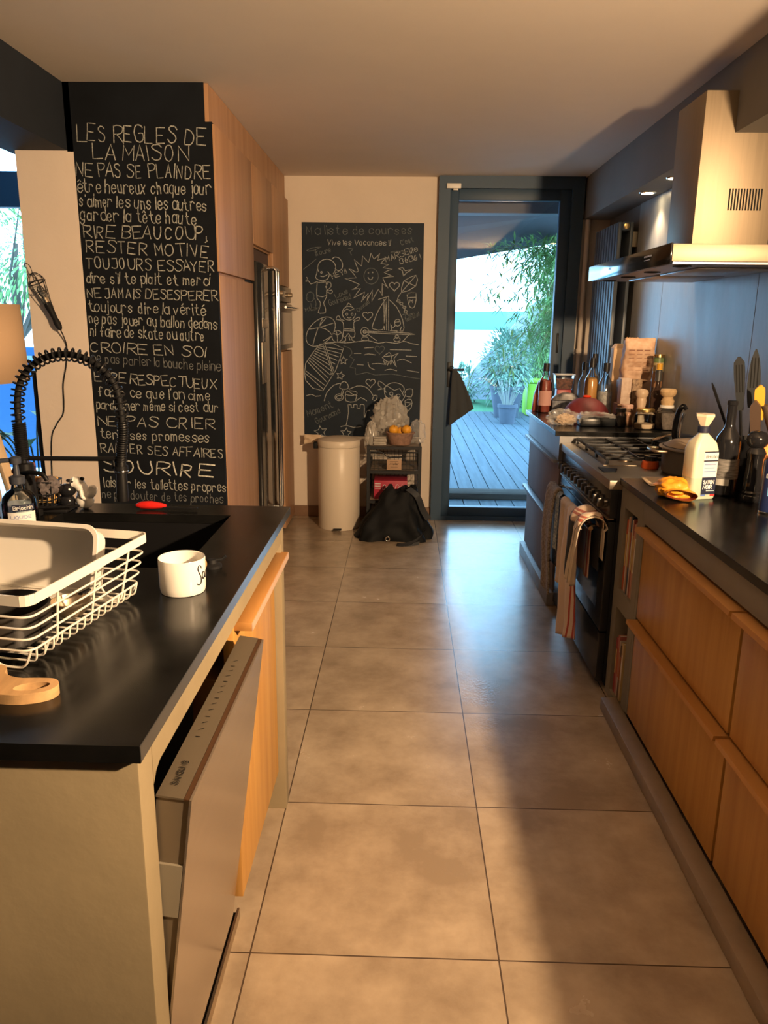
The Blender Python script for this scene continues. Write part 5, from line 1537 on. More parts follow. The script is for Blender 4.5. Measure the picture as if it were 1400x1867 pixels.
# packs
single('snack_box', MB().box(0, 0.19, 0, 0.10, 0, 0.075, 0.004), mat('navy_box', (0.025, 0.03, 0.05), 0.45, scale=25, col2=(0.20, 0.21, 0.24), detail=1), 'dark printed box lying behind the red sauce bottle', 'box', (0.915, 4.78, ZF))
t = thing('snack_pack', 'dark foil snack pack stacked on the printed box', 'pack', (0.92, 4.785, ZF + 0.0755), local=True)
MB().grid(lambda u, v: Vector((0.17 * u, 0.085 * v, 0.002 + 0.045 * math.sin(PI * u) ** 0.5 * math.sin(PI * v) ** 0.5 + 0.004 * nz(u * 6, v * 6))), 18, 12).grid(lambda u, v: Vector((0.17 * u, 0.085 * (1 - v), 0.001)), 1, 1).build('wrap', mat('black_foil', (0.04, 0.04, 0.045), 0.3, scale=14, col2=(0.35, 0.33, 0.32), detail=1), t)
t = thing('food_tub', 'clear lidded tub of dark dried fruit behind the red sauce bottle', 'tub', (0.995, 4.87, ZF), local=True)
MB().box(-0.045, 0.045, -0.035, 0.035, 0, 0.14, 0.006).build('lower_tin', mat('red_tin', (0.35, 0.05, 0.05), 0.4), t)
k = MB()
for z, s_ in ((0.1405, 0.048), (0.22, 0.058)):
    pass
k.prism([(-0.048, 0.1405), (0.048, 0.1405), (0.058, 0.225), (-0.058, 0.225)], 'y', -0.04, 0.04, 0.003)
k.build('clear_wall', M_BOTTLEGLASS, t)
MB().prism([(-0.046, 0.143), (0.046, 0.143), (0.053, 0.205), (-0.053, 0.205)], 'y', -0.037, 0.037).build('dried_fruit', mat('dried_fruit', (0.05, 0.02, 0.015), 0.6, scale=60, col2=(0.22, 0.08, 0.05), detail=2), t, smooth=0)
MB().box(-0.062, 0.062, -0.044, 0.044, 0.2255, 0.234, 0.003).build('lid', film_mat('clear_lid', (0.8, 0.8, 0.8), 0.4), t)
t = thing('snack_bag', 'rust red foil pack leaning behind the red sauce bottle', 'pack', (0.86, 4.875, ZF), local=True)
MB().prism([(-0.055, 0), (0.06, 0), (0.055, 0.17), (0.02, 0.205), (-0.02, 0.19), (-0.045, 0.10)], 'y', -0.02, 0.02, 0.008).build('foil', mat('rust_foil', (0.30, 0.07, 0.05), 0.45, var=0.3, scale=20), t)
# red dome
t = thing('food_cover', 'dark red mesh food dome behind the plastic bag and tray', 'food cover', (1.045, 4.44, ZF), local=True)
MB().lathe([(0.135 * math.cos(a), 0.003 + 0.128 * math.sin(a)) for a in [PI / 2 * i / 12 for i in range(13)]], n=40).build('dome', film_mat('red_mesh', (0.17, 0.012, 0.018), 0.85, 0.6), t)
MB().lathe([(0.137, 0.0), (0.141, 0.004), (0.137, 0.008), (0.133, 0.004), (0.137, 0.0)], n=40).build('rim', mat('red_rim', (0.35, 0.02, 0.02), 0.3), t)
MB().lathe([(0.0, 0.13), (0.022, 0.131), (0.024, 0.137), (0.012, 0.142), (0, 0.142)], n=20).build('knob', mat('bright_red_plastic', (0.80, 0.06, 0.02), 0.15), t)
# crumpled film bag
def crumple(cx, cy, cz, rx, ry, rz, seed, amp=0.3, n=26, fq=1.0):
    k = MB()
    k.sph((0, 0, 0), 1, n)
    bmesh.ops.remove_doubles(k.bm, verts=k.bm.verts, dist=1e-6)
    bmesh.ops.subdivide_edges(k.bm, edges=k.bm.edges, cuts=1, use_grid_fill=True)
    for v in k.bm.verts:
        d_ = v.co.normalized()
        a = nz(d_.x * 3.1 * fq + seed, d_.y * 3.1 * fq, d_.z * 3.1 * fq)
        b_ = 1 - abs(nz(d_.x * 6 * fq + seed * 2, d_.y * 6 * fq, d_.z * 6 * fq)) * 2
        r = 1 + amp * a + amp * 0.5 * b_
        v.co = Vector((cx + d_.x * rx * r, cy + d_.y * ry * r, max(cz + d_.z * rz * r, 0.0012)))
    return k
M_FILM = film_mat('clear_film', (0.82, 0.80, 0.78), 0.2, 0.12)
t = thing('plastic_bag', 'clear crumpled bag of pale snacks at the front of the raised worktop', 'bag', (0.865, 4.20, ZF), local=True)
crumple(0, 0, 0.04, 0.075, 0.06, 0.042, 3, 0.35, 20, 1.3).build('film', M_FILM, t, smooth=25)
crumple(0.015, 0, 0.03, 0.045, 0.035, 0.026, 8, 0.5, 16, 2.0).build('contents', mat('pale_snack', (0.55, 0.38, 0.22), 0.7), t)
t = thing('food_tray', 'black tray of leftovers under clear film on the raised worktop', 'tray', (1.045, 4.19, ZF), local=True)
k = MB().box(-0.095, 0.095, -0.055, 0.055, 0, 0.05, 0.012)
k.build('tray', mat('black_tray', (0.012, 0.014, 0.016), 0.3), t)
MB().grid(lambda u, v: Vector((-0.105 + 0.21 * u, -0.062 + 0.124 * v, 0.054 + 0.018 * abs(nz(u * 9, v * 7, 2)) + 0.012 * math.sin(PI * u) - 0.02 * (abs(u - .5) > .46) - 0.015 * (abs(v - .5) > .44))), 28, 18).build('film', M_FILM, t, smooth=25, flip=False)
# flour bag and sack
M_PAPER = mat('printed_paper', (0.50, 0.30, 0.19), 0.7, scale=30, col2=(0.62, 0.42, 0.29), detail=1)
t = thing('cereal_carton', 'cream carton standing behind the brown flour bag', 'carton', (1.275, 4.66, ZF), local=True)
MB().box(-0.05, 0.05, -0.035, 0.035, 0, 0.40, 0.004).build('carton', mat('cream_card', (0.60, 0.40, 0.23), 0.7), t)
MB().prism([(-0.05, 0.40), (0.05, 0.40), (0.01, 0.425), (-0.03, 0.425)], 'y', -0.034, 0.034).build('flap', mat('cream_card', (0.60, 0.40, 0.23), 0.7), t, smooth=0)
single('storage_tin', MB().box(-0.085, 0.085, -0.06, 0.06, 0, 0.225, 0.008), mat('brown_tin', (0.20, 0.12, 0.08), 0.45), 'brown storage tin carrying the flour bag', 'tin', (1.325, 4.52, ZF))
t = thing('flour_bag', 'rumpled brown printed flour bag on top of the storage tin', 'bag', (1.325, 4.50, ZF + 0.2255), local=True)
def fb(u, v):
    a = 2 * PI * u
    c_, s_ = math.cos(a), math.sin(a)
    e = 0.45
    x = 0.088 * math.copysign(abs(c_) ** e, c_)
    y = 0.045 * math.copysign(abs(s_) ** e, s_) * (1 - 0.75 * max(0, v - 0.75) * 4)
    z = 0.235 * v
    return Vector((x * (1 - 0.03 * v) + 0.009 * nz(u * 11, v * 6) + 0.010 * v, y + 0.011 * nz(u * 9 + 4, v * 7), z + 0.004 * nz(u * 8, 2) * v))
MB().grid(fb, 48, 20, closed_u=True).build('paper', M_PAPER, t, smooth=60)
MB().grid(lambda u, v: Vector((-0.078 + 0.166 * u + 0.006, -0.006 + 0.012 * v, 0.232 + 0.014 * abs(nz(u * 13, v * 3)))), 24, 3).build('folded_top', mat('orange_paper', (0.62, 0.33, 0.14), 0.6), t, thick=0.004)
mb = MB()
for i in range(6):
    for j in range(3):
        mb.ribbon([(-0.058 + j * 0.043, -0.0505, 0.17 - i * 0.022), (-0.03 + j * 0.043, -0.0505, 0.17 - i * 0.022)], 0.003 if i else 0.006, (0, -1, 0))
mb.build('small_print', mat('brown_print', (0.25, 0.11, 0.07), 0.7), t, smooth=0, flip=False)
# middle row
single('tea_box', MB().box(0, 0.055, 0, 0.07, 0, 0.14, 0.002), mat('pink_card', (0.50, 0.36, 0.28), 0.6, scale=40, col2=(0.60, 0.47, 0.38), detail=1), 'pale pink tea carton on the spice jars below the flour bag', 'box', (1.205, 4.33, ZF + 0.1055))
single('tea_box', MB().box(0, 0.055, 0, 0.07, 0, 0.135, 0.002), mat('leopard_card', (0.16, 0.09, 0.05), 0.6, scale=70, col2=(0.40, 0.27, 0.16), detail=1), 'brown speckled tea carton right of the pale pink one', 'box', (1.265, 4.335, ZF + 0.1055))
t = thing('spice_crate', 'low wooden crate carrying the tea cartons', 'crate', (1.26, 4.37, ZF))
MB().box(1.19, 1.34, 4.325, 4.415, ZF, ZF + 0.008).box(1.19, 1.34, 4.325, 4.331, ZF + 0.008, ZF + 0.105).box(1.19, 1.34, 4.409, 4.415, ZF + 0.008, ZF + 0.105).box(1.19, 1.196, 4.331, 4.409, ZF + 0.008, ZF + 0.105).box(1.334, 1.34, 4.331, 4.409, ZF + 0.008, ZF + 0.105).box(1.196, 1.334, 4.331, 4.409, ZF + 0.099, ZF + 0.105).build('crate', mat('brown_crate', (0.24, 0.13, 0.075), 0.7, var=0.15), t, smooth=0)
def jar(x, y, r, h, label, contents, fill, lidm, lidh=0.018, lidr=None, glass=None, nm='jar'):
    t = thing(nm, label, 'jar', (x, y, ZF), local=True)
    MB().lathe([(0, 0.002), (r * 0.92, 0.002), (r, 0.008), (r, h * 0.78), (r * 0.84, h * 0.9), (r * 0.80, h)], n=32).build('glass', glass or M_BOTTLEGLASS, t)
    if contents:
        MB().lathe([(0, 0.005), (r * 0.9, 0.005), (r * 0.95, 0.01), (r * 0.95, h * fill), (0, h * fill + 0.004)], n=28).build('contents', contents, t)
    lr = lidr or r * 0.86
    MB().lathe([(0, h), (lr, h), (lr, h + lidh), (lr * 0.9, h + lidh + 0.003), (0, h + lidh + 0.003)], n=28).build('lid', lidm, t)
    return t
M_GOLD = mat('gold_lid', (0.66, 0.46, 0.18), 0.3, 1.0)
M_CORK = mat('cork_stopper', (0.56, 0.38, 0.20), 0.8, var=0.15, scale=50)
jar(1.165, 4.16, 0.032, 0.080, 'small dark spice jar with black lid right of the film tray', mat('dark_spice', (0.03, 0.02, 0.015), 0.7), 0.7, M_CAPBLACK)
jar(1.275, 4.09, 0.055, 0.092, 'squat glass jar of white sugar with gold lid at the front right', mat('sugar', (0.62, 0.48, 0.34), 0.85), 0.30, M_GOLD, 0.012)
t = jar(1.378, 4.07, 0.052, 0.115, 'grey glass canister with ball stopper beside the sugar jar', mat('grey_grain', (0.16, 0.125, 0.105), 0.8, var=0.3, scale=90), 0.78, M_CERAMIC, 0.012, 0.036)
MB().lathe([(0.03, 0.13), (0.034, 0.15), (0.026, 0.165), (0.026, 0.172), (0.038, 0.182), (0.042, 0.20), (0.036, 0.212), (0, 0.214)], n=28).build('stopper', M_CORK, t)
jar(1.215, 4.215, 0.036, 0.095, 'spice jar with pale lid behind the small dark spice jar', mat('paprika', (0.40, 0.22, 0.14), 0.8), 0.8, mat('pink_lid', (0.58, 0.36, 0.28), 0.4), 0.016)
t = thing('pepper_mill', 'pale wooden pepper mill behind the sugar jar', 'pepper mill', (1.29, 4.225, ZF), local=True)
MB().lathe([(0, 0), (0.030, 0), (0.031, 0.02), (0.024, 0.06), (0.022, 0.10), (0.027, 0.135), (0.024, 0.15), (0.033, 0.165), (0.034, 0.18), (0.028, 0.192), (0.012, 0.198), (0, 0.198)], n=28).build('body', mat('pale_mill_wood', (0.60, 0.44, 0.30), 0.4, var=0.08), t)
t = thing('oil_bottle', 'corked oil bottle rising behind the pale pepper mill', 'bottle', (1.365, 4.21, ZF), local=True)
MB().lathe([(0, 0.001), (0.030, 0.001), (0.032, 0.006), (0.032, 0.17), (0.024, 0.19), (0.0125, 0.21), (0.012, 0.245)], n=24).build('glass', mat('dark_brown_glass', (0.045, 0.025, 0.018), 0.12), t)
MB().lathe([(0.013, 0.240), (0.0175, 0.243), (0.0175, 0.30), (0, 0.302)], n=20).build('dark_collar', mat('dark_grey_foil', (0.09, 0.085, 0.08), 0.35, 0.4), t)
MB().lathe([(0.015, 0.3025), (0.016, 0.335), (0, 0.337)], n=18).build('yellow_cap', mat('yellow_cap', (0.70, 0.36, 0.03), 0.4), t)
t = thing('spice_rack', 'tall stacked tin canister with green lid against the wall panel', 'canister', (1.398, 4.335, ZF), local=True)
MB().lathe([(0, 0), (0.027, 0), (0.027, 0.20), (0, 0.20)], n=24).build('base_can', mat('umber_tin', (0.13, 0.085, 0.055), 0.4), t)
MB().lathe([(0, 0.2005), (0.027, 0.2005), (0.027, 0.27), (0.024, 0.285), (0, 0.285)], n=24).build('amber_glass', mat('amber_jar', (0.28, 0.15, 0.08), 0.2), t)
MB().lathe([(0, 0.2855), (0.028, 0.2855), (0.028, 0.335), (0, 0.335)], n=24).build('yellow_band', mat('straw_tin', (0.45, 0.36, 0.18), 0.4), t)
MB().lathe([(0, 0.3355), (0.0285, 0.3355), (0.0285, 0.36), (0, 0.362)], n=24).build('green_lid', mat('green_lid', (0.14, 0.20, 0.08), 0.35), t)
MB().lathe([(0, 0.3625), (0.0285, 0.3625), (0.028, 0.378), (0, 0.379)], n=24).build('gold_lid', M_GOLD, t)

# ================================================================== ON THE HOB
t = thing('casserole', 'large grey casserole with steel rim and bamboo lid on the cooker', 'casserole', (1.22, 3.135, 0.8925), local=True)
PR = 0.155
MB().lathe([(0, 0.001), (PR * 0.9, 0.001), (PR * 0.97, 0.012), (PR, 0.105), (PR + 0.004, 0.108), (PR - 0.004, 0.108), (PR * 0.95, 0.014), (0, 0.006)], n=48).build('pot', mat('grey_pot', (0.12, 0.105, 0.09), 0.5, 0.3), t)
MB().lathe([(PR + 0.004, 0.103), (PR + 0.012, 0.108), (PR + 0.012, 0.112), (PR - 0.002, 0.115), (PR - 0.008, 0.109)], n=48).build('rim', M_STEEL, t)
MB().lathe([(0, 0.145), (0.06, 0.143), (0.12, 0.132), (PR - 0.006, 0.116), (0, 0.112)], n=48).build('lid', mat('bamboo_lid', (0.42, 0.32, 0.22), 0.5, var=0.1, scale=20), t)
for sgn in (-1, 1):
    MB().tube(spline([(sgn * (PR + 0.004), -0.055, 0.098), (sgn * (PR + 0.045), -0.05, 0.10), (sgn * (PR + 0.055), 0, 0.10), (sgn * (PR + 0.045), 0.05, 0.10), (sgn * (PR + 0.004), 0.055, 0.098)], 5), 0.006, 8).build('side_handle', M_STEEL, t)
t = thing('frying_pan', 'black pan with upright chrome-riveted folding handle behind the casserole', 'frying pan', (1.255, 3.46, 0.9255), local=True)
MB().lathe([(0, 0.0), (0.10, 0.0), (0.128, 0.03), (0.135, 0.052), (0.131, 0.052), (0.124, 0.031), (0.097, 0.005), (0, 0.004)], n=40).build('pan', M_BLACKGLOSS, t)
hp = MB().tube(spline([(-0.045, -0.03, 0.05), (-0.05, -0.03, 0.10), (-0.046, -0.03, 0.16), (-0.035, -0.03, 0.20), (-0.02, -0.03, 0.215), (-0.008, -0.03, 0.20)], 6), [0.012] * 12 + [0.011] * 12 + [0.009] * 7, 12)
hp.build('handle', M_BLACKGLOSS, t)
MB().tube(spline([(-0.028, -0.044, 0.05), (-0.030, -0.044, 0.11), (-0.028, -0.044, 0.15), (-0.018, -0.044, 0.185)], 6), 0.007, 10).build('handle_bracket', M_CHROME, t)
MB().sph((-0.03, -0.044, 0.055), 0.011, 14).build('rivet', M_CHROME, t)
MB().lathe([(0, 0.09), (0.02, 0.088), (0.08, 0.078), (0.13, 0.055), (0.0, 0.0545)], n=40).build('lid', M_BLACKGLOSS, t)
t = thing('spice_tin', 'small red jar with black lid at the foot of the casserole', 'jar', (1.055, 3.255, 0.8925), local=True)
MB().lathe([(0, 0), (0.034, 0), (0.037, 0.008), (0.034, 0.03), (0.03, 0.033), (0, 0.033)], n=28).build('pot', mat('brick_red', (0.48, 0.08, 0.02), 0.25), t)
MB().lathe([(0, 0.0335), (0.028, 0.0335), (0.028, 0.05), (0.024, 0.052), (0, 0.052)], n=28).build('lid', M_BLACKGLOSS, t)

# ================================================================== ON THE NEAR WORKTOP
t = thing('paper_sheet', 'folded cream paper lying under the rubber gloves', 'paper', (1.0, 2.84, ZR), local=True)
MB().grid(lambda u, v: Vector((-0.08 + 0.36 * u, -0.03 + 0.12 * v, 0.002 + 0.012 * abs(math.sin(3 * u + v)) * v * (1 - u * .5))), 20, 8).build('sheet', mat('cream_paper', (0.66, 0.50, 0.33), 0.8), t, thick=0.002)
t = thing('rubber_gloves', 'crumpled orange and yellow rubber gloves at the worktop edge', 'gloves', (0.955, 2.635, ZR), local=True)
M_GLV = mat('orange_rubber', (0.72, 0.30, 0.02), 0.5, var=0.12, scale=12, detail=3)
k = crumple(-0.012, 0.01, 0.032, 0.055, 0.065, 0.034, 5, 0.22, 20, 1.1)
k.build('folded_glove', M_GLV, t, smooth=60)
def cuff(c, r, h, tilt, rot, squash):
    mtx = Matrix.Translation(Vector(c)) @ Matrix.Rotation(rot, 4, 'Z') @ Matrix.Rotation(tilt, 4, 'Y')
    o_, i_ = MB(), MB()
    def g(sc_):
        def f(u, v):
            a = 2 * PI * u
            q = Vector((r * sc_ * squash * math.cos(a) * (1 + 0.2 * math.sin(2 * a)), r * sc_ * math.sin(a), h * v))
            p_ = mtx @ q
            p_.z = max(p_.z, 0.002)
            return p_
        return f
    o_.grid(g(1.0), 32, 5, closed_u=True)
    i_.grid(g(0.93), 32, 5, closed_u=True)
    o_.build('cuff', M_GLV, t, smooth=60)
    i_.build('cuff_lining', mat('maroon_lining', (0.20, 0.03, 0.02), 0.6), t, smooth=60, flip=False)
cuff((0.0, -0.02, 0.022), 0.052, 0.06, math.radians(90), math.radians(-100), 0.34)
cuff((0.03, 0.03, 0.03), 0.033, 0.06, math.radians(50), math.radians(-35), 0.45)
k = MB().tube(spline([(0.0, -0.035, 0.012), (0.03, -0.04, 0.016), (0.055, -0.02, 0.014), (0.05, 0.02, 0.02)], 5), [0.012] * 16, 10)
k.build('finger', M_GLV, t)
# cleaner bottle
t = thing('cleaner_bottle', 'tall cream cleaner bottle with flared white cap and navy label', 'bottle', (1.025, 2.635, ZR), math.radians(14), local=True)
M_CLEAN = mat('milky_plastic', (0.66, 0.62, 0.48), 0.4)
k = MB()
rings = []
for z, hw, hd, r in ((0.001, 0.044, 0.034, 0.012), (0.006, 0.047, 0.036, 0.014), (0.17, 0.047, 0.036, 0.014), (0.195, 0.040, 0.031, 0.014), (0.222, 0.018, 0.018, 0.017), (0.228, 0.016, 0.016, 0.0155)):
    rings.append([k.bm.verts.new((x, y, z)) for x, y in rrect(-hw, hw, -hd, hd, r)])
for A, B in zip(rings, rings[1:]):
    for i in range(len(A)):
        k._face([A[i], A[(i + 1) % len(A)], B[(i + 1) % len(A)], B[i]])
k._face(rings[0][::-1]); k._face(rings[-1])
k.build('bottle', M_CLEAN, t)
k = MB()
rings = []
for z, hw, hd, r in ((0.0008, 0.0442, 0.0342, 0.012), (0.006, 0.0473, 0.0363, 0.014), (0.075, 0.0473, 0.0363, 0.014)):
    rings.append([k.bm.verts.new((x, y, z)) for x, y in rrect(-hw, hw, -hd, hd, r)])
for A, B in zip(rings, rings[1:]):
    for i in range(len(A)):
        k._face([A[i], A[(i + 1) % len(A)], B[(i + 1) % len(A)], B[i]])
k.build('liquid_level', mat('greenish_liquid', (0.42, 0.50, 0.40), 0.4), t)
MB().lathe([(0.017, 0.226), (0.0205, 0.228), (0.0205, 0.247), (0.014, 0.250)], n=24).build('collar', M_LABELNAVY, t)
MB().lathe([(0.014, 0.249), (0.018, 0.255), (0.033, 0.283), (0.033, 0.291), (0.0, 0.293)], n=6).build('cap', mat('cream_cap', (0.72, 0.62, 0.46), 0.4), t, smooth=20)
lx0, lx1, ly = -0.012, 0.042, -0.0366
MB().box(lx0, lx1, ly, ly + 0.001, 0.075, 0.165).build('label', M_LABEL, t, smooth=0)
MB().box(lx0, lx1, ly - 0.0006, ly, 0.018, 0.078).build('navy_label', M_LABELNAVY, t, smooth=0)
MB().box(lx0, lx1, ly - 0.0006, ly, 0.132, 0.137).box(lx0, lx1, ly - 0.0006, ly, 0.163, 0.167).build('navy_bands', M_LABELNAVY, t, smooth=0)
mb = MB()
lettering(mb, 'Briochin', (lx0 + 0.006, ly - 0.0006, 0.144), (1, 0, 0), (0, 0, 1), 0.042, 0.011, 0.0012, (0, -1, 0), slant=0.2)
mb.build('brand_lettering', M_LABELNAVY, t, smooth=0, flip=False)
mb = MB()
for i in range(3):
    mb.ribbon([(lx0 + 0.005, ly - 0.0006, 0.122 - i * 0.012), (lx1 - 0.006 - 0.006 * (i % 2), ly - 0.0006, 0.122 - i * 0.012)], 0.0025, (0, -1, 0))
mb.build('small_print', M_BLUEINK, t, smooth=0, flip=False)
mb = MB()
lettering(mb, 'SAVON', (lx0 + 0.006, ly - 0.0012, 0.055), (1, 0, 0), (0, 0, 1), 0.040, 0.012, 0.0028, (0, -1, 0))
lettering(mb, 'NOIR', (lx0 + 0.006, ly - 0.0012, 0.038), (1, 0, 0), (0, 0, 1), 0.034, 0.012, 0.0028, (0, -1, 0))
mb.ribbon([(lx0 + 0.02, ly - 0.0012, 0.031), (lx1 - 0.005, ly - 0.0012, 0.031)], 0.002, (0, -1, 0))
mb.ribbon([(lx0 + 0.004, ly - 0.0012, 0.085), (lx1 - 0.005, ly - 0.0012, 0.085)], 0.003, (0, -1, 0))
mb.build('product_lettering', mat('label_white', (0.75, 0.75, 0.75), 0.6), t, smooth=0, flip=False)
MB().box(lx0, lx0 + 0.018, ly - 0.0006, ly, 0.012, 0.018).build('blue_flag_band', M_BLUEINK, t, smooth=0)
MB().box(lx1 - 0.018, lx1, ly - 0.0006, ly, 0.012, 0.018).build('red_flag_band', mat('flag_red', (0.5, 0.03, 0.03), 0.6), t, smooth=0)
# wine bottle
t = thing('wine_bottle', 'dark wine bottle with grey label beside the cleaner bottle', 'bottle', (1.135, 2.69, ZR), local=True)
MB().lathe([(0, 0.002), (0.039, 0.002), (0.043, 0.007), (0.043, 0.185), (0.039, 0.205), (0.020, 0.235), (0.016, 0.25), (0.0155, 0.315), (0.0175, 0.317), (0.0175, 0.33), (0.014, 0.332), (0.0, 0.332)], n=36).build('glass', M_BLACKGLOSS, t)
MB().grid(lambda u, v: Vector((0.0435 * math.cos(math.radians(-175 + 150 * u)), 0.0435 * math.sin(math.radians(-175 + 150 * u)), 0.062 + 0.07 * v)), 18, 1).build('grey_label', mat('dark_grey_label', (0.085, 0.08, 0.075), 0.6, scale=40, stretch=(1, 1, 6), col2=(0.20, 0.19, 0.18), detail=1), t)
MB().grid(lambda u, v: Vector((0.0436 * math.cos(math.radians(-170 + 80 * u)), 0.0436 * math.sin(math.radians(-170 + 80 * u)), 0.040 + 0.022 * v)), 12, 1).build('pale_label', mat('pale_grey_label', (0.42, 0.41, 0.39), 0.6), t)
# pepper mill black
t = thing('pepper_mill', 'glossy black turned pepper mill right of the wine bottle', 'pepper mill', (1.195, 2.60, ZR), local=True)
MB().lathe([(0, 0), (0.034, 0), (0.036, 0.006), (0.036, 0.018), (0.033, 0.022), (0.035, 0.03), (0.031, 0.036), (0.033, 0.045), (0.030, 0.07), (0.026, 0.11), (0.0265, 0.145), (0.033, 0.165), (0.026, 0.178), (0.022, 0.184)], n=36).build('body', M_BLACKGLOSS, t)
MB().lathe([(0.022, 0.184), (0.03, 0.190), (0.036, 0.205), (0.034, 0.222), (0.024, 0.235), (0.01, 0.24), (0, 0.24)], n=36).build('head', M_BLACKGLOSS, t)
# utensil crock with tools
UX, UY = 1.27, 2.80
t = thing('utensil_crock', 'black crock full of cooking tools against the wall', 'pot', (UX, UY, ZR), local=True)
MB().lathe([(0, 0.002), (0.062, 0.002), (0.066, 0.008), (0.068, 0.185), (0.064, 0.187), (0.061, 0.01), (0, 0.007)], n=36).build('crock', M_BLACKSATIN, t)
def spatula(name, base, tip, w0, w1, hl, label, m, hm, slots=False, cat='spatula', th=0.003, pointed=False):
    t = thing(name, label, cat, base)
    b, e = Vector(base), Vector(tip)
    d_ = (e - b)
    L_ = d_.length
    d_.normalize()
    side = Vector((0.85, -0.5, 0))
    side = (side - d_ * side.dot(d_)).normalized()
    n_ = side.cross(d_).normalized()
    MB().tube([b + d_ * 0.0, b + d_ * (L_ * hl * 0.5), b + d_ * (L_ * hl)], [0.007, 0.008, 0.006], 10, flat=0.7).build('handle', hm, t)
    k = MB()
    P = []
    N_ = 10
    prof = []
    for i in range(N_ + 1):
        f = i / N_
        w_ = w0 + (w1 - w0) * min(1, f * 1.6)
        if pointed:
            w_ = w1 * math.sin(PI * (0.18 + 0.82 * f)) ** 0.6 if f < 1 else 0.002
        elif f > 0.85:
            w_ *= math.sqrt(max(0.05, 1 - ((f - 0.85) / 0.15) ** 2))
        prof.append((f, w_))
    top = []
    for sgn in (1, -1):
        for f, w_ in (prof if sgn == 1 else prof[::-1]):
            top.append(b + d_ * (L_ * (hl + (1 - hl) * f)) + side * (w_ * sgn))
    A = [k.bm.verts.new(p + n_ * th) for p in top]
    B = [k.bm.verts.new(p - n_ * th) for p in top]
    k._face(A); k._face(B[::-1])
    for i in range(len(A)):
        k._face([A[i], A[(i + 1) % len(A)], B[(i + 1) % len(A)], B[i]])
    k.build('blade', m, t, smooth=0)
    if slots:
        k = MB()
        for s_ in (-0.5, 0, 0.5):
            a = b + d_ * (L_ * (hl + (1 - hl) * 0.35)) + side * (w1 * s_) + n_ * (th + 0.0004)
            c_ = b + d_ * (L_ * (hl + (1 - hl) * 0.85)) + side * (w1 * s_) + n_ * (th + 0.0004)
            k.ribbon([a, c_], 0.004, n_)
        k.build('slots', M_DARK, t, smooth=0, flip=False)
    return t
M_NYL = mat('grey_nylon', (0.025, 0.028, 0.032), 0.5)
spatula('spatula', (1.25, 2.80, ZR + 0.012), (1.158, 2.74, 1.382), 0.010, 0.018, 0.60, 'slotted dark spatula, left of the two upright spatulas', M_NYL, M_BLACKRUBBER, True)
spatula('spatula', (1.275, 2.82, ZR + 0.012), (1.236, 2.79, 1.408), 0.010, 0.021, 0.58, 'pointed dark spatula, tallest tool in the crock', M_NYL, M_BLACKRUBBER, True, pointed=True)
spatula('skewer', (1.26, 2.79, ZR + 0.012), (1.075, 2.74, 1.292), 0.004, 0.004, 0.55, 'thin dark tool leaning far left out of the crock', M_BLACKSATIN, M_BLACKSATIN, cat='tool')
spatula('kitchen_tongs', (1.285, 2.77, ZR + 0.012), (1.215, 2.70, 1.235), 0.014, 0.017, 0.45, 'brown handled tool leaning left over the black mill', mat('brown_plastic', (0.085, 0.055, 0.04), 0.45), M_BLACKRUBBER, cat='tool', th=0.006)
spatula('spatula', (1.30, 2.785, ZR + 0.012), (1.227, 2.705, 1.287), 0.012, 0.016, 0.68, 'spatula with yellow head between the dark tools', mat('yellow_silicone', (0.75, 0.40, 0.05), 0.4), mat('orange_silicone', (0.70, 0.17, 0.02), 0.4), th=0.008)
# knife block with orange boards
t = thing('chopping_board', 'orange plastic chopping board leaning behind the black mill', 'chopping board', (1.33, 2.70, ZR), local=True)
k = MB().obox((0, 0, 0.105), (0.075, -0.01, 0), (0.004, 0.03, 0.0), (0.006, 0.03, 0.10), 0.004)
bmesh.ops.translate(k.bm, verts=k.bm.verts, vec=(0, 0, -min(v.co.z for v in k.bm.verts) + 0.001))
k.build('board', mat('orange_board', (0.80, 0.27, 0.03), 0.35), t)
t = thing('kitchen_knife', 'knife with thick dark handle leaning right beside the yellow spatula', 'knife', (1.325, 2.745, ZR), local=True)
MB().tube([(0.01, 0.0, 0.16), (-0.03, -0.02, 0.23), (-0.075, -0.04, 0.315)], [0.013, 0.016, 0.013], 12, flat=0.7).build('handle', mat('dark_brown_handle', (0.07, 0.05, 0.035), 0.5), t)
MB().obox((0.035, 0.012, 0.085), (0.025, 0.012, -0.075), (0.012, 0, 0.004), (0.0008, -0.0016, 0)).build('blade', M_STEEL, t)
# spray can
t = thing('spray_can', 'navy cleaner can with white lettering at the right picture edge', 'can', (1.175, 2.42, ZR), local=True)
MB().lathe([(0, 0.001), (0.030, 0.001), (0.032, 0.004), (0.032, 0.008), (0.0315, 0.15), (0.031, 0.165), (0.022, 0.178), (0.018, 0.182)], n=32).build('can', mat('navy_can', (0.012, 0.02, 0.07), 0.25), t)
MB().lathe([(0.0325, 0.001), (0.0333, 0.004), (0.0325, 0.008)], n=32).build('rim', M_CHROME, t)
MB().lathe([(0.019, 0.180), (0.021, 0.183), (0.021, 0.212), (0.014, 0.220), (0, 0.221)], n=24).build('cap', mat('cream_nozzle', (0.70, 0.60, 0.35), 0.4), t)
tmp = MB()
lettering(tmp, 'Ba', (0, 0, 0), (1, 0, 0), (0, 0, 1), 0.02, 0.011, 0.002, (0, -1, 0))
for v in tmp.bm.verts:
    a = math.radians(-150) + v.co.x / 0.0318
    v.co = Vector((0.0319 * math.cos(a), 0.0319 * math.sin(a), 0.118 + v.co.z))
tmp.build('lettering', M_LABEL, t, smooth=0, flip=False)
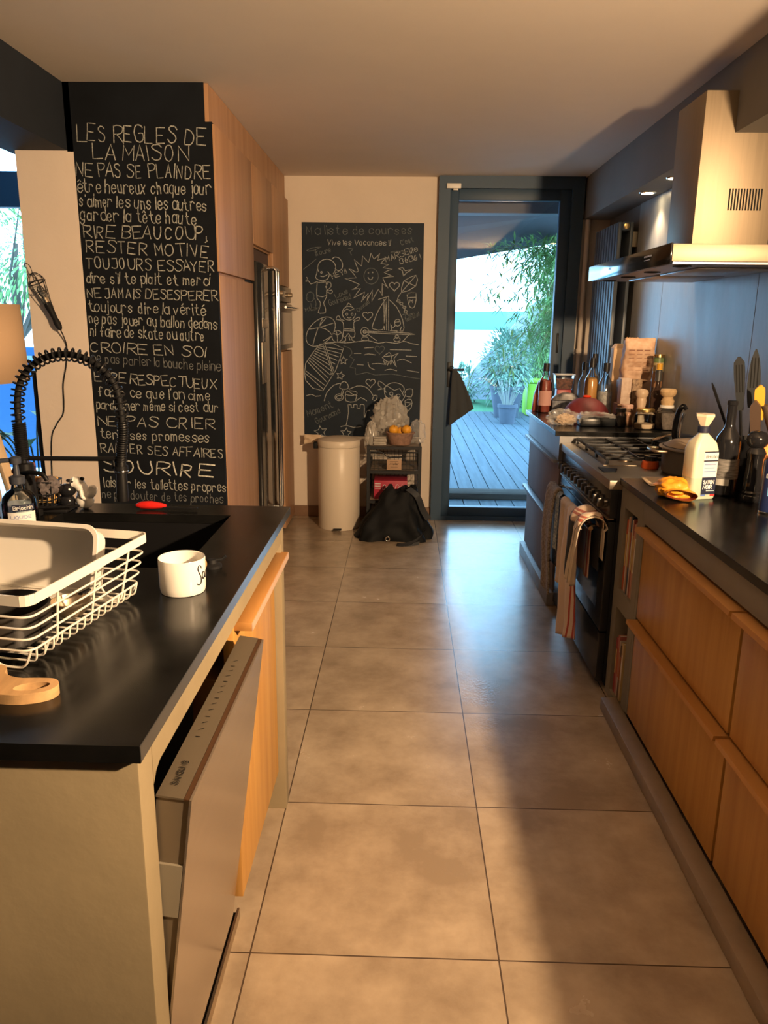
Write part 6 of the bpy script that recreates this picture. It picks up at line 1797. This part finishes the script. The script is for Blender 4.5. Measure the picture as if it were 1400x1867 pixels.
MB().grid(lambda u, v: Vector((0.0319 * math.cos(math.radians(-135 + 45 * u)), 0.0319 * math.sin(math.radians(-135 + 45 * u)), 0.06 + 0.03 * v)), 8, 1).build('blue_emblem', mat('light_blue_print', (0.10, 0.28, 0.50), 0.4), t)
t = thing('sauce_jar', 'dark jar with gold rim behind the navy can', 'jar', (1.262, 2.52, ZR), local=True)
MB().lathe([(0, 0.001), (0.034, 0.001), (0.036, 0.006), (0.036, 0.15), (0.032, 0.165), (0, 0.165)], n=30).build('jar', mat('very_dark_jar', (0.02, 0.016, 0.013), 0.2), t)
MB().lathe([(0, 0.1655), (0.034, 0.1655), (0.034, 0.17), (0.0, 0.171)], n=30).build('gold_rim', M_GOLD, t)
MB().lathe([(0, 0.1715), (0.026, 0.1715), (0.026, 0.195), (0, 0.196)], n=24).build('lid', M_BLACKGLOSS, t)

# ================================================================== BY THE END WALL
t = thing('pedal_bin', 'tall cream pedal bin against the end wall', 'bin', (-0.468, 5.535, 0), local=True)
M_BIN = mat('cream_enamel', (0.72, 0.62, 0.50), 0.35)
MB().lathe([(0, 0.004), (0.148, 0.004), (0.15, 0.0), (0.153, 0.004), (0.153, 0.60), (0.150, 0.604), (0, 0.604)], n=56).build('body', M_BIN, t)
MB().lathe([(0.154, 0.606), (0.156, 0.612), (0.155, 0.642), (0.148, 0.654), (0.10, 0.668), (0, 0.674)], n=56).build('lid', M_BIN, t)
MB().box(-0.185, -0.152, -0.03, 0.03, 0.585, 0.63, 0.004).build('lid_hinge', M_BLACKRUBBER, t)
MB().box(-0.03, 0.03, -0.185, -0.15, 0.012, 0.02, 0.003).build('pedal', M_BLACKRUBBER, t)
t = thing('tissue', 'scrap of beige paper stuck behind the bin lid', 'paper', (-0.70, 5.70, 0.585), local=True)
MB().grid(lambda u, v: Vector((-0.045 + 0.13 * u, 0.02 * nz(u * 3, v * 3), 0.0 + 0.075 * v * (1 - 0.3 * u) + 0.02 * u)), 10, 8).build('sheet', mat('beige_tissue', (0.62, 0.48, 0.34), 0.9), t, thick=0.002)
# metal cart
GX, GY, GW, GD, GH = -0.062, 5.56, 0.365, 0.40, 0.635
t = thing('storage_cart', 'black metal cart with wire baskets against the slate board', 'cart', (GX, GY, 0))
x0, x1, y0, y1 = GX - GW / 2, GX + GW / 2, GY - 0.2, GY + 0.2
for x in (x0, x1):
    for y in (y0, y1):
        MB().box(x - 0.011, x + 0.011, y - 0.011, y + 0.011, 0.0, GH).build('post', M_BLACKMETAL, t, smooth=0)
k = MB()
for z in (0.10, 0.232, 0.448, GH - 0.012):
    k.box(x0, x1, y0 - 0.008, y0 + 0.008, z - 0.011, z + 0.011).box(x0, x1, y1 - 0.008, y1 + 0.008, z - 0.011, z + 0.011)
    k.box(x0 - 0.008, x0 + 0.008, y0, y1, z - 0.011, z + 0.011).box(x1 - 0.008, x1 + 0.008, y0, y1, z - 0.011, z + 0.011)
k.build('rails', M_BLACKMETAL, t, smooth=0)
for z in (0.10, 0.232, 0.448, GH - 0.012):
    MB().box(x0 + 0.008, x1 - 0.008, y0 + 0.008, y1 - 0.008, z - 0.004, z + 0.010).build('wooden_shelf', mat('grey_wood_shelf', (0.30, 0.24, 0.18), 0.6, scale=4, stretch=(1, 8, 8), var=0.2), t, smooth=0)
k = MB()
for zz in (0.47, 0.50, 0.53, 0.56, 0.585):
    k.tube([(x0 + 0.014, y0 + 0.012, zz), (x1 - 0.014, y0 + 0.012, zz), (x1 - 0.014, y1 - 0.012, zz), (x0 + 0.014, y1 - 0.012, zz)], 0.0017, 5, closed=True)
for i in range(13):
    x = x0 + 0.014 + (GW - 0.028) * i / 12
    for y in (y0 + 0.012, y1 - 0.012):
        if y > GY or abs(x - GX) > 0.065:
            k.tube([(x, y, 0.46), (x, y, 0.59)], 0.0014, 5)
for i in range(1, 12):
    y = y0 + 0.012 + (0.376) * i / 12
    for x in (x0 + 0.014, x1 - 0.014):
        k.tube([(x, y, 0.46), (x, y, 0.59)], 0.0014, 5)
k.build('wire_drawer', M_BLACKMETAL, t)
k = MB().tube(fillet([(x0 + 0.014, y0 + 0.004, 0.592), (GX - 0.085, y0 + 0.004, 0.592), (GX - 0.05, y0 + 0.004, 0.553), (GX + 0.05, y0 + 0.004, 0.553), (GX + 0.085, y0 + 0.004, 0.592), (x1 - 0.014, y0 + 0.004, 0.592)], 0.03), 0.004, 8)
k.build('drawer_front_wire', M_BLACKMETAL, t)
lb = MB().box(GX - 0.052, GX + 0.052, y0 - 0.004, y0 + 0.001, 0.465, 0.54, 0.001).build('drawer_label', mat('kraft_label', (0.42, 0.27, 0.17), 0.7), t)
mb = MB()
lettering(mb, 'Atelier', (GX - 0.032, y0 - 0.0046, 0.502), (1, 0, 0), (0, 0, 1), 0.064, 0.015, 0.002, (0, -1, 0), slant=0.15)
mb.ribbon([(GX - 0.03, y0 - 0.0046, 0.526), (GX + 0.03, y0 - 0.0046, 0.526)], 0.002, (0, -1, 0))
mb.ribbon([(GX - 0.025, y0 - 0.0046, 0.486), (GX + 0.025, y0 - 0.0046, 0.486)], 0.002, (0, -1, 0))
mb.build('lettering', M_BLACKSATIN, lb, smooth=0, flip=False)
k = MB()
for zz in (0.13, 0.16, 0.19, 0.22, 0.25, 0.28, 0.31, 0.36, 0.40):
    k.tube([(x0 + 0.012, y1 - 0.012, zz), (x1 - 0.012, y1 - 0.012, zz)], 0.0015, 5)
    k.tube([(x0 + 0.012, y0 + 0.02, zz), (x0 + 0.012, y1 - 0.02, zz)], 0.0015, 5)
    k.tube([(x1 - 0.012, y0 + 0.02, zz), (x1 - 0.012, y1 - 0.02, zz)], 0.0015, 5)
for i in range(1, 12):
    x = x0 + GW * i / 12
    k.tube([(x, y1 - 0.012, 0.11), (x, y1 - 0.012, 0.44)], 0.0015, 5)
k.build('wire_side', M_BLACKMETAL, t)
t = thing('drinks_crate', 'red cardboard drinks case on the middle shelf of the cart', 'case', (-0.085, 5.50, 0.2425), local=True)
MB().box(-0.12, 0.12, -0.10, 0.10, 0, 0.135, 0.003).build('case', mat('drinks_red', (0.42, 0.03, 0.06), 0.5), t)
mb = MB()
lettering(mb, 'Coca Cola', (-0.06, -0.1006, 0.068), (1, 0, 0.03), (0, 0, 1), 0.155, 0.036, 0.0042, (0, -1, 0), slant=0.25)
for i in range(3):
    mb.ribbon([(-0.112, -0.1006, 0.112 - i * 0.017), (-0.075, -0.1006, 0.112 - i * 0.017)], 0.006, (0, -1, 0))
mb.build('lettering', mat('print_white', (0.6, 0.58, 0.58), 0.6), t, smooth=0, flip=False)
# basket with fruit
ZC = GH + 0.0
bx, by = -0.022, 5.43
t = thing('fruit_basket', 'small woven basket of yellow fruit on top of the cart', 'basket', (bx, by, ZC), local=True)
def bk(u, v):
    a = 2 * PI * u
    r = 0.068 + 0.028 * v
    w_ = 0.0022 * math.sin(a * 26) * (1 if int(v * 10) % 2 else -1)
    return Vector(((r + w_) * math.cos(a), (r + w_) * math.sin(a) * 0.85, 0.002 + 0.085 * v))
k = MB().grid(bk, 104, 10, closed_u=True)
k.build('weave', mat('brown_wicker', (0.28, 0.16, 0.11), 0.7, var=0.25, scale=50), t, thick=0.004, smooth=60)
MB().lathe([(0, 0.004), (0.068, 0.004)], n=30, sy=0.85).build('bottom', mat('brown_wicker', (0.28, 0.16, 0.11), 0.7), t)
MB().tube([(0.098 * math.cos(2 * PI * i / 32), 0.083 * math.sin(2 * PI * i / 32), 0.088) for i in range(32)], 0.006, 8, closed=True).build('rim', mat('brown_wicker', (0.28, 0.16, 0.11), 0.7), t)
M_FRUIT = mat('yellow_fruit', (0.78, 0.36, 0.03), 0.4, var=0.08, scale=40)
f0 = thing('orange', 'yellow orange fruit on the left of the woven basket', 'fruit', (bx - 0.047, by - 0.012, ZC + 0.074), 0, 'fruit in the basket', local=True)
MB().sph((0, 0, 0.034), 0.036, 24, sz=0.94).build('flesh', M_FRUIT, f0)
MB().sph((0.004, -0.022, 0.062), 0.004, 8).build('stalk', M_BLACKSATIN, f0)
dup(f0, (bx + 0.045, by - 0.014, ZC + 0.076), 0.5, 'yellow orange fruit on the right of the woven basket')
dup(f0, (bx + 0.002, by + 0.038, ZC + 0.056), 1.5, 'yellow orange fruit at the back of the woven basket')
# carrier bags and papers on the cart
M_BAGFILM = film_mat('milky_bag', (0.66, 0.62, 0.56), 0.42, 0.25)
t = thing('plastic_bag', 'big crumpled see-through carrier bag heaped on the cart behind the basket', 'bag', (-0.12, 5.60, ZC), local=True)
k = crumple(0.02, 0, 0.15, 0.12, 0.085, 0.155, 4, 0.24, 24, 1.6)
k.build('film', M_BAGFILM, t, smooth=22)
t = thing('plastic_bag', 'small crumpled bag hanging over the left corner of the cart', 'bag', (-0.245, 5.47, 0.54), local=True)
k = crumple(0.015, 0, 0.115, 0.045, 0.05, 0.13, 11, 0.2, 20, 1.8)
k.build('film', M_BAGFILM, t, smooth=22)
t = thing('plastic_bag', 'clear crumpled bag at the right edge of the cart beside the basket', 'bag', (0.10, 5.52, ZC), local=True)
k = crumple(0, 0, 0.075, 0.055, 0.075, 0.085, 17, 0.3, 20, 1.4)
k.build('film', M_FILM, t, smooth=22)
t = thing('paper_stack', 'small stack of folded papers beside the woven basket', 'paper', (-0.165, 5.44, ZC), local=True)
for i in range(5):
    MB().obox((0.004 * nz(i * 3.1), 0, 0.006 + i * 0.0115), (0.045, 0.012 * nz(i * 1.7), 0), (-0.01 * nz(i * 1.7), 0.04, 0), (0, 0, 0.005), 0.002).build('folded_paper', mat('grey_paper', (0.42, 0.38, 0.33), 0.8, var=0.15, scale=30), t)
# black bag
t = thing('shopping_bag', 'big slumped black shopping bag on the floor in front of the cart', 'bag', (-0.06, 5.24, 0), local=True)
M_BAGBLK = mat('black_nylon', (0.004, 0.0048, 0.006), 0.7, var=0.2, scale=12, spec=0.25)
def sb(u, v):
    a = 2 * PI * u
    c_, s_ = math.cos(a), math.sin(a)
    e = 0.75
    top = v ** 1.15
    rx = 0.275 * (1 - 0.70 * top) + 0.02 * nz(c_ * 2, s_ * 2, v * 3)
    ry = 0.13 * (1 - 0.55 * top)
    x = rx * math.copysign(abs(c_) ** e, c_) + 0.05 * v
    y = ry * math.copysign(abs(s_) ** e, s_) + 0.03 * v
    fold = 0.022 * math.sin(a * 5 + 4 * v) * (1 - v) + 0.028 * nz(c_ * 3 + 7, s_ * 3, v * 4)
    z = 0.355 * v + 0.03 * nz(c_ * 2.5, s_ * 2.5, 5) * v + 0.02 * math.sin(a * 2 + 0.8) * v * v
    return Vector((x + fold * c_, y + fold * s_, max(0.002, z)))
k = MB().grid(sb, 64, 22, closed_u=True)
k._face([v for v in k.bm.verts if False]) if False else None
k.build('sack', M_BAGBLK, t, smooth=45)
top = MB().grid(lambda u, v: Vector((0.05 + 0.088 * (v) * math.cos(2 * PI * u) * 0.95, 0.03 + 0.062 * v * math.sin(2 * PI * u) * 0.95, 0.335 + 0.03 * (1 - v) * nz(u * 6, v * 3, 1))), 32, 5, closed_u=True)
top.build('mouth', M_BAGBLK, t, smooth=60)
st = MB()
P = spline([(0.10, -0.02, 0.36), (0.165, -0.04, 0.31), (0.205, -0.07, 0.22), (0.245, -0.09, 0.16)], 6)
for i in range(len(P) - 1):
    st.obox((P[i] + P[i + 1]) / 2, (P[i + 1] - P[i]) / 2 * 1.1, Vector((0.018, 0.012, 0.008)), Vector((0.001, -0.002, 0.001)))
st.build('strap', mat('black_webbing', (0.018, 0.019, 0.022), 0.35), t)
st = MB()
P = spline([(0.235, -0.085, 0.10), (0.19, -0.14, 0.05), (0.13, -0.19, 0.02), (0.05, -0.215, 0.005), (0.03, -0.20, 0.004), (0.10, -0.21, 0.006), (0.18, -0.17, 0.008)], 6)
for i in range(len(P) - 1):
    st.obox((P[i] + P[i + 1]) / 2, (P[i + 1] - P[i]) / 2 * 1.1, Vector((0.006, 0.014, 0.010)), Vector((0.001, -0.001, 0.0015)))
st.build('strap', mat('black_webbing', (0.018, 0.019, 0.022), 0.35), t)
MB().tube([(-0.035 + 0.014 * math.cos(2 * PI * i / 20), -0.168, 0.036 + 0.014 * math.sin(2 * PI * i / 20)) for i in range(20)], 0.0035, 8, closed=True).build('eyelet', M_CHROME, t)
# jacket on the door handle
t = thing('cloth_bag', 'dark grey cloth hanging from the handle of the garden door', 'cloth', (0.42, 5.735, 0.74), local=True)
def jk(u, v):
    w_ = 0.03 + 0.15 * v ** 0.8
    x = -0.055 + 0.0 * v + w_ * (u - 0.1) - 0.01
    z = 0.41 - 0.41 * v + (0.11 * u if v > 0 else 0.0) * v * 1.2
    y = -0.012 - 0.02 * v * abs(math.sin(u * 7 + v)) - 0.008
    return Vector((x, y, z))
MB().grid(jk, 24, 24).build('cloth', mat('dark_grey_cloth', (0.045, 0.05, 0.055), 0.9), t, thick=0.008, smooth=60)
MB().tube([(-0.07, -0.012, 0.40), (-0.085, -0.006, 0.43), (-0.07, 0.002, 0.435), (-0.058, -0.006, 0.425)], 0.004, 6).build('loop', M_BLACKRUBBER, t)

# ================================================================== OUTSIDE
M_DECK = mat('grey_deck', (0.06, 0.085, 0.105), 0.75, scale=3, stretch=(8, 0.4, 1), var=0.2, detail=5, spec=0.15)
k = MB()
for i in range(-6, 40):
    x = -0.6 + i * 0.142
    k.box(x, x + 0.134, 5.96, 13.6, -0.06, -0.03)
structure('deck', k, M_DECK, 'grey timber deck outside the garden door', 'deck', smooth=0)
structure('deck_gap_shade', MB().box(-1.5, 5.2, 5.96, 13.6, -0.20, -0.075), M_DARK, 'near-black slab standing for the shade beneath the deck boards', 'shade slab', smooth=0)  # solid slab, its black colour is the shade between the boards
t = single('threshold_beam', MB().box(-1.2, 2.5, 0, 0.22, 0, 0.055, 0.01), mat('weathered_wood', (0.05, 0.042, 0.036), 0.9, scale=4, stretch=(0.6, 8, 8), var=0.3, spec=0.05), 'weathered wooden beam lying across the deck just outside', 'beam', (0, 6.62, -0.0295))
structure('ground', MB().box(-60, 60, 5.95, 400, -0.5, -0.21), mat('glare_ground', (0.62, 0.64, 0.66), 0.8), 'ground and water beyond the garden, coloured pale as glare', 'ground', smooth=0)  # white glare off the water is put into this pale colour
lawn = MB()
for x, y in ((-4.0, 13.6), (9.0, 13.6), (9.0, 15.6), (-4.0, 15.6)):
    pass
lawn.box(0.5, 9, 13.62, 16.2, -0.20, -0.07)
structure('lawn', lawn, mat('lawn_green', (0.035, 0.14, 0.06), 0.9, var=0.3, scale=60), 'strip of green lawn beyond the deck', 'lawn', smooth=0)
hl = MB()
for i in range(24):
    pass
hl.grid(lambda u, v: Vector((-60 + 240 * u, 200 + 6 * math.sin(u * 9), -0.5 + (4.6 + 0.9 * nz(u * 7, 1.0)) * v)), 60, 1)
hl.grid(lambda u, v: Vector((-60 + 240 * u, 200 + 6 * math.sin(u * 9) + 40 * v, 4.1 + 0.9 * nz(u * 7, 1.0) - 2 * v)), 60, 1)
tag(hl.build('distant_hills', mat('hazy_teal', (0.12, 0.30, 0.34), 0.95), None), 'low hazy blue green shore on the horizon', 'hills', None, 'structure')
# awning / pergola
k = MB()
_q = [(-2.2, 5.95, 2.46), (3.4, 5.95, 2.46), (3.4, 7.6, 2.56), (1.057, 7.6, 2.163), (0.475, 7.6, 2.064), (-2.2, 7.6, 1.90)]
_lo = [k.bm.verts.new(p_) for p_ in _q]
_hi = [k.bm.verts.new((p_[0], p_[1], p_[2] + 0.1)) for p_ in _q]
k._face(_lo[::-1]); k._face(_hi)
for i in range(6):
    k._face([_lo[i], _lo[(i + 1) % 6], _hi[(i + 1) % 6], _hi[i]])
structure('roof_overhang', k, mat('dark_soffit', (0.06, 0.065, 0.075), 0.7), 'dark sloping awning seen through the top of the door', 'roof', smooth=0)
structure('roof_beam', MB().box(-2.0, 3.2, 6.05, 6.2, 2.275, 2.44), mat('slate_beam', (0.09, 0.10, 0.115), 0.6), 'grey beam under the terrace roof just outside the door', 'beam', smooth=0)
structure('roof_post', MB().box(-1.95, -1.83, 7.48, 7.6, -0.2, 1.9), mat('slate_beam', (0.09, 0.10, 0.115), 0.6), 'post carrying the terrace roof', 'post', smooth=0)
# plants
def leaf(k, p, d_, ln, w_, droop=0.3):
    d_ = d_.normalized()
    sd = d_.cross(Vector((0, 0, 1)))
    if sd.length < 1e-3:
        sd = Vector((1, 0, 0))
    sd.normalize()
    a = p
    b_ = p + d_ * ln * 0.45
    c_ = p + d_ * ln + Vector((0, 0, -droop * ln))
    nn = sd.cross(d_) * (w_ * 0.2)
    va, vl, vr, vc, vm = k.bm.verts.new(a), k.bm.verts.new(b_ + sd * w_), k.bm.verts.new(b_ - sd * w_), k.bm.verts.new(c_), k.bm.verts.new(b_ - nn)
    k._face([va, vl, vm]); k._face([va, vm, vr]); k._face([vl, vc, vm]); k._face([vm, vc, vr])
M_LEAF = mat('bamboo_leaf', (0.09, 0.20, 0.05), 0.5, scale=3, col2=(0.20, 0.38, 0.12), detail=2)
M_LEAF2 = mat('olive_leaf', (0.09, 0.18, 0.13), 0.6, scale=3, col2=(0.18, 0.31, 0.22), detail=2)
M_CANE = mat('bamboo_cane', (0.16, 0.17, 0.07), 0.5)
M_POT = mat('slate_pot', (0.06, 0.075, 0.10), 0.6, var=0.1)
def planter(x, y, r0, r1, h, label, soilm=None):
    t = thing('plant_pot', label, 'plant pot', (x, y, -0.0295), 0, local=True)
    MB().lathe([(0, 0.001), (r0, 0.001), (r1, h - 0.05), (r1 + 0.015, h - 0.05), (r1 + 0.015, h), (r1 - 0.02, h), (r1 - 0.03, h - 0.06), (0, h - 0.06)], n=28).build('pot', M_POT, t)
    MB().lathe([(0, h - 0.058), (r1 - 0.031, h - 0.058)], n=24).build('soil', mat('dark_soil', (0.03, 0.022, 0.015), 0.95), t)
    return t
rnd = random.Random(11)
# big bamboo pot
planter(1.70, 12.85, 0.19, 0.28, 0.52, 'large slate plant pot behind the small one, holding a leafy shrub')
px, py = 2.42, 13.9
t = thing('bamboo', 'tall bushy bamboo growing on the lawn at the right behind the pots', 'plant', (px, py, -0.04), 0, local=True)
st, lv = MB(), MB()
for i in range(26):
    a = rnd.uniform(0, 2 * PI)
    lean = rnd.uniform(0.0, 0.55)
    h = rnd.uniform(1.9, 3.3)
    b_ = Vector((rnd.uniform(-.16, .16), rnd.uniform(-.16, .16), -0.03))
    tip = b_ + Vector((math.cos(a) * lean + 0.12, math.sin(a) * lean - 0.25, h))
    mid = (b_ + tip) / 2 + Vector((-math.cos(a), -math.sin(a), 0)) * 0.1
    P = spline([b_, mid, tip], 10)
    st.tube(P, [0.008 - 0.0055 * j / (len(P) - 1) for j in range(len(P))], 5)
    for j in range(3, len(P)):
        for q in range(9):
            d_ = Vector((rnd.uniform(-1, 1), rnd.uniform(-1, 1), rnd.uniform(-0.5, 0.6)))
            p0 = P[j] + d_ * rnd.uniform(0.0, 0.24)
            leaf(lv, p0, d_ + Vector((0, 0, -0.2)), rnd.uniform(0.10, 0.20), rnd.uniform(0.008, 0.014), 0.4)
st.build('canes', M_CANE, t)
lv.build('foliage', M_LEAF, t, smooth=0, flip=False)
# nearer clump arching under the awning
t = thing('bamboo', 'nearer bamboo arching in from the right just outside the glass door', 'plant', (1.50, 7.30, -0.0295), 0, local=True)
st, lv = MB(), MB()
for i in range(30):
    tgt = Vector((rnd.uniform(-0.85, -0.12), rnd.uniform(-0.65, 0.1), rnd.uniform(1.15, 2.2)))
    b_ = Vector((rnd.uniform(-.1, .1), rnd.uniform(-.1, .1), 0.0))
    ht = min(2.1, tgt.z + 0.25)
    P = spline([b_, b_ * 0.6 + Vector((-0.04, 0, 0.55 * ht)), b_ * 0.3 + Vector((tgt.x * 0.4, tgt.y * 0.4, ht)), tgt], 7)
    st.tube(P, [0.008 - 0.006 * j / (len(P) - 1) for j in range(len(P))], 5)
    for j in range(9, len(P)):
        for q in range(7):
            d_ = Vector((rnd.uniform(-1, 0.9), rnd.uniform(-1, 1), rnd.uniform(-0.7, 0.7)))
            leaf(lv, P[j] + d_ * rnd.uniform(0.0, 0.12), d_, rnd.uniform(0.08, 0.16), rnd.uniform(0.007, 0.011), 0.2)
st.build('canes', M_CANE, t)
lv.build('foliage', M_LEAF, t, smooth=0, flip=False)
# small pot
px, py = 1.61, 12.0
planter(px, py, 0.115, 0.142, 0.30, 'small slate plant pot in front, on the deck')
t = thing('shrub', 'pale stemmed succulent in the small slate pot', 'plant', (px, py, 0.215), 0, local=True)
st, lv = MB(), MB()
for i in range(16):
    a = rnd.uniform(0, 2 * PI)
    tip = Vector((math.cos(a) * 0.17, math.sin(a) * 0.17, rnd.uniform(0.22, 0.48)))
    st.tube(spline([(tip.x * 0.3, tip.y * 0.3, -0.01), (tip.x * 0.6, tip.y * 0.6, tip.z * 0.5), tip], 4), 0.012, 6)
    for q in range(16):
        d_ = Vector((rnd.uniform(-1, 1), rnd.uniform(-1, 1), rnd.uniform(-0.2, 0.8)))
        leaf(lv, tip + d_ * 0.02, d_, rnd.uniform(0.05, 0.09), 0.013, 0.2)
st.build('stems', mat('pale_stem', (0.26, 0.28, 0.25), 0.7), t)
lv.build('foliage', M_LEAF2, t, smooth=0, flip=False)
# shrub bank behind
def shrub(x, y, z, rx, ry, rz, n_, label, m, ln=(0.08, 0.16)):
    t = thing('shrub', label, 'shrub', (x, y, z), 0, local=True)
    lv, st = MB(), MB()
    for i in range(7):
        a = 2 * PI * i / 7
        st.tube([(0, 0, 0), (rx * 0.3 * math.cos(a), ry * 0.3 * math.sin(a), rz * 0.7), (rx * 0.6 * math.cos(a), ry * 0.6 * math.sin(a), rz * 1.4)], [0.02, 0.012, 0.005], 5)
    for i in range(n_):
        d_ = Vector((rnd.gauss(0, 1), rnd.gauss(0, 1), rnd.gauss(0, 1))).normalized()
        r = rnd.uniform(0.25, 1) ** 0.5
        p0 = Vector((d_.x * rx * r, d_.y * ry * r, rz + d_.z * rz * r))
        leaf(lv, p0, d_ + Vector((rnd.uniform(-.5, .5), rnd.uniform(-.5, .5), rnd.uniform(-.3, .5))), rnd.uniform(*ln), rnd.uniform(0.012, 0.022), 0.2)
    st.build('stems', M_CANE, t)
    lv.build('foliage', m, t, smooth=0, flip=False)
shrub(1.70, 12.85, 0.435, 0.42, 0.38, 0.48, 1500, 'grey green leafy shrub growing in the large pot', M_LEAF2, (0.10, 0.18))
shrub(1.95, 14.9, -0.08, 0.6, 0.4, 0.62, 1500, 'grey green shrub on the lawn behind the pots', M_LEAF2)
shrub(2.95, 15.4, -0.08, 0.6, 0.4, 1.1, 1500, 'taller green shrub at the right behind the pots', M_LEAF)
shrub(1.2, 15.5, -0.08, 0.3, 0.3, 0.4, 700, 'low green shrub at the left end of the planting', M_LEAF2)
single('garden_fence', MB().prism([(0.9, -0.07), (4.2, -0.07), (4.2, 2.6), (2.6, 1.9)], 'y', 0.2, 0.26), mat('purple_grey_fence', (0.30, 0.33, 0.40), 0.8), 'grey sloping garden screen behind the shrubs', 'fence', (0, 16.0, 0), smooth=0)
t = thing('storage_box', 'lime green plastic garden box right of the pots', 'box', (2.36, 13.25, -0.03), 0, local=True)
MB().box(-0.3, 0.3, -0.25, 0.25, 0, 0.55, 0.03).build('bin', mat('lime_plastic', (0.22, 0.45, 0.02), 0.4), t)
MB().box(-0.32, 0.32, -0.27, 0.27, 0.551, 0.60, 0.02).build('lid', mat('lime_plastic', (0.22, 0.45, 0.02), 0.4), t)
# outside the left window
t = thing('tree', 'leafy tree beyond the left window', 'tree', (-5.0, 10.0, -0.21), 0, local=True)
lv = MB()
st = MB().tube([(0, 0, 0), (0.05, 0, 0.8), (0, 0.05, 1.6), (0.1, 0, 2.6)], [0.10, 0.08, 0.06, 0.03], 8)
for i in range(2600):
    d_ = Vector((rnd.gauss(0, 1), rnd.gauss(0, 1), rnd.gauss(0, 1))).normalized()
    r = rnd.uniform(0.1, 1) ** 0.5
    leaf(lv, Vector((d_.x * 1.5 * r + 0.4, d_.y * 1.0 * r, 2.5 + d_.z * 0.8 * r)), d_, rnd.uniform(0.07, 0.14), 0.018, 0.3)
for i in range(10):
    a = 2 * PI * i / 10
    st.tube([(0.02, 0.02, 1.4), (0.6 * math.cos(a) + 0.1, 0.6 * math.sin(a), 2.2), (1.3 * math.cos(a) + 0.2, 0.9 * math.sin(a), 2.9)], [0.03, 0.018, 0.005], 5)
st.build('trunk', mat('bark', (0.10, 0.08, 0.06), 0.9), t)
lv.build('foliage', M_LEAF, t, smooth=0, flip=False)
t = thing('garden_screen', 'blue outdoor panel with pale top rail beyond the left window', 'screen', (-3.4, 7.4, -0.21), 0, local=True)
MB().box(-1.6, 1.6, 0, 0.06, 0.25, 1.42).build('panel', mat('blue_panel', (0.05, 0.18, 0.42), 0.5), t, smooth=0)
MB().box(-1.6, 1.6, -0.01, 0.07, 1.30, 1.34).build('rail', mat('pale_blue_rail', (0.35, 0.5, 0.6), 0.5), t, smooth=0)
MB().box(-1.6, -1.5, 0, 0.06, 0.0, 0.25).box(1.5, 1.6, 0, 0.06, 0.0, 0.25).build('foot', M_FRAME, t, smooth=0)
t = thing('potted_plant', 'large leaved potted plant by the left window', 'plant', (-2.55, 5.2, 0), 0, local=True)
MB().lathe([(0, 0.002), (0.13, 0.002), (0.17, 0.30), (0.15, 0.30), (0.14, 0.26), (0, 0.26)], n=28).build('pot', M_POT, t)
lv, st = MB(), MB()
for i in range(12):
    a = 2 * PI * i / 12 + 0.3
    r = 0.22 + 0.1 * (i % 3)
    z = 0.65 + 0.2 * ((i * 5) % 4) / 4
    tip = Vector((r * math.cos(a), r * math.sin(a), z))
    st.tube(spline([(0.03 * math.cos(a), 0.03 * math.sin(a), 0.25), (tip.x * 0.5, tip.y * 0.5, z * 0.8), tip], 5), 0.006, 6)
    leaf(lv, tip, Vector((math.cos(a), math.sin(a), 0.2)), 0.32, 0.07, 0.4)
st.build('stems', M_CANE, t)
lv.build('foliage', M_LEAF, t, smooth=0, flip=False)
